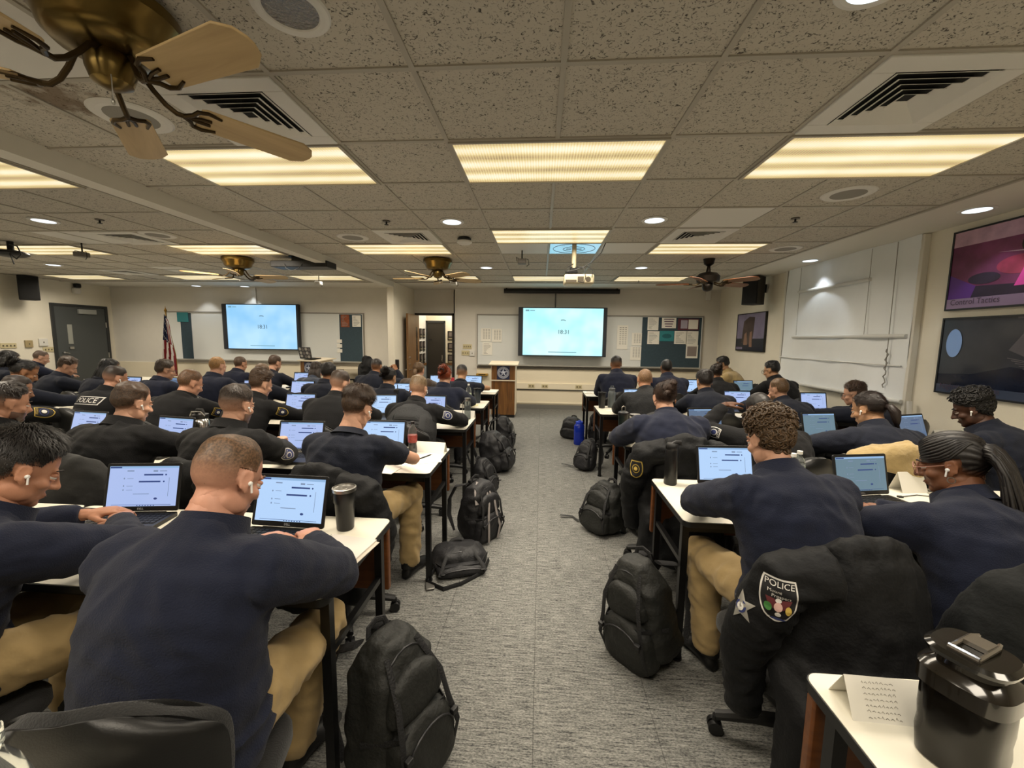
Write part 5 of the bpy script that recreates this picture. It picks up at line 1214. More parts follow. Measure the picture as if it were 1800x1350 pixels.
# fourth row left
P('D1', 'woman with red hair gathered up in a clip, navy sweater, fourth row at the aisle', 'the red-haired woman', (-1.12, 4.7, 1.235), 0, 0.15, 1.05, NAVY, 'long', DKP, FAIR, ('bun', '7c3415', {}), 0, 16, 0)
P('D2', 'woman with a dark bun and a radio on her shoulder, navy sweater', 'the woman with the dark bun', (-1.78, 4.68, 1.205), 0, 0.15, 1.05, NAVY2, 'long', DKP, OLV, ('bun', '17110e', {}), -10, 16, 0)
P('D3', 'dark-haired man in navy, fourth row, in front of the left lectern', 'the dark-haired man before the lectern', (-2.53, 4.7, 1.245), 0, 0.15, 1.08, NAVY2, 'long', DKP, MED, ('short', '15100d', S_(.008, .02)), 0, 14, 0)
P('D4', 'nearly bald man in dark navy, fourth row, behind the swept-haired man', 'the nearly bald man on the left', (-3.36, 4.7, 1.23), -4, 0.15, 1.05, NAVY2, 'long', DKP, 'c39a80', ('buzz', '6a5440', S_(.002, .002, recede=34)), -8, 18, 0, rh=(.3, .55, .815, 'type'))
P('D5', 'blond balding man in navy beside the tissue box, left half', 'the blond balding man', (-3.97, 4.75, 1.295), 0, 0.15, 1.1, NAVY, 'long', DKP, 'cb9c84', ('buzz', '8f6b40', S_(.004, .005, recede=20)), -8, 16, 0)
P('D6', 'man with glasses and brown fringe hair in navy, in front of the flag', 'the man with glasses near the flag', (-4.61, 4.7, 1.24), -6, 0.15, 1.0, NAVY, 'long', DKP, FAIR, ('short', '35271a', S_(.01, .024)), -26, 14, 0)
P('D7', 'woman with long black hair beside a small lit laptop, in front of the grey door', 'the long-haired woman by the grey door', (-5.4, 4.74, 1.24), -10, 0.15, .95, NAVY2, 'long', DKP, OLV, ('long', '0f0c0b', {}), -10, 18, 0)
P('D8', 'young man with brown hair leaning low over the table, in front of the grey door', 'the low-leaning brown-haired man', (-6.3, 5.0, 1.235), -16, 0.2, 1.0, NAVY2, 'long', DKP, FAIR, ('short', '3a2a1c', S_(.005, .028)), -30, 30, 0)
P('D9', 'woman with dark tied hair stretching an arm to a tilted laptop, far left', 'the woman stretching an arm', (-5.2, 3.75, 1.285), -12, 0.22, 1.0, NAVY2, 'long', DKP, MED, ('bun', '120e0c', {}), -20, 30, 0, rh=(.22, .72, .815, 'type', .4))
P('D10', 'woman with loose black hair at the left edge of the picture', 'the black-haired woman at the left edge', (-7.15, 5.0, 1.31), -8, 0.2, 1.0, NAVY2, 'long', DKP, OLV, ('long', '0d0b0b', {}), -10, 20, 0)
# fifth row left
P('E1', 'man with a shaved neck in a navy polo beside the right lectern, front left row', 'the man beside the right lectern', (-1.15, 5.9, 1.175), 0, 0.2, 1.05, NAVY2, 'short', DKP, OLV, ('buzz', '1a1410', S_(.004, .01, fade=True)), 0, 18, 0, rh=(.22, .5, .815, 'flat'), collar='polo')
P('E2', 'woman with a light brown ponytail and brown top, in front of the doorway', 'the woman with the brown ponytail', (-1.79, 5.9, 1.20), 0, 0.2, .95, BRN, 'long', DKP, FAIR, ('pony', '5c4429', {}), -8, 12, 0)
P('E3', 'man in navy holding up a black phone, front left row', 'the man holding up a phone', (-2.43, 5.9, 1.24), -6, 0.2, 1.12, NAVY2, 'long', DKP, MED, ('buzz', '1a1310', S_(.003, .009, fade=True)), 0, 10, 0, rh=(.2, .42, 1.08, 'fist'))
P('E4', 'woman with long dark brown hair in a denim jacket, below the left lectern', 'the woman in denim', (-3.33, 5.85, 1.18), 0, 0.2, .95, DENIM, 'long', DKP, FAIR, ('long', '2b1f17', {}), 0, 10, 0)
P('E5', 'bearded man in a black short-sleeved shirt, under the corner of the left screen', 'the man in black short sleeves', (-4.0, 5.88, 1.265), -4, 0.2, 1.1, NAVY2, 'short', DKP, FAIR, ('buzz', '3f2c1d', S_(.004, .014)), -10, 22, 0, collar='polo', rh=(.26, .55, .815, 'type', 1))
P('E6', 'man with a shaved tan head in navy, directly under the left screen', 'the shaved man under the left screen', (-4.6, 5.95, 1.24), 0, 0.2, 1.08, NAVY, 'long', DKP, 'b5866a', ('buzz', '4a3626', S_(.002, .003, recede=10)), -10, 14, 0)
P('E7', 'man with a shaved head sitting tall by the far left wall switches', 'the tall shaved man by the left wall', (-8.4, 6.3, 1.26), -10, 0.25, 1.05, NAVY, 'long', DKP, 'b98f78', ('buzz', '4d3b2e', S_(.002, .004)), -24, 24, 0)
# right block, front to back
P('F1', 'dark-haired man in navy sitting tall at the aisle, front right row', 'the tall man at the front right', (1.07, 5.9, 1.34), 0, .22, 1.15, NAVY, 'long', DKP, MED, ('buzz', '18130f', S_(.004, .01, fade=True)), 0, 8, 0)
P('F2', 'man with a close dark crop in navy, under the end of the pin panel', 'the man under the pin panel', (1.77, 5.9, 1.30), 0, .24, 1.12, NAVY, 'long', DKP, '7d563c', ('buzz', '14100e', S_(.003, .007)), 0, 8, 0)
P('F3', 'black-haired person in a tan hooded jacket facing left, in the far corner', 'the person in the tan jacket', (3.1, 7.2, 1.29), 48, 0.24, 1.0, TAN, 'long', DKP, OLV, ('short', '0f0d0c', S_(.012, .03, front=.01)), 10, 22, 0, chair_on=True)
P('F4', 'person with tied dark hair and a raised hand, beside the tan jacket', 'the person with tied hair', (2.42, 5.82, 1.245), 0, .3, .95, BLK, 'long', DKP, MED, ('bun', '2b2019', {}), -10, 20, 0, rh=(.12, .42, 1.0, 'fist'))
P('F5', 'man with glasses and glossy black hair in a black jacket, by the blind', 'the man in glasses by the blind', (3.12, 5.75, 1.305), 14, .26, 1.05, BLK, 'long', DKP, OLV, ('short', '110e0d', S_(.008, .02)), 18, 16, 0)
P('G1', 'bald man in a charcoal jacket behind a grey clear bottle', 'the bald man in charcoal', (1.13, 4.5, 1.26), 0, .28, 1.2, BLK2, 'long', DKP, 'c08b6a', ('buzz', '8a6a4c', S_(.001, .0015, recede=58, nstr=40)), 0, 18, 0)
P('G2', 'dark-haired man in a dark navy pullover, second from the aisle, fourth row right', 'the dark-haired man, fourth row right', (1.76, 4.5, 1.25), 0, .28, 1.08, NAVY2, 'long', DKP, OLV, ('short', '1d1511', S_(.009, .022)), 0, 14, 0)
P('G3', 'bearded man with sandy cropped hair, chin in hand, near the blind', 'the man with chin in hand', (2.53, 4.5, 1.18), 10, .3, 1.05, NAVY2, 'long', DKP, FAIR, ('buzz', '5d452c', S_(.006, .013)), 16, 16, 0, lh=(-.06, .4, .97, 'fist'))
P('G4', 'young man with black glasses and wavy brown hair typing, below the blind', 'the young man in black glasses', (3.26, 4.45, 1.16), 18, .3, .95, NAVY2, 'long', DKP, FAIR, ('short', '3a271a', S_(.007, .03, fade=False)), 26, 14, 0, lh=(-.12, .55, .815, 'type'))
P('H1', 'woman with a loose brown bun in a blue-navy sweater, third row right at the aisle', 'the woman with the brown bun', (.93, 3.1, 1.26), 0, 0.22, 1.15, NAVY, 'long', DKP, FAIR, ('bun', '35241a', dict(nstr=3000)), 0, 20, 0, near=True, bulk=1.15, rh=(.13, .52, .82, 'type', .5), lh=(-.13, .52, .82, 'type', .5))
P('H2', 'man in black with a white arm patch holding his bowed head in his hand', 'the man holding his head', (1.58, 3.02, 1.2), 8, 0.26, 1.1, BLK, 'long', DKP, '5a3b29', ('buzz', '120d0b', S_(.004, .007, nstr=3000)), 6, 42, 0, near=True, lh=(-.16, .42, 1.1, 'flat', .9), collar='none')
P('H3', 'woman with dark hair in a low tied tail, navy pullover, third row right', 'the woman with the low tail', (2.3, 3.0, 1.23), 0, 0.22, 1.05, NAVY2, 'long', DKP, OLV, ('pony', '1f1512', dict(nstr=3000)), 26, 20, 0, near=True, chair_dx=-.14, lh=(-.12, .5, .815, 'type', .9))
P('H4', 'young man with a black curly crop and an earbud in navy, under the dark poster', 'the young man under the dark poster', (2.93, 2.95, 1.255), 26, 0.24, 1.1, NAVY2, 'long', DKP, DARK, ('curly', '0e0b0a', S_(.005, .022, fade=True)), 16, 24, 0, near=True, lh=(-.1, .54, .815, 'type', .9))
P('K1', 'young man with curly brown hair in a navy pullover, second row right at the aisle', 'the curly-haired young man', (.98, 1.78, 1.275), 6, 0.23, 1.1, NAVY, 'long', KHAKI, FAIR, ('curly', '4a3722', S_(.007, .022, nstr=5000)), 6, 20, 0, near=True, vox=.0095, lh=(-.06, .56, .815, 'type', 2.6), rh=(.12, .55, .815, 'type', 1.5), legs=[(-.14, .44, -.13, .37), (.16, .42, .14, .36)])
P('K2', 'woman with braids tied in a full tail and pink glasses, second row far right', 'the woman with braids', (1.52, 1.67, 1.225), 6, 0.25, 1.08, NAVY, 'long', KHAKI, '80543b', ('braids', '15100e', {}), 34, 18, 0, near=True, vox=.0095, lean=.1, chair_dx=-.07, lh=(-.03, .5, .815, 'type', 2.2), rh=(.06, .52, .815, 'type', 1.5))
for k in ('A1', 'A2', 'B1', 'B2', 'B3', 'C5', 'C1', 'C2'): earbud(X[k], 1)
for k in ('K2', 'H4', 'H3'): earbud(X[k], -1)
specs(X['K2'], mat('pink_frame', '#b98a7c', .3, .4)); specs(X['G4'], mat('black_frame', '#0c0c0d', .3)); specs(X['F5'], MT['black_frame']); specs(X['D6'], MT['black_frame']); specs(X['G3'], MT['black_frame']) if False else None
# an earring for the woman with braids, a small beard for three of the men
b = MB(); b.ring((0, 0, 0), .011, .0016, 18, 6, 0, Matrix.Translation((-.083, .0, -.05)) @ Matrix.Rotation(PI/2, 4, 'Y')); o_ = b.build('earring', M_STEEL, X['K2']['root']); o_.matrix_local = X['K2']['Rh']
def beard(key, h, sk):
    near = key[0] in 'B'; hv, hn, hf = (HEADN if near else HEADF)[3:6]
    m = (hv[:, 1] > .0) & (hv[:, 2] < -.045+.25*np.abs(hv[:, 0])*0) & (hv[:, 2] > -.12) & ~((np.abs(hv[:, 0]) < .022) & (hv[:, 2] > -.08) & (hv[:, 2] < -.05))
    nv = hv+hn*.005; b = MB(); b.add(nv, [q for q in hf if all(m[i] for i in q)])
    o_ = b.build('beard', hair_mat(h, sk), X[key]['root'], ang=None); o_.matrix_local = X[key]['Rh']
    at = o_.data.attributes.new('hair_mix', 'FLOAT', 'POINT'); at.data.foreach_set('value', np.full(len(o_.data.vertices), .8, np.float32))
b = MB(); b.tube([(-.03, -.158, .05), (0, -.17, .06), (.03, -.158, .05)], .006, 6).tube([(-.02, -.16, .02), (-.022, -.17, .05), (-.015, -.165, .08)], .004, 6).tube([(.02, -.16, .02), (.022, -.17, .05), (.015, -.165, .08)], .004, 6); o_ = b.build('hair_clip', M_BLACK, X['D1']['root']); o_.matrix_local = X['D1']['Rh']
beard('B2', '31241a', FAIR); beard('G3', '5d452c', FAIR); beard('E5', '3f2c1d', FAIR); beard('B4', '1f1610', 'a87a60')
arm_patch(X['B2'], 1, 'blue', .72); arm_patch(X['C3'], 1, 'gold', .3); arm_patch(X['C4'], 1, 'gold', .35); arm_patch(X['C6'], 1, 'gold', .5, (.5, -.75, .5), 1.3)
arm_patch(X['C1'], 1, 'blue', .3); arm_patch(X['H2'], -1, 'white', .6, (-.55, -.8, .2)); arm_patch(X['H1'], 1, 'gold', .45, (1, -.2, .1))
# POLICE back panel
S = X['C5']; c = S['spine'](.86)+V((.02, 0, 0)); pr_ = [(*strip(lambda t: (-.13+t*.25, .13+t*.25), -.04, .04, 6, 14), 0), (*strip(lambda t: (-.122+t*.25, .122+t*.25), -.034, .034, 6, 14), 1), (*txt('POLICE', .066, 0, 0, .95), 0)]
decal(S, 'back_panel', c+V((0, -.1, 0)), (0, -1, .25), (1, 0, 0), pr_, [P_WHT, P_BLK])
# load-bearing vest
S = X['C1']; b = MB(); ts = (.14, .3, .5, .68, .8, .88); sp = S['spine']; b.tube([sp(t) for t in ts], [(.215, .178), (.222, .182), (.232, .186), (.222, .175), (.19, .155), (.155, .13)], 20)
v, n_, f = remesh(b, .012, 3); bb = MB(); bb.add(v, f); vest = bb.build('vest', mat('vest_nylon', '#1c1d1f', .7, bump=.4, bscale=120), S['root'], ang=60)
S['bvh2'] = BVHTree.FromPolygons([tuple(p) for p in v], f); c = sp(.6)
ar = [(*strip(lambda t: (-.15, .15), -.11, .03, 8, 10), 0), (*strip(lambda t: (-.15, .15), .045, .06, 2, 10), 1), (*strip(lambda t: (-.16, -.115), -.12, .12, 10, 3), 1), (*strip(lambda t: (.115, .16), -.12, .12, 10, 3), 1), (*strip(lambda t: (-.06-.03*(1-(t-.09)/.02), .06+.03*(1-(t-.09)/.02)), .075, .1, 3, 8), 0)]
decal(S, 'webbing', c+V((0, -.12, 0)), (0, -1, .3), (1, 0, 0), ar, [mat('vest_panel', '#0c0d0e', .8), mat('vest_strap', '#232426', .7)], .005, vest, S['bvh2'])
# radio on the bun woman's shoulder; phone in a hand (a thing of its own)
S = X['D2']; sh = S['arms'][1][0]; t = MB().box(-.025, .025, -.02, .02, -.03, .035).cyl((.015, 0, .03), (.015, 0, .09), .005, n=8).build('radio_microphone', mat('radio_plastic', '#26272a', .4), S['root'], bevel=.004); t.location = sh+V((-.04, -.06, .045))
S = X['E3']; T_ = S['root'].matrix_basis @ S['arms'][1][2]
t = thing('phone', 'black phone held up in a raised hand beside the doorway wall', 'phone', (T_.x+.0, T_.y+.05, T_.z+.0), rad(-20)); MB().box(-.036, .036, -.005, .005, 0, .15).build('body', M_BLACK, t, bevel=.003); MB().box(-.03, -.01, -.0075, -.005, .105, .14).build('camera_bump', mat('phone_lens', '#2b2b30', .2), t)
# ------------------------------------------------------------------ laptops
for x, y, rz, lb, k, ti in ((-1.07, 1.595, -2, 'open laptop with a chat page, in front of the broad man nearest the viewer', 'a', 16), (-1.83, 1.68, 8, 'open laptop with a browser bar, left of the broad man in front', 'v', 14), (-1.13, 2.80, 2, 'open laptop in front of the man in the short-sleeved polo', 'a', 16), (-1.69, 2.70, 2, 'open laptop in front of the man with clasped hands', 'v', 16), (-2.66, 2.72, -8, 'violet-lit laptop right of the man in the plain black jacket', 'v', 12), (-3.5, 2.84, -6, 'violet-lit laptop left of the man in the plain black jacket', 'v', 16),
    (-1.14, 4.12, 0, 'open laptop in front of the man in the vest', 'v', 14), (-1.66, 4.1, 8, 'laptop half hidden beside the polo man, before the charcoal pullover', 'a', 14), (-2.52, 4.05, 0, 'open laptop beside the gold-edged shoulder patch', 'v', 16), (-3.16, 4.1, 0, 'laptop mostly hidden behind the heavyset man', 'a', 14), (-4.72, 4.1, 24, 'tilted laptop reached by a stretched arm, far left', 'v', 24),
    (-1.78, 5.2, 0, 'open laptop before the woman with the dark bun', 'a', 14), (-3.2, 5.22, 0, 'open laptop before the nearly bald man', 'v', 14), (-3.86, 5.2, 0, 'laptop right of the blond balding man', 'v', 14), (-5.05, 5.25, -8, 'dark-lidded laptop left of the man near the flag', 'b', 16), (-5.7, 5.25, -6, 'small lit laptop beside the long-haired woman by the door', 'v', 10),
    (-1.1, 6.45, 0, 'open laptop before the man beside the right lectern', 'a', 14), (-1.62, 6.42, 0, 'open laptop before the woman with the brown ponytail', 'a', 14), (-3.9, 6.42, 4, 'open laptop before the man in black short sleeves', 'v', 14),
    (1.08, 2.35, 4, 'open laptop in front of the curly-haired young man', 'a', 14), (1.75, 2.25, 12, 'open laptop with a dim screen before the woman with braids', 'd', 12), (1.5, 3.72, 10, 'dim laptop beside the man holding his head', 'b', 14), (2.42, 3.62, 12, 'open laptop before the woman with the low tail', 'd', 14), (3.22, 3.66, 20, 'large dim laptop under the dark poster', 'b', 18), (1.2, 5.1, 0, 'laptop mostly hidden beside the bald man in charcoal', 'a', 12), (2.42, 5.12, 2, 'violet-lit laptop behind the raised hand, fourth row right', 'v', 12), (3.3, 5.1, 6, 'open laptop before the young man in black glasses', 'v', 12), (3.15, 6.5, 12, 'open laptop before the man in glasses by the blind', 'd', 12), (2.3, 6.5, 0, 'laptop edge beside the pink bottle, front right row', 'a', 10)):
    laptop(x, y, rad(rz), lb, k, ti)
# ------------------------------------------------------------------ jackets hung over chair backs
def jacket(sk, name, label, m, hem=.3, top=.95, wid=.27, sleeves=((-1, .0, .42), (1, .0, .42)), seed=1, hood=False, deep=.09, vox=.013):
    x, y, a = X[sk]['pos']; ch = X[sk]['chair']; x, y = ch.location.x, ch.location.y; a = ch.rotation_euler[2]
    t = thing('jacket', label, 'jacket', (x, y, 0), a)
    zs = np.linspace(top, hem, 16); rings = []
    for z in zs:
        q = (top-z)/(top-hem); A = wid*(.42+.58*min(1, (q*3.2))**.6)*(1+.08*q); bk = .055+deep*min(1, q*1.8)**.7; f = .07
        if q == 0: A *= .8; bk = .03; f = .03
        ring = []
        for k in range(40):
            th = 2*PI*k/40; c_, s_ = math.cos(th), math.sin(th); fold = 1+(.02+.13*q)*math.sin(5*th+seed+1.5*q)*abs(s_)+.05*q*math.sin(11*th+seed*2)
            X_ = A*math.copysign(abs(c_)**.75, c_); cy_ = -.205-.13*min(1, max(0, (.6-z)/.1)); f_ = f if z > .58 else .03; Y_ = cy_+(f_ if s_ > 0 else bk*fold)*math.copysign(abs(s_)**.7, s_)+.075*min(1, (X_/.235)**2)
            ring.append((X_, Y_, z-.05*(X_/.27)**2*(1-q)))
        rings.append(ring)
    b = MB(); b.loft(rings)
    b.tube([(-.1, -.2, top-.03), (0, -.22, top-.005), (.1, -.2, top-.03)], [.03, .036, .03], 10, round_=True)
    if hood: b.ell((0, -.25, top-.05), (.15, .05, .07), 16, 8)
    v, n_, f = remesh(b, vox, 3); v = v+n_*np.array([.012*(1-2.2*abs(fbm((p[0]*1.5, p[1], p[2]*.55), 8, seed)))+.005*fbm(p, 24, seed) for p in v])[:, None]
    bb = MB(); bb.add(v, f); body = bb.build('jacket_body', m, t, ang=60)
    out = {}
    for s, fw_, zc in sleeves:
        pts = [V((s*.13, -.235, top-.075)), V((s*wid*.97, -.215+fw_*.3, top-.11)), V((s*(wid+.045), -.2+fw_*.6, top-.28)), V((s*(wid+.05), -.17+fw_, (top+zc)/2-.08)), V((s*(wid+.02), -.15+fw_, zc))]
        b = MB(); b.tube(pts, [(.07, .075), (.078, .085), (.07, .08), (.062, .07), (.055, .05)], 16, round_=False)
        v2, n2, f2 = remesh(b, vox, 3); v2 = v2+n2*np.array([.009*(1-2*abs(fbm((p[0], p[1], p[2]*1.6), 12, seed+s))) for p in v2])[:, None]
        bb = MB(); bb.add(v2, f2); so_ = bb.build('sleeve', m, t, ang=60); out[s] = (so_, pts, BVHTree.FromPolygons([tuple(p) for p in v2], f2))
    return t, body, out, BVHTree.FromPolygons([tuple(p) for p in v], f)
P_RED = mat('patch_maroon', '#5d2327', .7); P_GRN = mat('patch_green', '#3f7a3a', .7); P_PINK = mat('patch_pale_pink', '#c9a49a', .7)
t, bd, sl, bv = jacket('K1', 'j', 'black police jacket with shield and star patches, hung over the curly-haired man\'s chair', BLK2, hem=.14, top=.955, wid=.265, sleeves=((-1, .05, .3),), seed=2, vox=.011)
so_, pts, bh = sl[-1]; c = V((-.314, -.262, .815)); k = 1.12
ar = [(*shield(k*1.0, .044, .052, -.066), 0), (*shield(k*.92, .044, .052, -.066), 1), (txt('POLICE', .0235, 0, .042)[0]+np.array([0, 0, .003]), txt('POLICE', .0235)[1], 0), (txt('Mount', .014, -.012, .022)[0]+np.array([0, 0, .003]), txt('Mount', .014)[1], 0), (txt('Prospect', .014, .006, .0085)[0]+np.array([0, 0, .003]), txt('Prospect', .014)[1], 0)]
ar.append(([(-.034, .003, 0), (-.01, -.001, 0), (0, -.018, 0), (.01, -.001, 0), (.034, .003, 0), (.026, -.022, 0), (.012, -.03, 0), (0, -.02, 0), (-.012, -.03, 0), (-.026, -.022, 0)], [tuple(range(10))[::-1]], 2))
ar += [(oval(.008, .007)[0]+np.array([0, -.006, 0]), oval(.008, .007)[1], 0) if False else (np.array(oval(.008, .007)[0])+np.array([0, -.004, 0]), oval(.008, .007)[1], 0), (np.array(oval(.011, .014)[0])+np.array([0, -.022, 0]), oval(.011, .014)[1], 4), (np.array(oval(.01, .013)[0])+np.array([-.026, -.026, 0]), oval(.01, .013)[1], 3), (np.array(oval(.008, .013)[0])+np.array([.026, -.026, 0]), oval(.008, .013)[1], 5), (np.array(oval(.008, .007)[0])+np.array([0, -.042, 0]), oval(.008, .007)[1], 0), (*txt('ILLINOIS', .009, 0, -.055), 0) if False else (np.array(oval(.02, .004)[0])+np.array([0, -.056, 0]), oval(.02, .004)[1], 6)]
S0 = dict(bvh=bh, shirt=so_)
decal(S0, 'shoulder_patch', c, (-.52, -.85, .12), (.85, -.52, 0), ar, [P_WHT, P_BLK, P_RED, P_GRN, P_PINK, P_GOLD, P_BLU], .004, so_, bh)
st = star5(.05, .022, PI/2+.2); vv = [(0, 0, .004)]+[(p[0], p[1], 0) for p in st]
ar = [(vv, [(0, 1+q, 1+(q+1) % 10) for q in range(10)], 0), (*oval(.019, .019), 1), (*oval(.012, .012), 2)]
decal(S0, 'star_badge', V((-.345, -.17, .735)), (-.9, -.4, .1), (.4, -.9, 0), ar, [mat('badge_silver', '#c2bfb6', .35, .6), P_BLU, P_WHT], .004, so_, bh)
jacket('K2', 'j', 'plain black-green coat hung over the chair of the woman with braids', cloth('dark_green_coat', '#0e1112', .35, 50, .75, .03), hem=.14, top=.985, wid=.29, sleeves=((1, .02, .4),), seed=5)
t, bd, sl, bv = jacket('H1', 'j', 'dark jacket with a gold-edged shield on its sleeve, hung on the bun woman\'s chair', BLK2, hem=.22, top=.97, wid=.27, sleeves=((-1, .02, .34), (1, .0, .4)), seed=3, deep=.05)
so_, pts, bh = sl[-1]
def gold(k): return [(*shield(k), 0), (*shield(.88*k), 1), (*oval(.022*k, .026*k), 0), (*oval(.018*k, .021*k), 1), (*oval(.01*k, .013*k), 0)]
decal(dict(bvh=bh), 'shoulder_patch', V((-.32, -.27, .78)), (-.5, -.85, .1), (.85, -.5, 0), gold(1.1), [P_GOLD, P_BLK], .004, so_, bh)
t, bd, sl, bv = jacket('B2', 'j', 'dark jacket with a POLICE shield, hung behind the man with clasped hands', BLK2, hem=.35, top=.93, wid=.255, sleeves=((1, .04, .42),), seed=4, deep=.03)
so_, pts, bh = sl[1]; decal(dict(bvh=bh), 'shoulder_patch', V((.31, -.28, .70)), (.3, -.95, .1), (.95, .3, 0), [(*shield(1.1), 3), (*shield(.96), 1), (*txt('POLICE', .02, 0, .035), 3), (*oval(.026, .024), 2), (*oval(.015, .015), 3)], [P_GOLD, P_BLK, P_BLU, P_WHT], .004, so_, bh)
t, bd, sl, bv = jacket('B1', 'j', 'black jacket with a gold-lettered shield, hung on the polo man\'s chair', BLK2, hem=.3, top=.93, wid=.255, sleeves=((1, .04, .4),), seed=6, deep=.03)
so_, pts, bh = sl[1]; decal(dict(bvh=bh), 'shoulder_patch', V((.31, -.28, .66)), (.3, -.95, .1), (.95, .3, 0), gold(1.1), [P_GOLD, P_BLK], .004, so_, bh)
jacket('B3', 'j', 'dark grey padded coat hung on the chair behind the left front laptop', cloth('charcoal_coat', '#242423', .4, 30, .85, .1), hem=.35, top=.93, wid=.26, sleeves=(), seed=8, deep=.03)
jacket('H3', 'j', 'tan coat draped over the chair of the woman with the low tail', TAN, hem=.83, top=.975, wid=.24, sleeves=(), seed=7, hood=True, deep=.05)

# ------------------------------------------------------------------ bags on the floor
M_BAG = mat('black_bag_nylon', '#17171a', .6, var=.15, vscale=12, bump=.35, bscale=70); M_BAG2 = mat('bag_strap', '#101012', .7, bump=.4, bscale=150); M_ZIP = mat('bag_zip', '#2d2d2f', .4, .4)
M_BAGT = mat('tactical_nylon', '#191a17', .65, var=.15, vscale=12, bump=.4, bscale=60)
def soft(b, w_, d_, z0, z1, cx, cy, taper=.75, lean=0, n=10, k=28, p=.55):
    rings = []
    for i in range(n+1):
        q = i/n; e = min(1, (min(q, 1-q)*7)**.5) if 0 < q < 1 else .55
        s_ = (1-(1-taper)*q**1.6)*e
        rings.append([(cx+w_/2*s_*math.copysign(abs(math.cos(2*PI*j/k))**p, math.cos(2*PI*j/k)), cy+lean*q+d_/2*s_*math.copysign(abs(math.sin(2*PI*j/k))**p, math.sin(2*PI*j/k)), z0+(z1-z0)*q) for j in range(k)])
    b.loft(rings)
def bag(label, loc, rz, w_=.32, d_=.2, h_=.46, m=None, rx=0, ry=0, accent=None, straps=True, seed=1, loose=True, pockets=2, sub='backpack', vox=.011):
    """front of the bag towards -y, straps on the +y side"""
    m = m or M_BAG; t = thing(sub, label, 'bag', loc, rz, 'bags on the floor', rx, ry)
    def sk(b, nm, mm, amp=.012):
        v, n_, f = remesh(b, vox, 3); v = v+n_*np.array([amp*(1-2*abs(fbm(p_, 9, seed)))+.3*amp*fbm(p_, 26, seed) for p_ in v])[:, None]; v[:, 2] = np.maximum(v[:, 2], .002)
        q = MB(); q.add(v, f); return q.build(nm, mm, t, ang=60)
    b = MB(); soft(b, w_, d_, 0, h_, 0, 0, .7); sk(b, 'main_compartment', m)
    b = MB(); soft(b, w_*.86, d_*.5, .01, h_*.52, 0, -d_*.5, .82); sk(b, 'front_pocket', m, .008)
    if pockets > 1: b = MB(); soft(b, w_*.72, d_*.34, h_*.5, h_*.84, 0, -d_*.42, .7); sk(b, 'upper_pocket', m, .007)
    b = MB()
    for s in (-1, 1): b.tube([(s*w_*.36, -d_*.62, h_*.1), (s*w_*.38, -d_*.7, h_*.3), (s*w_*.3, -d_*.62, h_*.5), (s*w_*.3, -d_*.5, h_*.7), (s*w_*.22, -d_*.2, h_*.92)], (.011, .004), 6, side=(1, 0, 0)) if False else b.tube([(s*w_*.36, -d_*.66, h_*.1), (s*w_*.38, -d_*.76, h_*.3), (s*w_*.33, -d_*.66, h_*.5), (s*w_*.3, -d_*.58, h_*.7), (s*w_*.2, -d_*.25, h_*.95)], [(.012, .004)]*5, 6)
    b.tube([(-w_*.5, -d_*.1, h_*.45), (-w_*.3, -d_*.62, h_*.48), (w_*.3, -d_*.62, h_*.48), (w_*.5, -d_*.1, h_*.45)], [(.004, .012)]*4, 6)
    b.build('compression_strap', M_BAG2, t)
    for s in (-1, 1): MB().box(s*w_*.33-.014, s*w_*.33+.014, -d_*.8, -d_*.72, h_*.38, h_*.42).build('buckle', M_BLACK, t, bevel=.003)
    MB().tube([(w_*.36*math.cos(a_), -d_*.3, h_*.62+h_*.33*math.sin(a_)) for a_ in [rad(10+16*k) for k in range(11)]], .004, 6).build('zipper', M_ZIP, t); MB().tube([(w_*.33*math.cos(a_), -d_*.74, h_*.3+h_*.17*math.sin(a_)) for a_ in [rad(10+16*k) for k in range(11)]], .004, 6).build('zipper', M_ZIP, t)
    MB().tube([(-.045, d_*.25, h_*.97), (-.035, d_*.28, h_*1.04), (0, d_*.29, h_*1.065), (.035, d_*.28, h_*1.04), (.045, d_*.25, h_*.97)], [(.012, .005)]*5, 8).build('carry_handle', M_BAG2, t)
    if straps:
        for s in (-1, 1): MB().tube([(s*.06, d_*.4, h_*.93), (s*.09, d_*.8, h_*.85), (s*.11, d_*.98, h_*.6), (s*.12, d_*.9, h_*.32), (s*.13, d_*.55, h_*.1)], [(.032, .008)]*4+[(.015, .004)], 10).build('shoulder_strap', M_BAG2, t)
    if accent:
        b = MB()
        for s in (-1, 1): b.tube([(s*w_*.16, -d_*.8, h_*.08), (s*w_*.2, -d_*.8, h_*.3), (s*w_*.14, -d_*.66, h_*.52), (s*w_*.1, -d_*.58, h_*.72), (s*w_*.02, -d_*.3, h_*.93)], [(.012, .005)]*5, 6)
        b.tube([(-w_*.34, -d_*.35, h_*.72), (-w_*.3, -d_*.2, h_*.9), (-w_*.1, 0, h_*1.0)], [(.02, .006)]*3, 6); lab(b.build('accent_piping', accent, t), 'pale grey accent piping')
    if loose: MB().tube([(-w_*.45, d_*.1, .012), (-w_*.7, -d_*.3, .008), (-w_*.95, -d_*.2, .008), (-w_*1.15, -d_*.6, .008)], [(.014, .004)]*4, 6, side=(0, 1, 0)).build('loose_strap', M_BAG2, t)
    return t
bag('large black backpack standing at the nearest table leg, bottom of the picture', (-.50, 1.33, 0), rad(62), .34, .25, .50, M_BAGT, rx=rad(-4), seed=2, vox=.010)
bag('black backpack with grey striped piping leaning on the second table leg', (-.49, 3.1, 0), rad(58), .34, .22, .46, None, rx=rad(6), accent=mat('bag_grey_piping', '#8a8380', .6), seed=5)
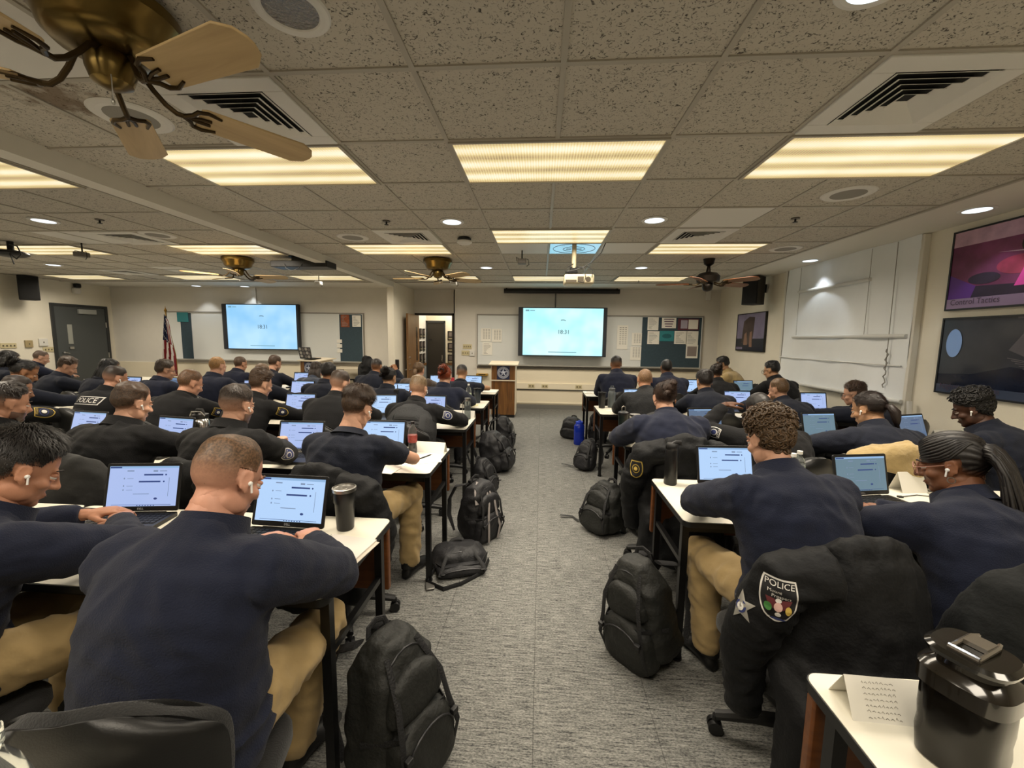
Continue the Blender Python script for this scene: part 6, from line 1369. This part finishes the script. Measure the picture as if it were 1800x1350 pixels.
t = bag('black messenger bag lying flat around the table leg', (-.55, 2.69, 0), rad(20), .40, .27, .13, None, straps=False, loose=False, pockets=1, sub='messenger_bag', seed=9)
MB().tube([(-.18, -.1, .03), (-.23, -.2, .01), (-.14, -.3, .008), (-.02, -.27, .008), (.14, -.18, .008), (.2, -.08, .04)], [(.005, .02)]*6, 8).build('shoulder_strap', M_BAG2, t)
MB().box(-.245, -.19, -.28, -.2, .006, .016).build('strap_buckle', mat('buckle_metal', '#8d8b86', .35, .8), t, bevel=.004)
bag('small black backpack slumped in front of the third table leg', (-.54, 3.98, 0), rad(70), .26, .16, .36, None, rx=rad(-6), straps=False, loose=False, seed=4)
bag('large black backpack by the third row on the left aisle edge', (-.50, 4.75, 0), rad(80), .40, .30, .47, None, rx=rad(-12), seed=7)
bag('black backpack hidden behind the larger one, fourth row on the left', (-.52, 5.75, 0), rad(84), .32, .22, .46, None, loose=False, seed=8)
bag('big dark tactical backpack leaning by the second right table', (.575, 1.96, 0), rad(-52), .34, .24, .50, M_BAGT, rx=rad(8), ry=rad(-6), seed=3, vox=.010)
bag('black backpack under the gold-shield jacket, right aisle edge', (.545, 3.3, 0), rad(-50), .33, .22, .40, M_BAGT, rx=rad(-6), seed=6)
bag('small dark backpack with a trailing strap, right aisle edge', (.56, 4.88, 0), rad(-40), .24, .17, .36, None, rx=rad(-14), seed=10)
bag('black bag behind the blue jug on the carpet', (.53, 6.5, 0), rad(-30), .36, .2, .33, None, loose=False, straps=False, seed=11)
bag('black backpack standing under the front right table', (.92, 6.4, 0), rad(-20), .3, .18, .44, None, loose=False, seed=12)

# ------------------------------------------------------------------ bottles and cups
M_CLEAR = mat('clear_plastic', '#eef2f2', .06, trans=.95, ior=1.2); M_CLEARG = mat('smoke_plastic', '#8e9596', .1, trans=.8, ior=1.2); M_MBLK = mat('matte_black_steel', '#131314', .38, .2)
def vessel(name, label, cat, loc, parts, rz=0):
    t = thing(name, label, cat, loc, rz)
    for nm, prof, m in parts:
        if callable(prof): prof(t)
        else: MB().lathe(prof, n=28).build(nm, m, t, ang=40)
    return t
def handle(pts, r_, m, nm='handle'): return lambda t: MB().tube(pts, r_, 8).build(nm, m, t)
def tumbler(label, loc, m, k=1.0, lid=None): return vessel('tumbler', label, 'cup', loc, [('cup', [(.001, 0), (.033*k, 0), (.036*k, .006), (.0415*k, .12*k), (.0455*k, .125*k), (.047*k, .172*k)], m), ('lid', [(.047*k, .172*k), (.05*k, .174*k), (.05*k, .188*k), (.045*k, .19*k), (.043*k, .184*k), (.012, .184*k), (.01, .19*k), (.001, .19*k)], lid or M_STEEL)])
tumbler('tall matte black tumbler with a clear steel-rimmed lid on the nearest left table', (-.84, 1.655, TZ), M_MBLK, 1.0)
def water(label, loc, cap=M_WHITE, k=1.0):
    return vessel('water_bottle', label, 'bottle', loc, [('bottle', [(.001, 0), (.029*k, 0), (.032*k, .01), (.031*k, .04), (.033*k, .05), (.031*k, .07), (.033*k, .13*k), (.025*k, .165*k), (.0125, .185*k), (.0125, .2*k)], M_CLEAR), ('label_band', [(.0335*k, .06), (.0338*k, .062), (.0338*k, .108), (.0335*k, .11)], mat('water_label', '#b8c4a8', .5)), ('cap', [(.0145, .195*k), (.0145, .213*k), (.001, .214*k)], cap)])
t = vessel('cola_bottle', 'bottle of dark cola with a red label on the second left table', 'bottle', (-.91, 2.82, TZ), [('bottle', [(.001, 0), (.026, 0), (.032, .012), (.031, .05), (.0275, .075), (.032, .105), (.033, .14), (.027, .18), (.0135, .215), (.0125, .225)], M_CLEAR), ('cola', [(.001, .003), (.025, .003), (.03, .014), (.029, .05), (.0258, .075), (.0265, .08)], mat('cola_liquid', '#1d0f0a', .1)), ('label_band', [(.0323, .088), (.0333, .105), (.0341, .135), (.0341, .14)], mat('cola_red_label', '#8d3a33', .45, var=.3, vscale=60)), ('cap', [(.015, .222), (.015, .238), (.001, .239)], M_BLACK)])
vessel('jug', 'teal steel bottle with a black lid behind the polo man', 'bottle', (-1.36, 2.86, TZ), [('body', [(.001, 0), (.047, 0), (.05, .006), (.05, .155), (.044, .17)], mat('teal_enamel', '#4b9a90', .4)), ('lid', [(.044, .168), (.046, .175), (.046, .2), (.03, .215), (.03, .225), (.001, .226)], M_BLACK)])
vessel('jug', 'large steel jug with a black clip lid behind the violet-lit laptop', 'bottle', (-2.62, 2.93, TZ), [('body', [(.001, 0), (.062, 0), (.065, .006), (.065, .17), (.05, .195)], M_CHROME), ('lid', [(.05, .19), (.056, .196), (.056, .225), (.001, .23)], M_BLACK), ('clip', handle([(-.055, -.03, .215), (-.03, -.04, .25), (.03, -.03, .25), (.055, -.02, .215)], .006, M_STEEL, 'clip'), None), ('knob', handle([(-.03, 0, .23), (-.02, 0, .26), (.02, 0, .26), (.03, 0, .23)], .012, M_BLACK, 'carry_loop'), None)])
vessel('glass_bottle', 'smoky clear bottle with a steel cap and side strap on the third left table', 'bottle', (-.745, 4.12, TZ), [('body', [(.001, 0), (.031, 0), (.033, .006), (.033, .18), (.028, .195)], M_CLEARG), ('cap', [(.029, .19), (.031, .195), (.031, .222), (.001, .224)], M_STEEL), ('strap', handle([(-.031, 0, .2), (-.05, 0, .17), (-.05, 0, .05)], .003, M_STEEL, 'strap'), None)])
water('clear water bottle with a pale label on the fourth left table', (-.94, 5.28, TZ), k=1.1)
tumbler('navy tumbler with a steel rim on the fourth left table', (-.81, 5.2, TZ), mat('navy_steel', '#1d2733', .4, .2), 1.02, M_BLACK)
vessel('water_bottle', 'red bottle beside the red-haired woman', 'bottle', (-1.40, 6.4, TZ), [('body', [(.001, 0), (.036, 0), (.038, .006), (.036, .15), (.028, .17)], mat('coral_red', '#b8323c', .4)), ('cap', [(.028, .165), (.03, .172), (.03, .2), (.001, .203)], MT['coral_red'])])
vessel('jar', 'clear jar with a flat lid on a far left table', 'jar', (-5.93, 5.3, TZ), [('body', [(.001, 0), (.06, 0), (.064, .006), (.06, .17)], M_CLEARG), ('lid', [(.064, .17), (.066, .172), (.066, .186), (.001, .188)], M_WHITE)])
tumbler('black tumbler with a pale logo mark on the fourth right table', (.76, 5.03, TZ), M_MBLK, 1.05, M_BLACK)
vessel('water_bottle', 'big grey clear sports bottle in front of the bald man', 'bottle', (.89, 5.1, TZ), [('body', [(.001, 0), (.044, 0), (.047, .008), (.047, .06), (.045, .1), (.047, .16), (.047, .19), (.03, .215)], mat('grey_sports_plastic', '#6b7274', .2, trans=.35)), ('cap', [(.036, .21), (.038, .215), (.038, .24), (.02, .245), (.001, .246)], mat('grey_cap', '#55595c', .5)), ('loop', handle([(-.02, 0, .243), (-.015, 0, .265), (.015, 0, .265), (.02, 0, .243)], .005, MT['grey_cap'], 'loop'), None)])
vessel('tumbler', 'dark green tumbler with a loop lid on the third right table', 'cup', (.735, 3.6, TZ), [('cup', [(.001, 0), (.034, 0), (.036, .006), (.044, .18), (.046, .185)], mat('bottle_green', '#101d1a', .3, .2)), ('lid', [(.046, .183), (.048, .188), (.046, .205), (.03, .215), (.001, .217)], M_BLACK), ('loop', handle([(-.014, 0, .213), (-.016, 0, .25), (.0, 0, .262), (.016, 0, .25), (.014, 0, .213)], .004, M_STEEL, 'loop'), None)])
vessel('mug', 'tall cream mug with a side handle on the third right table', 'cup', (.845, 3.64, TZ), [('cup', [(.001, 0), (.034, 0), (.036, .006), (.036, .05), (.044, .1), (.046, .17)], mat('cream_enamel', '#dcd6c6', .35)), ('lid', [(.046, .168), (.047, .172), (.047, .184), (.001, .186)], M_STEEL), ('handle', handle([(.043, 0, .155), (.075, 0, .158), (.083, 0, .145), (.083, 0, .1), (.074, 0, .09), (.042, 0, .095)], .008, MT['cream_enamel']), None)])
vessel('water_bottle', 'tall black steel bottle at the corner of the second right table', 'bottle', (.775, 2.385, TZ), [('body', [(.001, 0), (.034, 0), (.037, .006), (.037, .2), (.033, .212)], M_MBLK), ('lid', [(.034, .21), (.036, .214), (.036, .235), (.028, .245), (.001, .247)], M_BLACK), ('spout', handle([(0, 0, .24), (.02, 0, .252), (.045, 0, .252), (.045, 0, .235)], .011, M_BLACK, 'spout'), None)])
vessel('water_jug', 'blue clear-plastic water jug standing on the carpet by a black bag', 'bottle', (.6, 6.1, 0), [('body', [(.001, 0), (.075, 0), (.08, .01), (.08, .1), (.077, .13), (.08, .16), (.08, .28), (.06, .31)], mat('blue_jug', '#1b37b4', .2, trans=.3)), ('cap', [(.05, .305), (.055, .31), (.055, .345), (.02, .35), (.02, .365), (.001, .366)], mat('blue_cap', '#2542c4', .4))])
vessel('water_bottle', 'pink bottle near the end of the front right table', 'bottle', (2.18, 6.3, TZ), [('body', [(.001, 0), (.036, 0), (.038, .006), (.038, .17), (.03, .19)], mat('pink_enamel', '#c0737c', .4)), ('cap', [(.031, .188), (.033, .192), (.033, .22), (.001, .222)], mat('dusky_cap', '#8f6b66', .5))])
water('clear water bottle beside the dim laptop, second right table', (1.44, 2.36, TZ)); water('clear water bottle just behind another by the dim laptop, second right table', (1.51, 2.42, TZ))
water('clear water bottle left of the low-tail woman\'s laptop', (2.1, 3.66, TZ)); water('clear water bottle with an orange cap under the dark poster', (3.58, 3.62, TZ), mat('orange_cap', '#b8673a', .5), 1.15)
vessel('water_bottle', 'clear ribbed bottle at the bottom-left corner of the picture', 'bottle', (-.76, .455, .72), [('bottle', [(.001, 0), (.042, 0), (.046, .012)]+[(.046-.004*(q%2), .03+.016*q) for q in range(10)]+[(.044, .2), (.03, .25), (.016, .275), (.016, .29)], M_CLEAR), ('cap', [(.018, .285), (.018, .308), (.001, .309)], M_CLEAR)])
# the row in front of the viewer on the left: only a table corner carries that bottle
t = thing('folding_table', 'white-topped table in the viewer\'s own row, bottom-left corner', 'table', (0, 0, 0))
MB().prism(rrect(-2.6, -.66, -.1, .52, .03), .692, .72).build('tabletop', [M_LAM], t)
for x_, y_ in ((-2.5, -.02), (-.72, -.02), (-2.5, .46), (-.72, .46)): MB().box(x_-.016, x_+.016, y_-.016, y_+.016, 0, .692).build('leg', M_LEG, t)
# big smoked jug in the foreground
t = thing('jug', 'big smoke-brown plastic jug with a hinged lid on the nearest right table', 'jug', (.86, .80, TZ), rad(25))
def sq(r_, z, e=.62, n=36, dx=0): return [(dx+r_*math.copysign(abs(math.cos(2*PI*k/n))**e, math.cos(2*PI*k/n)), r_*math.copysign(abs(math.sin(2*PI*k/n))**e, math.sin(2*PI*k/n)), z) for k in range(n)]
M_SMOKE = mat('smoke_brown_plastic', '#0d0a07', .16, spec=.4)
MB().loft([sq(.05, 0), sq(.058, .004), sq(.062, .05), sq(.06, .075), sq(.062, .1), sq(.062, .165), sq(.058, .175)]).build('body', M_SMOKE, t, ang=30)
MB().loft([sq(.064, .158), sq(.069, .162), sq(.069, .195), sq(.062, .205, .7), sq(.05, .214, .8), sq(.047, .226, .8)]).build('collar', mat('smoke_dark', '#1c1813', .15, coat=.5), t, ang=30)
MB().loft([sq(.047, .222, .8), sq(.062, .232, .65), sq(.064, .24, .65), sq(.056, .246, .65)]).build('lid', mat('smoke_lid', '#15130f', .15, coat=.5), t, ang=30)
b = MB(); b.tube([(-.04, -.02, .248), (.035, -.02, .252), (.055, -.015, .25)], .004, 6).tube([(-.04, .02, .248), (.035, .02, .252), (.055, .015, .25)], .004, 6).tube([(-.04, -.022, .25), (-.04, .022, .25)], .006, 8).box(.0, .04, -.017, .017, .247, .256); b.build('latch', mat('clear_smoke_latch', '#5d574e', .1, coat=.8), t)
b = MB(); b.tube([(.058, -.03, .2), (.075, 0, .17), (.07, .0, .09), (.06, 0, .06)], [.012, .011, .011, .01], 8); b.build('handle', MT['smoke_dark'], t)

# ------------------------------------------------------------------ paper, tents, small things on the tables
def tent(label, x, y, rz, L_=.24, h_=.075, m=None, writing=False):
    t = thing('name_tent', label, 'name tent', (x, y, TZ), rz, 'folded paper name tents')
    b = MB(); b.add([(-L_/2, -.04, .001), (L_/2, -.04, .001), (L_/2, 0, h_), (-L_/2, 0, h_), (-L_/2, .04, .001), (L_/2, .04, .001), (-L_/2, -.042, .0), (L_/2, -.042, .0), (L_/2, 0, h_+.002), (-L_/2, 0, h_+.002), (-L_/2, .042, 0), (L_/2, .042, 0)], [(0, 1, 2, 3), (3, 2, 5, 4), (6, 9, 8, 7), (9, 10, 11, 8), (0, 6, 7, 1), (4, 5, 11, 10), (0, 3, 9, 6), (3, 4, 10, 9), (1, 7, 8, 2), (2, 8, 11, 5)])
    b.build('card', m or M_PAPER, t, ang=20)
    if writing:
        b = MB(); xf = frame((0, -.0212, h_*.5), (1, 0, 0), (0, .042, h_)); g = np.random.default_rng(3)
        for k in range(7):
            x_ = -L_*.3
            for q in range(8):
                wd = g.uniform(.003, .008); yv = .032-.011*k+g.uniform(-.001, .001); b.tube([xf @ V((x_, yv, .001)), xf @ V((x_+wd*.5, yv+g.uniform(.001, .004), .001)), xf @ V((x_+wd, yv-.001, .001))], .00045, 4); x_ += wd+.003
        b.build('handwriting', mat('pencil_grey', '#6d675c', .7), t)
    return t
tent('folded white tent card with pencil notes beside the big jug', .80, .915, rad(-2), .17, .075, writing=True)
tent('folded blank tent card at the far edge of the second left table', -.80, 2.88, rad(-6)); tent('folded tent card at the far edge of the third left table', -.80, 4.2, rad(-4)); tent('white tent card beside the dim laptop of the woman with braids', 2.12, 2.42, rad(10), .16, .11)
tent('white tent card under the dark poster', 3.45, 3.72, rad(20), .14, .1); tent('small folded yellow card on the fourth left table', -.86, 4.95, rad(5), .12, .03, mat('yellow_paper', '#cfc794', .8))
def flat(name, label, x, y, rz, w_, h_, th=.003, m=None, lines=8, cat='paper'):
    t = thing(name, label, cat, (x, y, TZ), rz); MB().box(-w_/2, w_/2, -h_/2, h_/2, 0, th).build('sheet' if th < .006 else 'pages', m or M_PAPER, t)
    if lines:
        b = MB()
        for k in range(lines): q = .8-.3*abs(math.sin(k*2.3)); b.box(-w_*.4, -w_*.4+w_*.8*q, h_*.38-k*h_*.8/lines-.0015, h_*.38-k*h_*.8/lines+.0015, th, th+.0004)
        b.build('print', M_PAPERL, t)
    return t
t = flat('spiral_notebook', 'open spiral notebook with blank pages at the aisle edge of the nearest left table', -.775, 1.44, rad(-8), .2, .26, .009, mat('notebook_paper', '#dad5cd', .85), 0, 'notebook')
b = MB()
for k in range(24): b.ring((-.1, -.12+.0104*k, .006), .006, .0009, 10, 5, 0, None) if False else b.ring((0, 0, 0), .006, .0009, 10, 5, 0, Matrix.Translation((-.102, -.12+.0104*k, .006)) @ Matrix.Rotation(PI/2, 4, 'X'))
b.build('spiral', M_STEEL, t)
MB().box(-.095, .115, -.135, .125, -.0, .002).build('cover', mat('notebook_cover', '#c9c0b2', .7), t); MB().cyl((-.085, .1, .0092), (-.085, .1, .0096), .004, n=10).cyl((-.085, -.1, .0092), (-.085, -.1, .0096), .004, n=10).build('punch_hole', mat('hole_dark', '#6d655b', .8), t)
flat('paper_sheet', 'printed form with a pen lying across it on the second left table', -.80, 2.73, rad(24), .2, .27)
t = thing('pen', 'black pen lying on the printed form', 'pen', (-.79, 2.74, TZ+.008), rad(-25)); MB().cyl((0, -.07, 0), (0, .05, 0), .0045, n=8).build('barrel', M_BLACK, t); MB().cyl((0, .05, 0), (0, .075, 0), .0045, .001, 8).build('tip', M_STEEL, t)
flat('paper_sheet', 'white sheet under the polo man\'s forearm', -.98, 2.52, rad(-10), .21, .28, lines=0)
t = thing('eyeglass_case', 'dark folding case lying left of the front laptop', 'case', (-2.12, 1.66, TZ), rad(14)); MB().prism([(-.11, 0), (.11, 0), (.11, .008), (-.06, .03), (-.1, .028)], -.04, .04, 0, Matrix.Rotation(PI/2, 4, 'X')).build('shell', mat('dark_case', '#26241f', .5), t, bevel=.003)
flat('paper_sheet', 'white sheet under the dark case', -2.05, 1.62, rad(6), .2, .26, .002, lines=0)
t = thing('computer_mouse', 'black wireless mouse at the aisle corner of the third left table', 'mouse', (-.77, 3.79, TZ), rad(10)); MB().ell((0, 0, .014), (.031, .052, .018), 16, 8).build('shell', M_BLACK, t); MB().box(-.003, .003, .01, .03, .028, .034).build('wheel', M_STEEL, t, bevel=.001)
t = thing('pouch', 'black zip pouch with a pale card on it, third left table', 'pouch', (-.86, 3.98, TZ), rad(-8)); MB().ell((0, 0, .02), (.12, .05, .022), 18, 8).build('pouch', M_BAG, t); MB().box(-.06, .03, -.025, .03, .041, .0425).build('card', M_PAPER, t)
flat('paper_sheet', 'yellow pad on the fourth left table', -.84, 5.0, rad(8), .14, .1, .004, MT['yellow_paper'], 0); flat('paper_stack', 'stack of white papers at the aisle end of the front left table', -.79, 6.28, rad(4), .22, .28, .012, None, 5)
flat('open_book', 'open booklet at the aisle end of the front right table', .82, 6.42, rad(-6), .24, .2, .01); flat('paper_sheet', 'small white card on the fourth right table', .86, 4.85, rad(14), .14, .1, .002, None, 3)
t = thing('sandwich_box', 'clear sandwich packet beside the low-tail woman\'s laptop', 'food', (2.12, 3.36, TZ), rad(20)); MB().box(-.08, .08, -.05, .05, .0, .02).box(-.075, .075, -.045, .045, .022, .035).build('bread', mat('bread_tan', '#b8a06c', .8, var=.2, vscale=40), t, bevel=.008); MB().box(-.078, .078, -.048, .048, .019, .024).build('filling', mat('filling_green', '#7b7a44', .7), t)
t = thing('pouch', 'red pouch between the third row bottles and the chin-in-hand man', 'pouch', (2.1, 4.75, TZ), rad(10)); MB().ell((0, 0, .045), (.09, .05, .05), 16, 8).build('pouch', mat('red_fabric', '#7c1f25', .7, bump=.4), t); MB().tube([(-.06, 0, .08), (0, -.02, .105), (.06, 0, .08)], .005, 6).build('zip', M_ZIP, t)
def cable(label, pts): t = thing('charging_cable', label, 'cable', (pts[0][0], pts[0][1], TZ)); MB().tube([(x-pts[0][0], y-pts[0][1], .004) for x, y in pts], .0025, 6).build('cord', M_BLACK, t); MB().box(-.012, .012, -.008, .008, 0, .009).build('plug', M_BLACK, t)
cable('short black cable beside the curly-haired man\'s laptop', [(.88, 2.24), (.86, 2.3), (.9, 2.34), (.97, 2.32), (1.0, 2.27)]); cable('thin black cable behind the dim laptop of the woman with braids', [(1.98, 2.3), (2.1, 2.34), (2.24, 2.3), (2.3, 2.38), (2.2, 2.43)])
cable('thin cable on the third right table beside the bowed man', [(1.28, 3.46), (1.25, 3.5), (1.3, 3.56), (1.36, 3.55)]); cable('thin cable by the notebook on the nearest left table', [(-.9, 1.36), (-.88, 1.42), (-.92, 1.47), (-.9, 1.52)])
t = thing('tissue_box', 'teal tissue box with a tissue standing up, below the left whiteboard', 'tissue box', (-5.1, 6.35, TZ)); MB().box(-.06, .06, -.06, .06, 0, .1).build('box', mat('teal_card', '#3f8288', .6), t, bevel=.002); MB().loft([[(.03*math.cos(a_), .012*math.sin(a_), .1) for a_ in np.linspace(0, 5.5, 8)], [(.05*math.cos(a_), .02*math.sin(a_), .15) for a_ in np.linspace(0, 5.5, 8)], [(.012*math.cos(a_), .004*math.sin(a_), .2) for a_ in np.linspace(0, 5.5, 8)]]).build('tissue', M_PAPER, t)
t = thing('wipes_tub', 'grey bin-shaped tub beside the tissue box', 'tub', (-5.38, 6.3, TZ)); MB().lathe([(.001, 0), (.06, 0), (.08, .2), (.083, .2)], n=24).build('tub', mat('grey_tub', '#8d908d', .5), t); MB().lathe([(.083, .198), (.085, .205), (.075, .21), (.001, .21)], n=24).build('rim', M_WHITE, t)
bag('black bag standing on a far left table, beside the dark-lidded laptop', (-5.55, 5.62, 0), 0, .4, .2, .3, None, loose=False, straps=False, seed=14, sub='duffel_bag').location.z = 0.0
# office chair with a coat at the front left
t = thing('office_chair', 'black mesh office chair with a coat over it, before the stub wall', 'chair', (-3.62, 8.05, 0), rad(160))
MB().loft(back_grid(-.22, .05, .0, .26, .55, 1.12)).build('mesh_back', mat('chair_mesh', '#1b1b1c', .8), t, ang=60)
MB().prism(rrect(-.25, .25, -.22, .26, .08), .44, .5).build('seat', M_SEATF, t, bevel=.015); MB().cyl((0, 0, .1), (0, 0, .44), .03).build('gas_column', M_BLACKM, t)
for s in (-1, 1): MB().tube([(s*.27, -.1, .46), (s*.29, -.05, .68), (s*.28, .15, .7)], .02, 8).build('armrest', M_BLACK, t)
b = MB()
for k in range(5): b.tube([(0, 0, .12), (.3*math.cos(k*1.2566), .3*math.sin(k*1.2566), .04)], .022, 8)
b.build('star_base', M_BLACK, t)
t = thing('jacket', 'black coat with a white label over the mesh office chair', 'jacket', (-3.62, 8.05, 0), rad(160))
b = MB(); soft(b, .42, .2, .42, 1.16, .1, -.24, .6); v, n_, f = remesh(b, .015, 3); v = v+n_*np.array([.02*(1-2*abs(fbm(p_, 8, 3))) for p_ in v])[:, None]; q = MB(); q.add(v, f); q.build('coat', BLK2, t, ang=60); MB().box(-.02, .08, -.36, -.345, .62, .76).build('label_patch', P_WHT, t)
# added fill light, unseen above the doorway, brightening the hallway
t = thing('hall_fill_light', 'added unseen fill light brightening the hall beyond the doorway', 'ceiling light', (-2.1, 10.1, CE-.02)); MB().box(-.3, .3, -.15, .15, 0, .012).build('diffuser', emis('hall_fill_glow', '#fff1d4', 1.5), t)
ld2 = bpy.data.lights.new('hall_fill_lamp', 'AREA'); ld2.size = .6; ld2.shape = 'SQUARE'; ld2.energy = 26; ld2.color = (1, .9, .74); lo2 = bpy.data.objects.new('hall_fill_lamp', ld2); C.objects.link(lo2); lo2.parent = t; lo2.location = (0, 0, -.02)
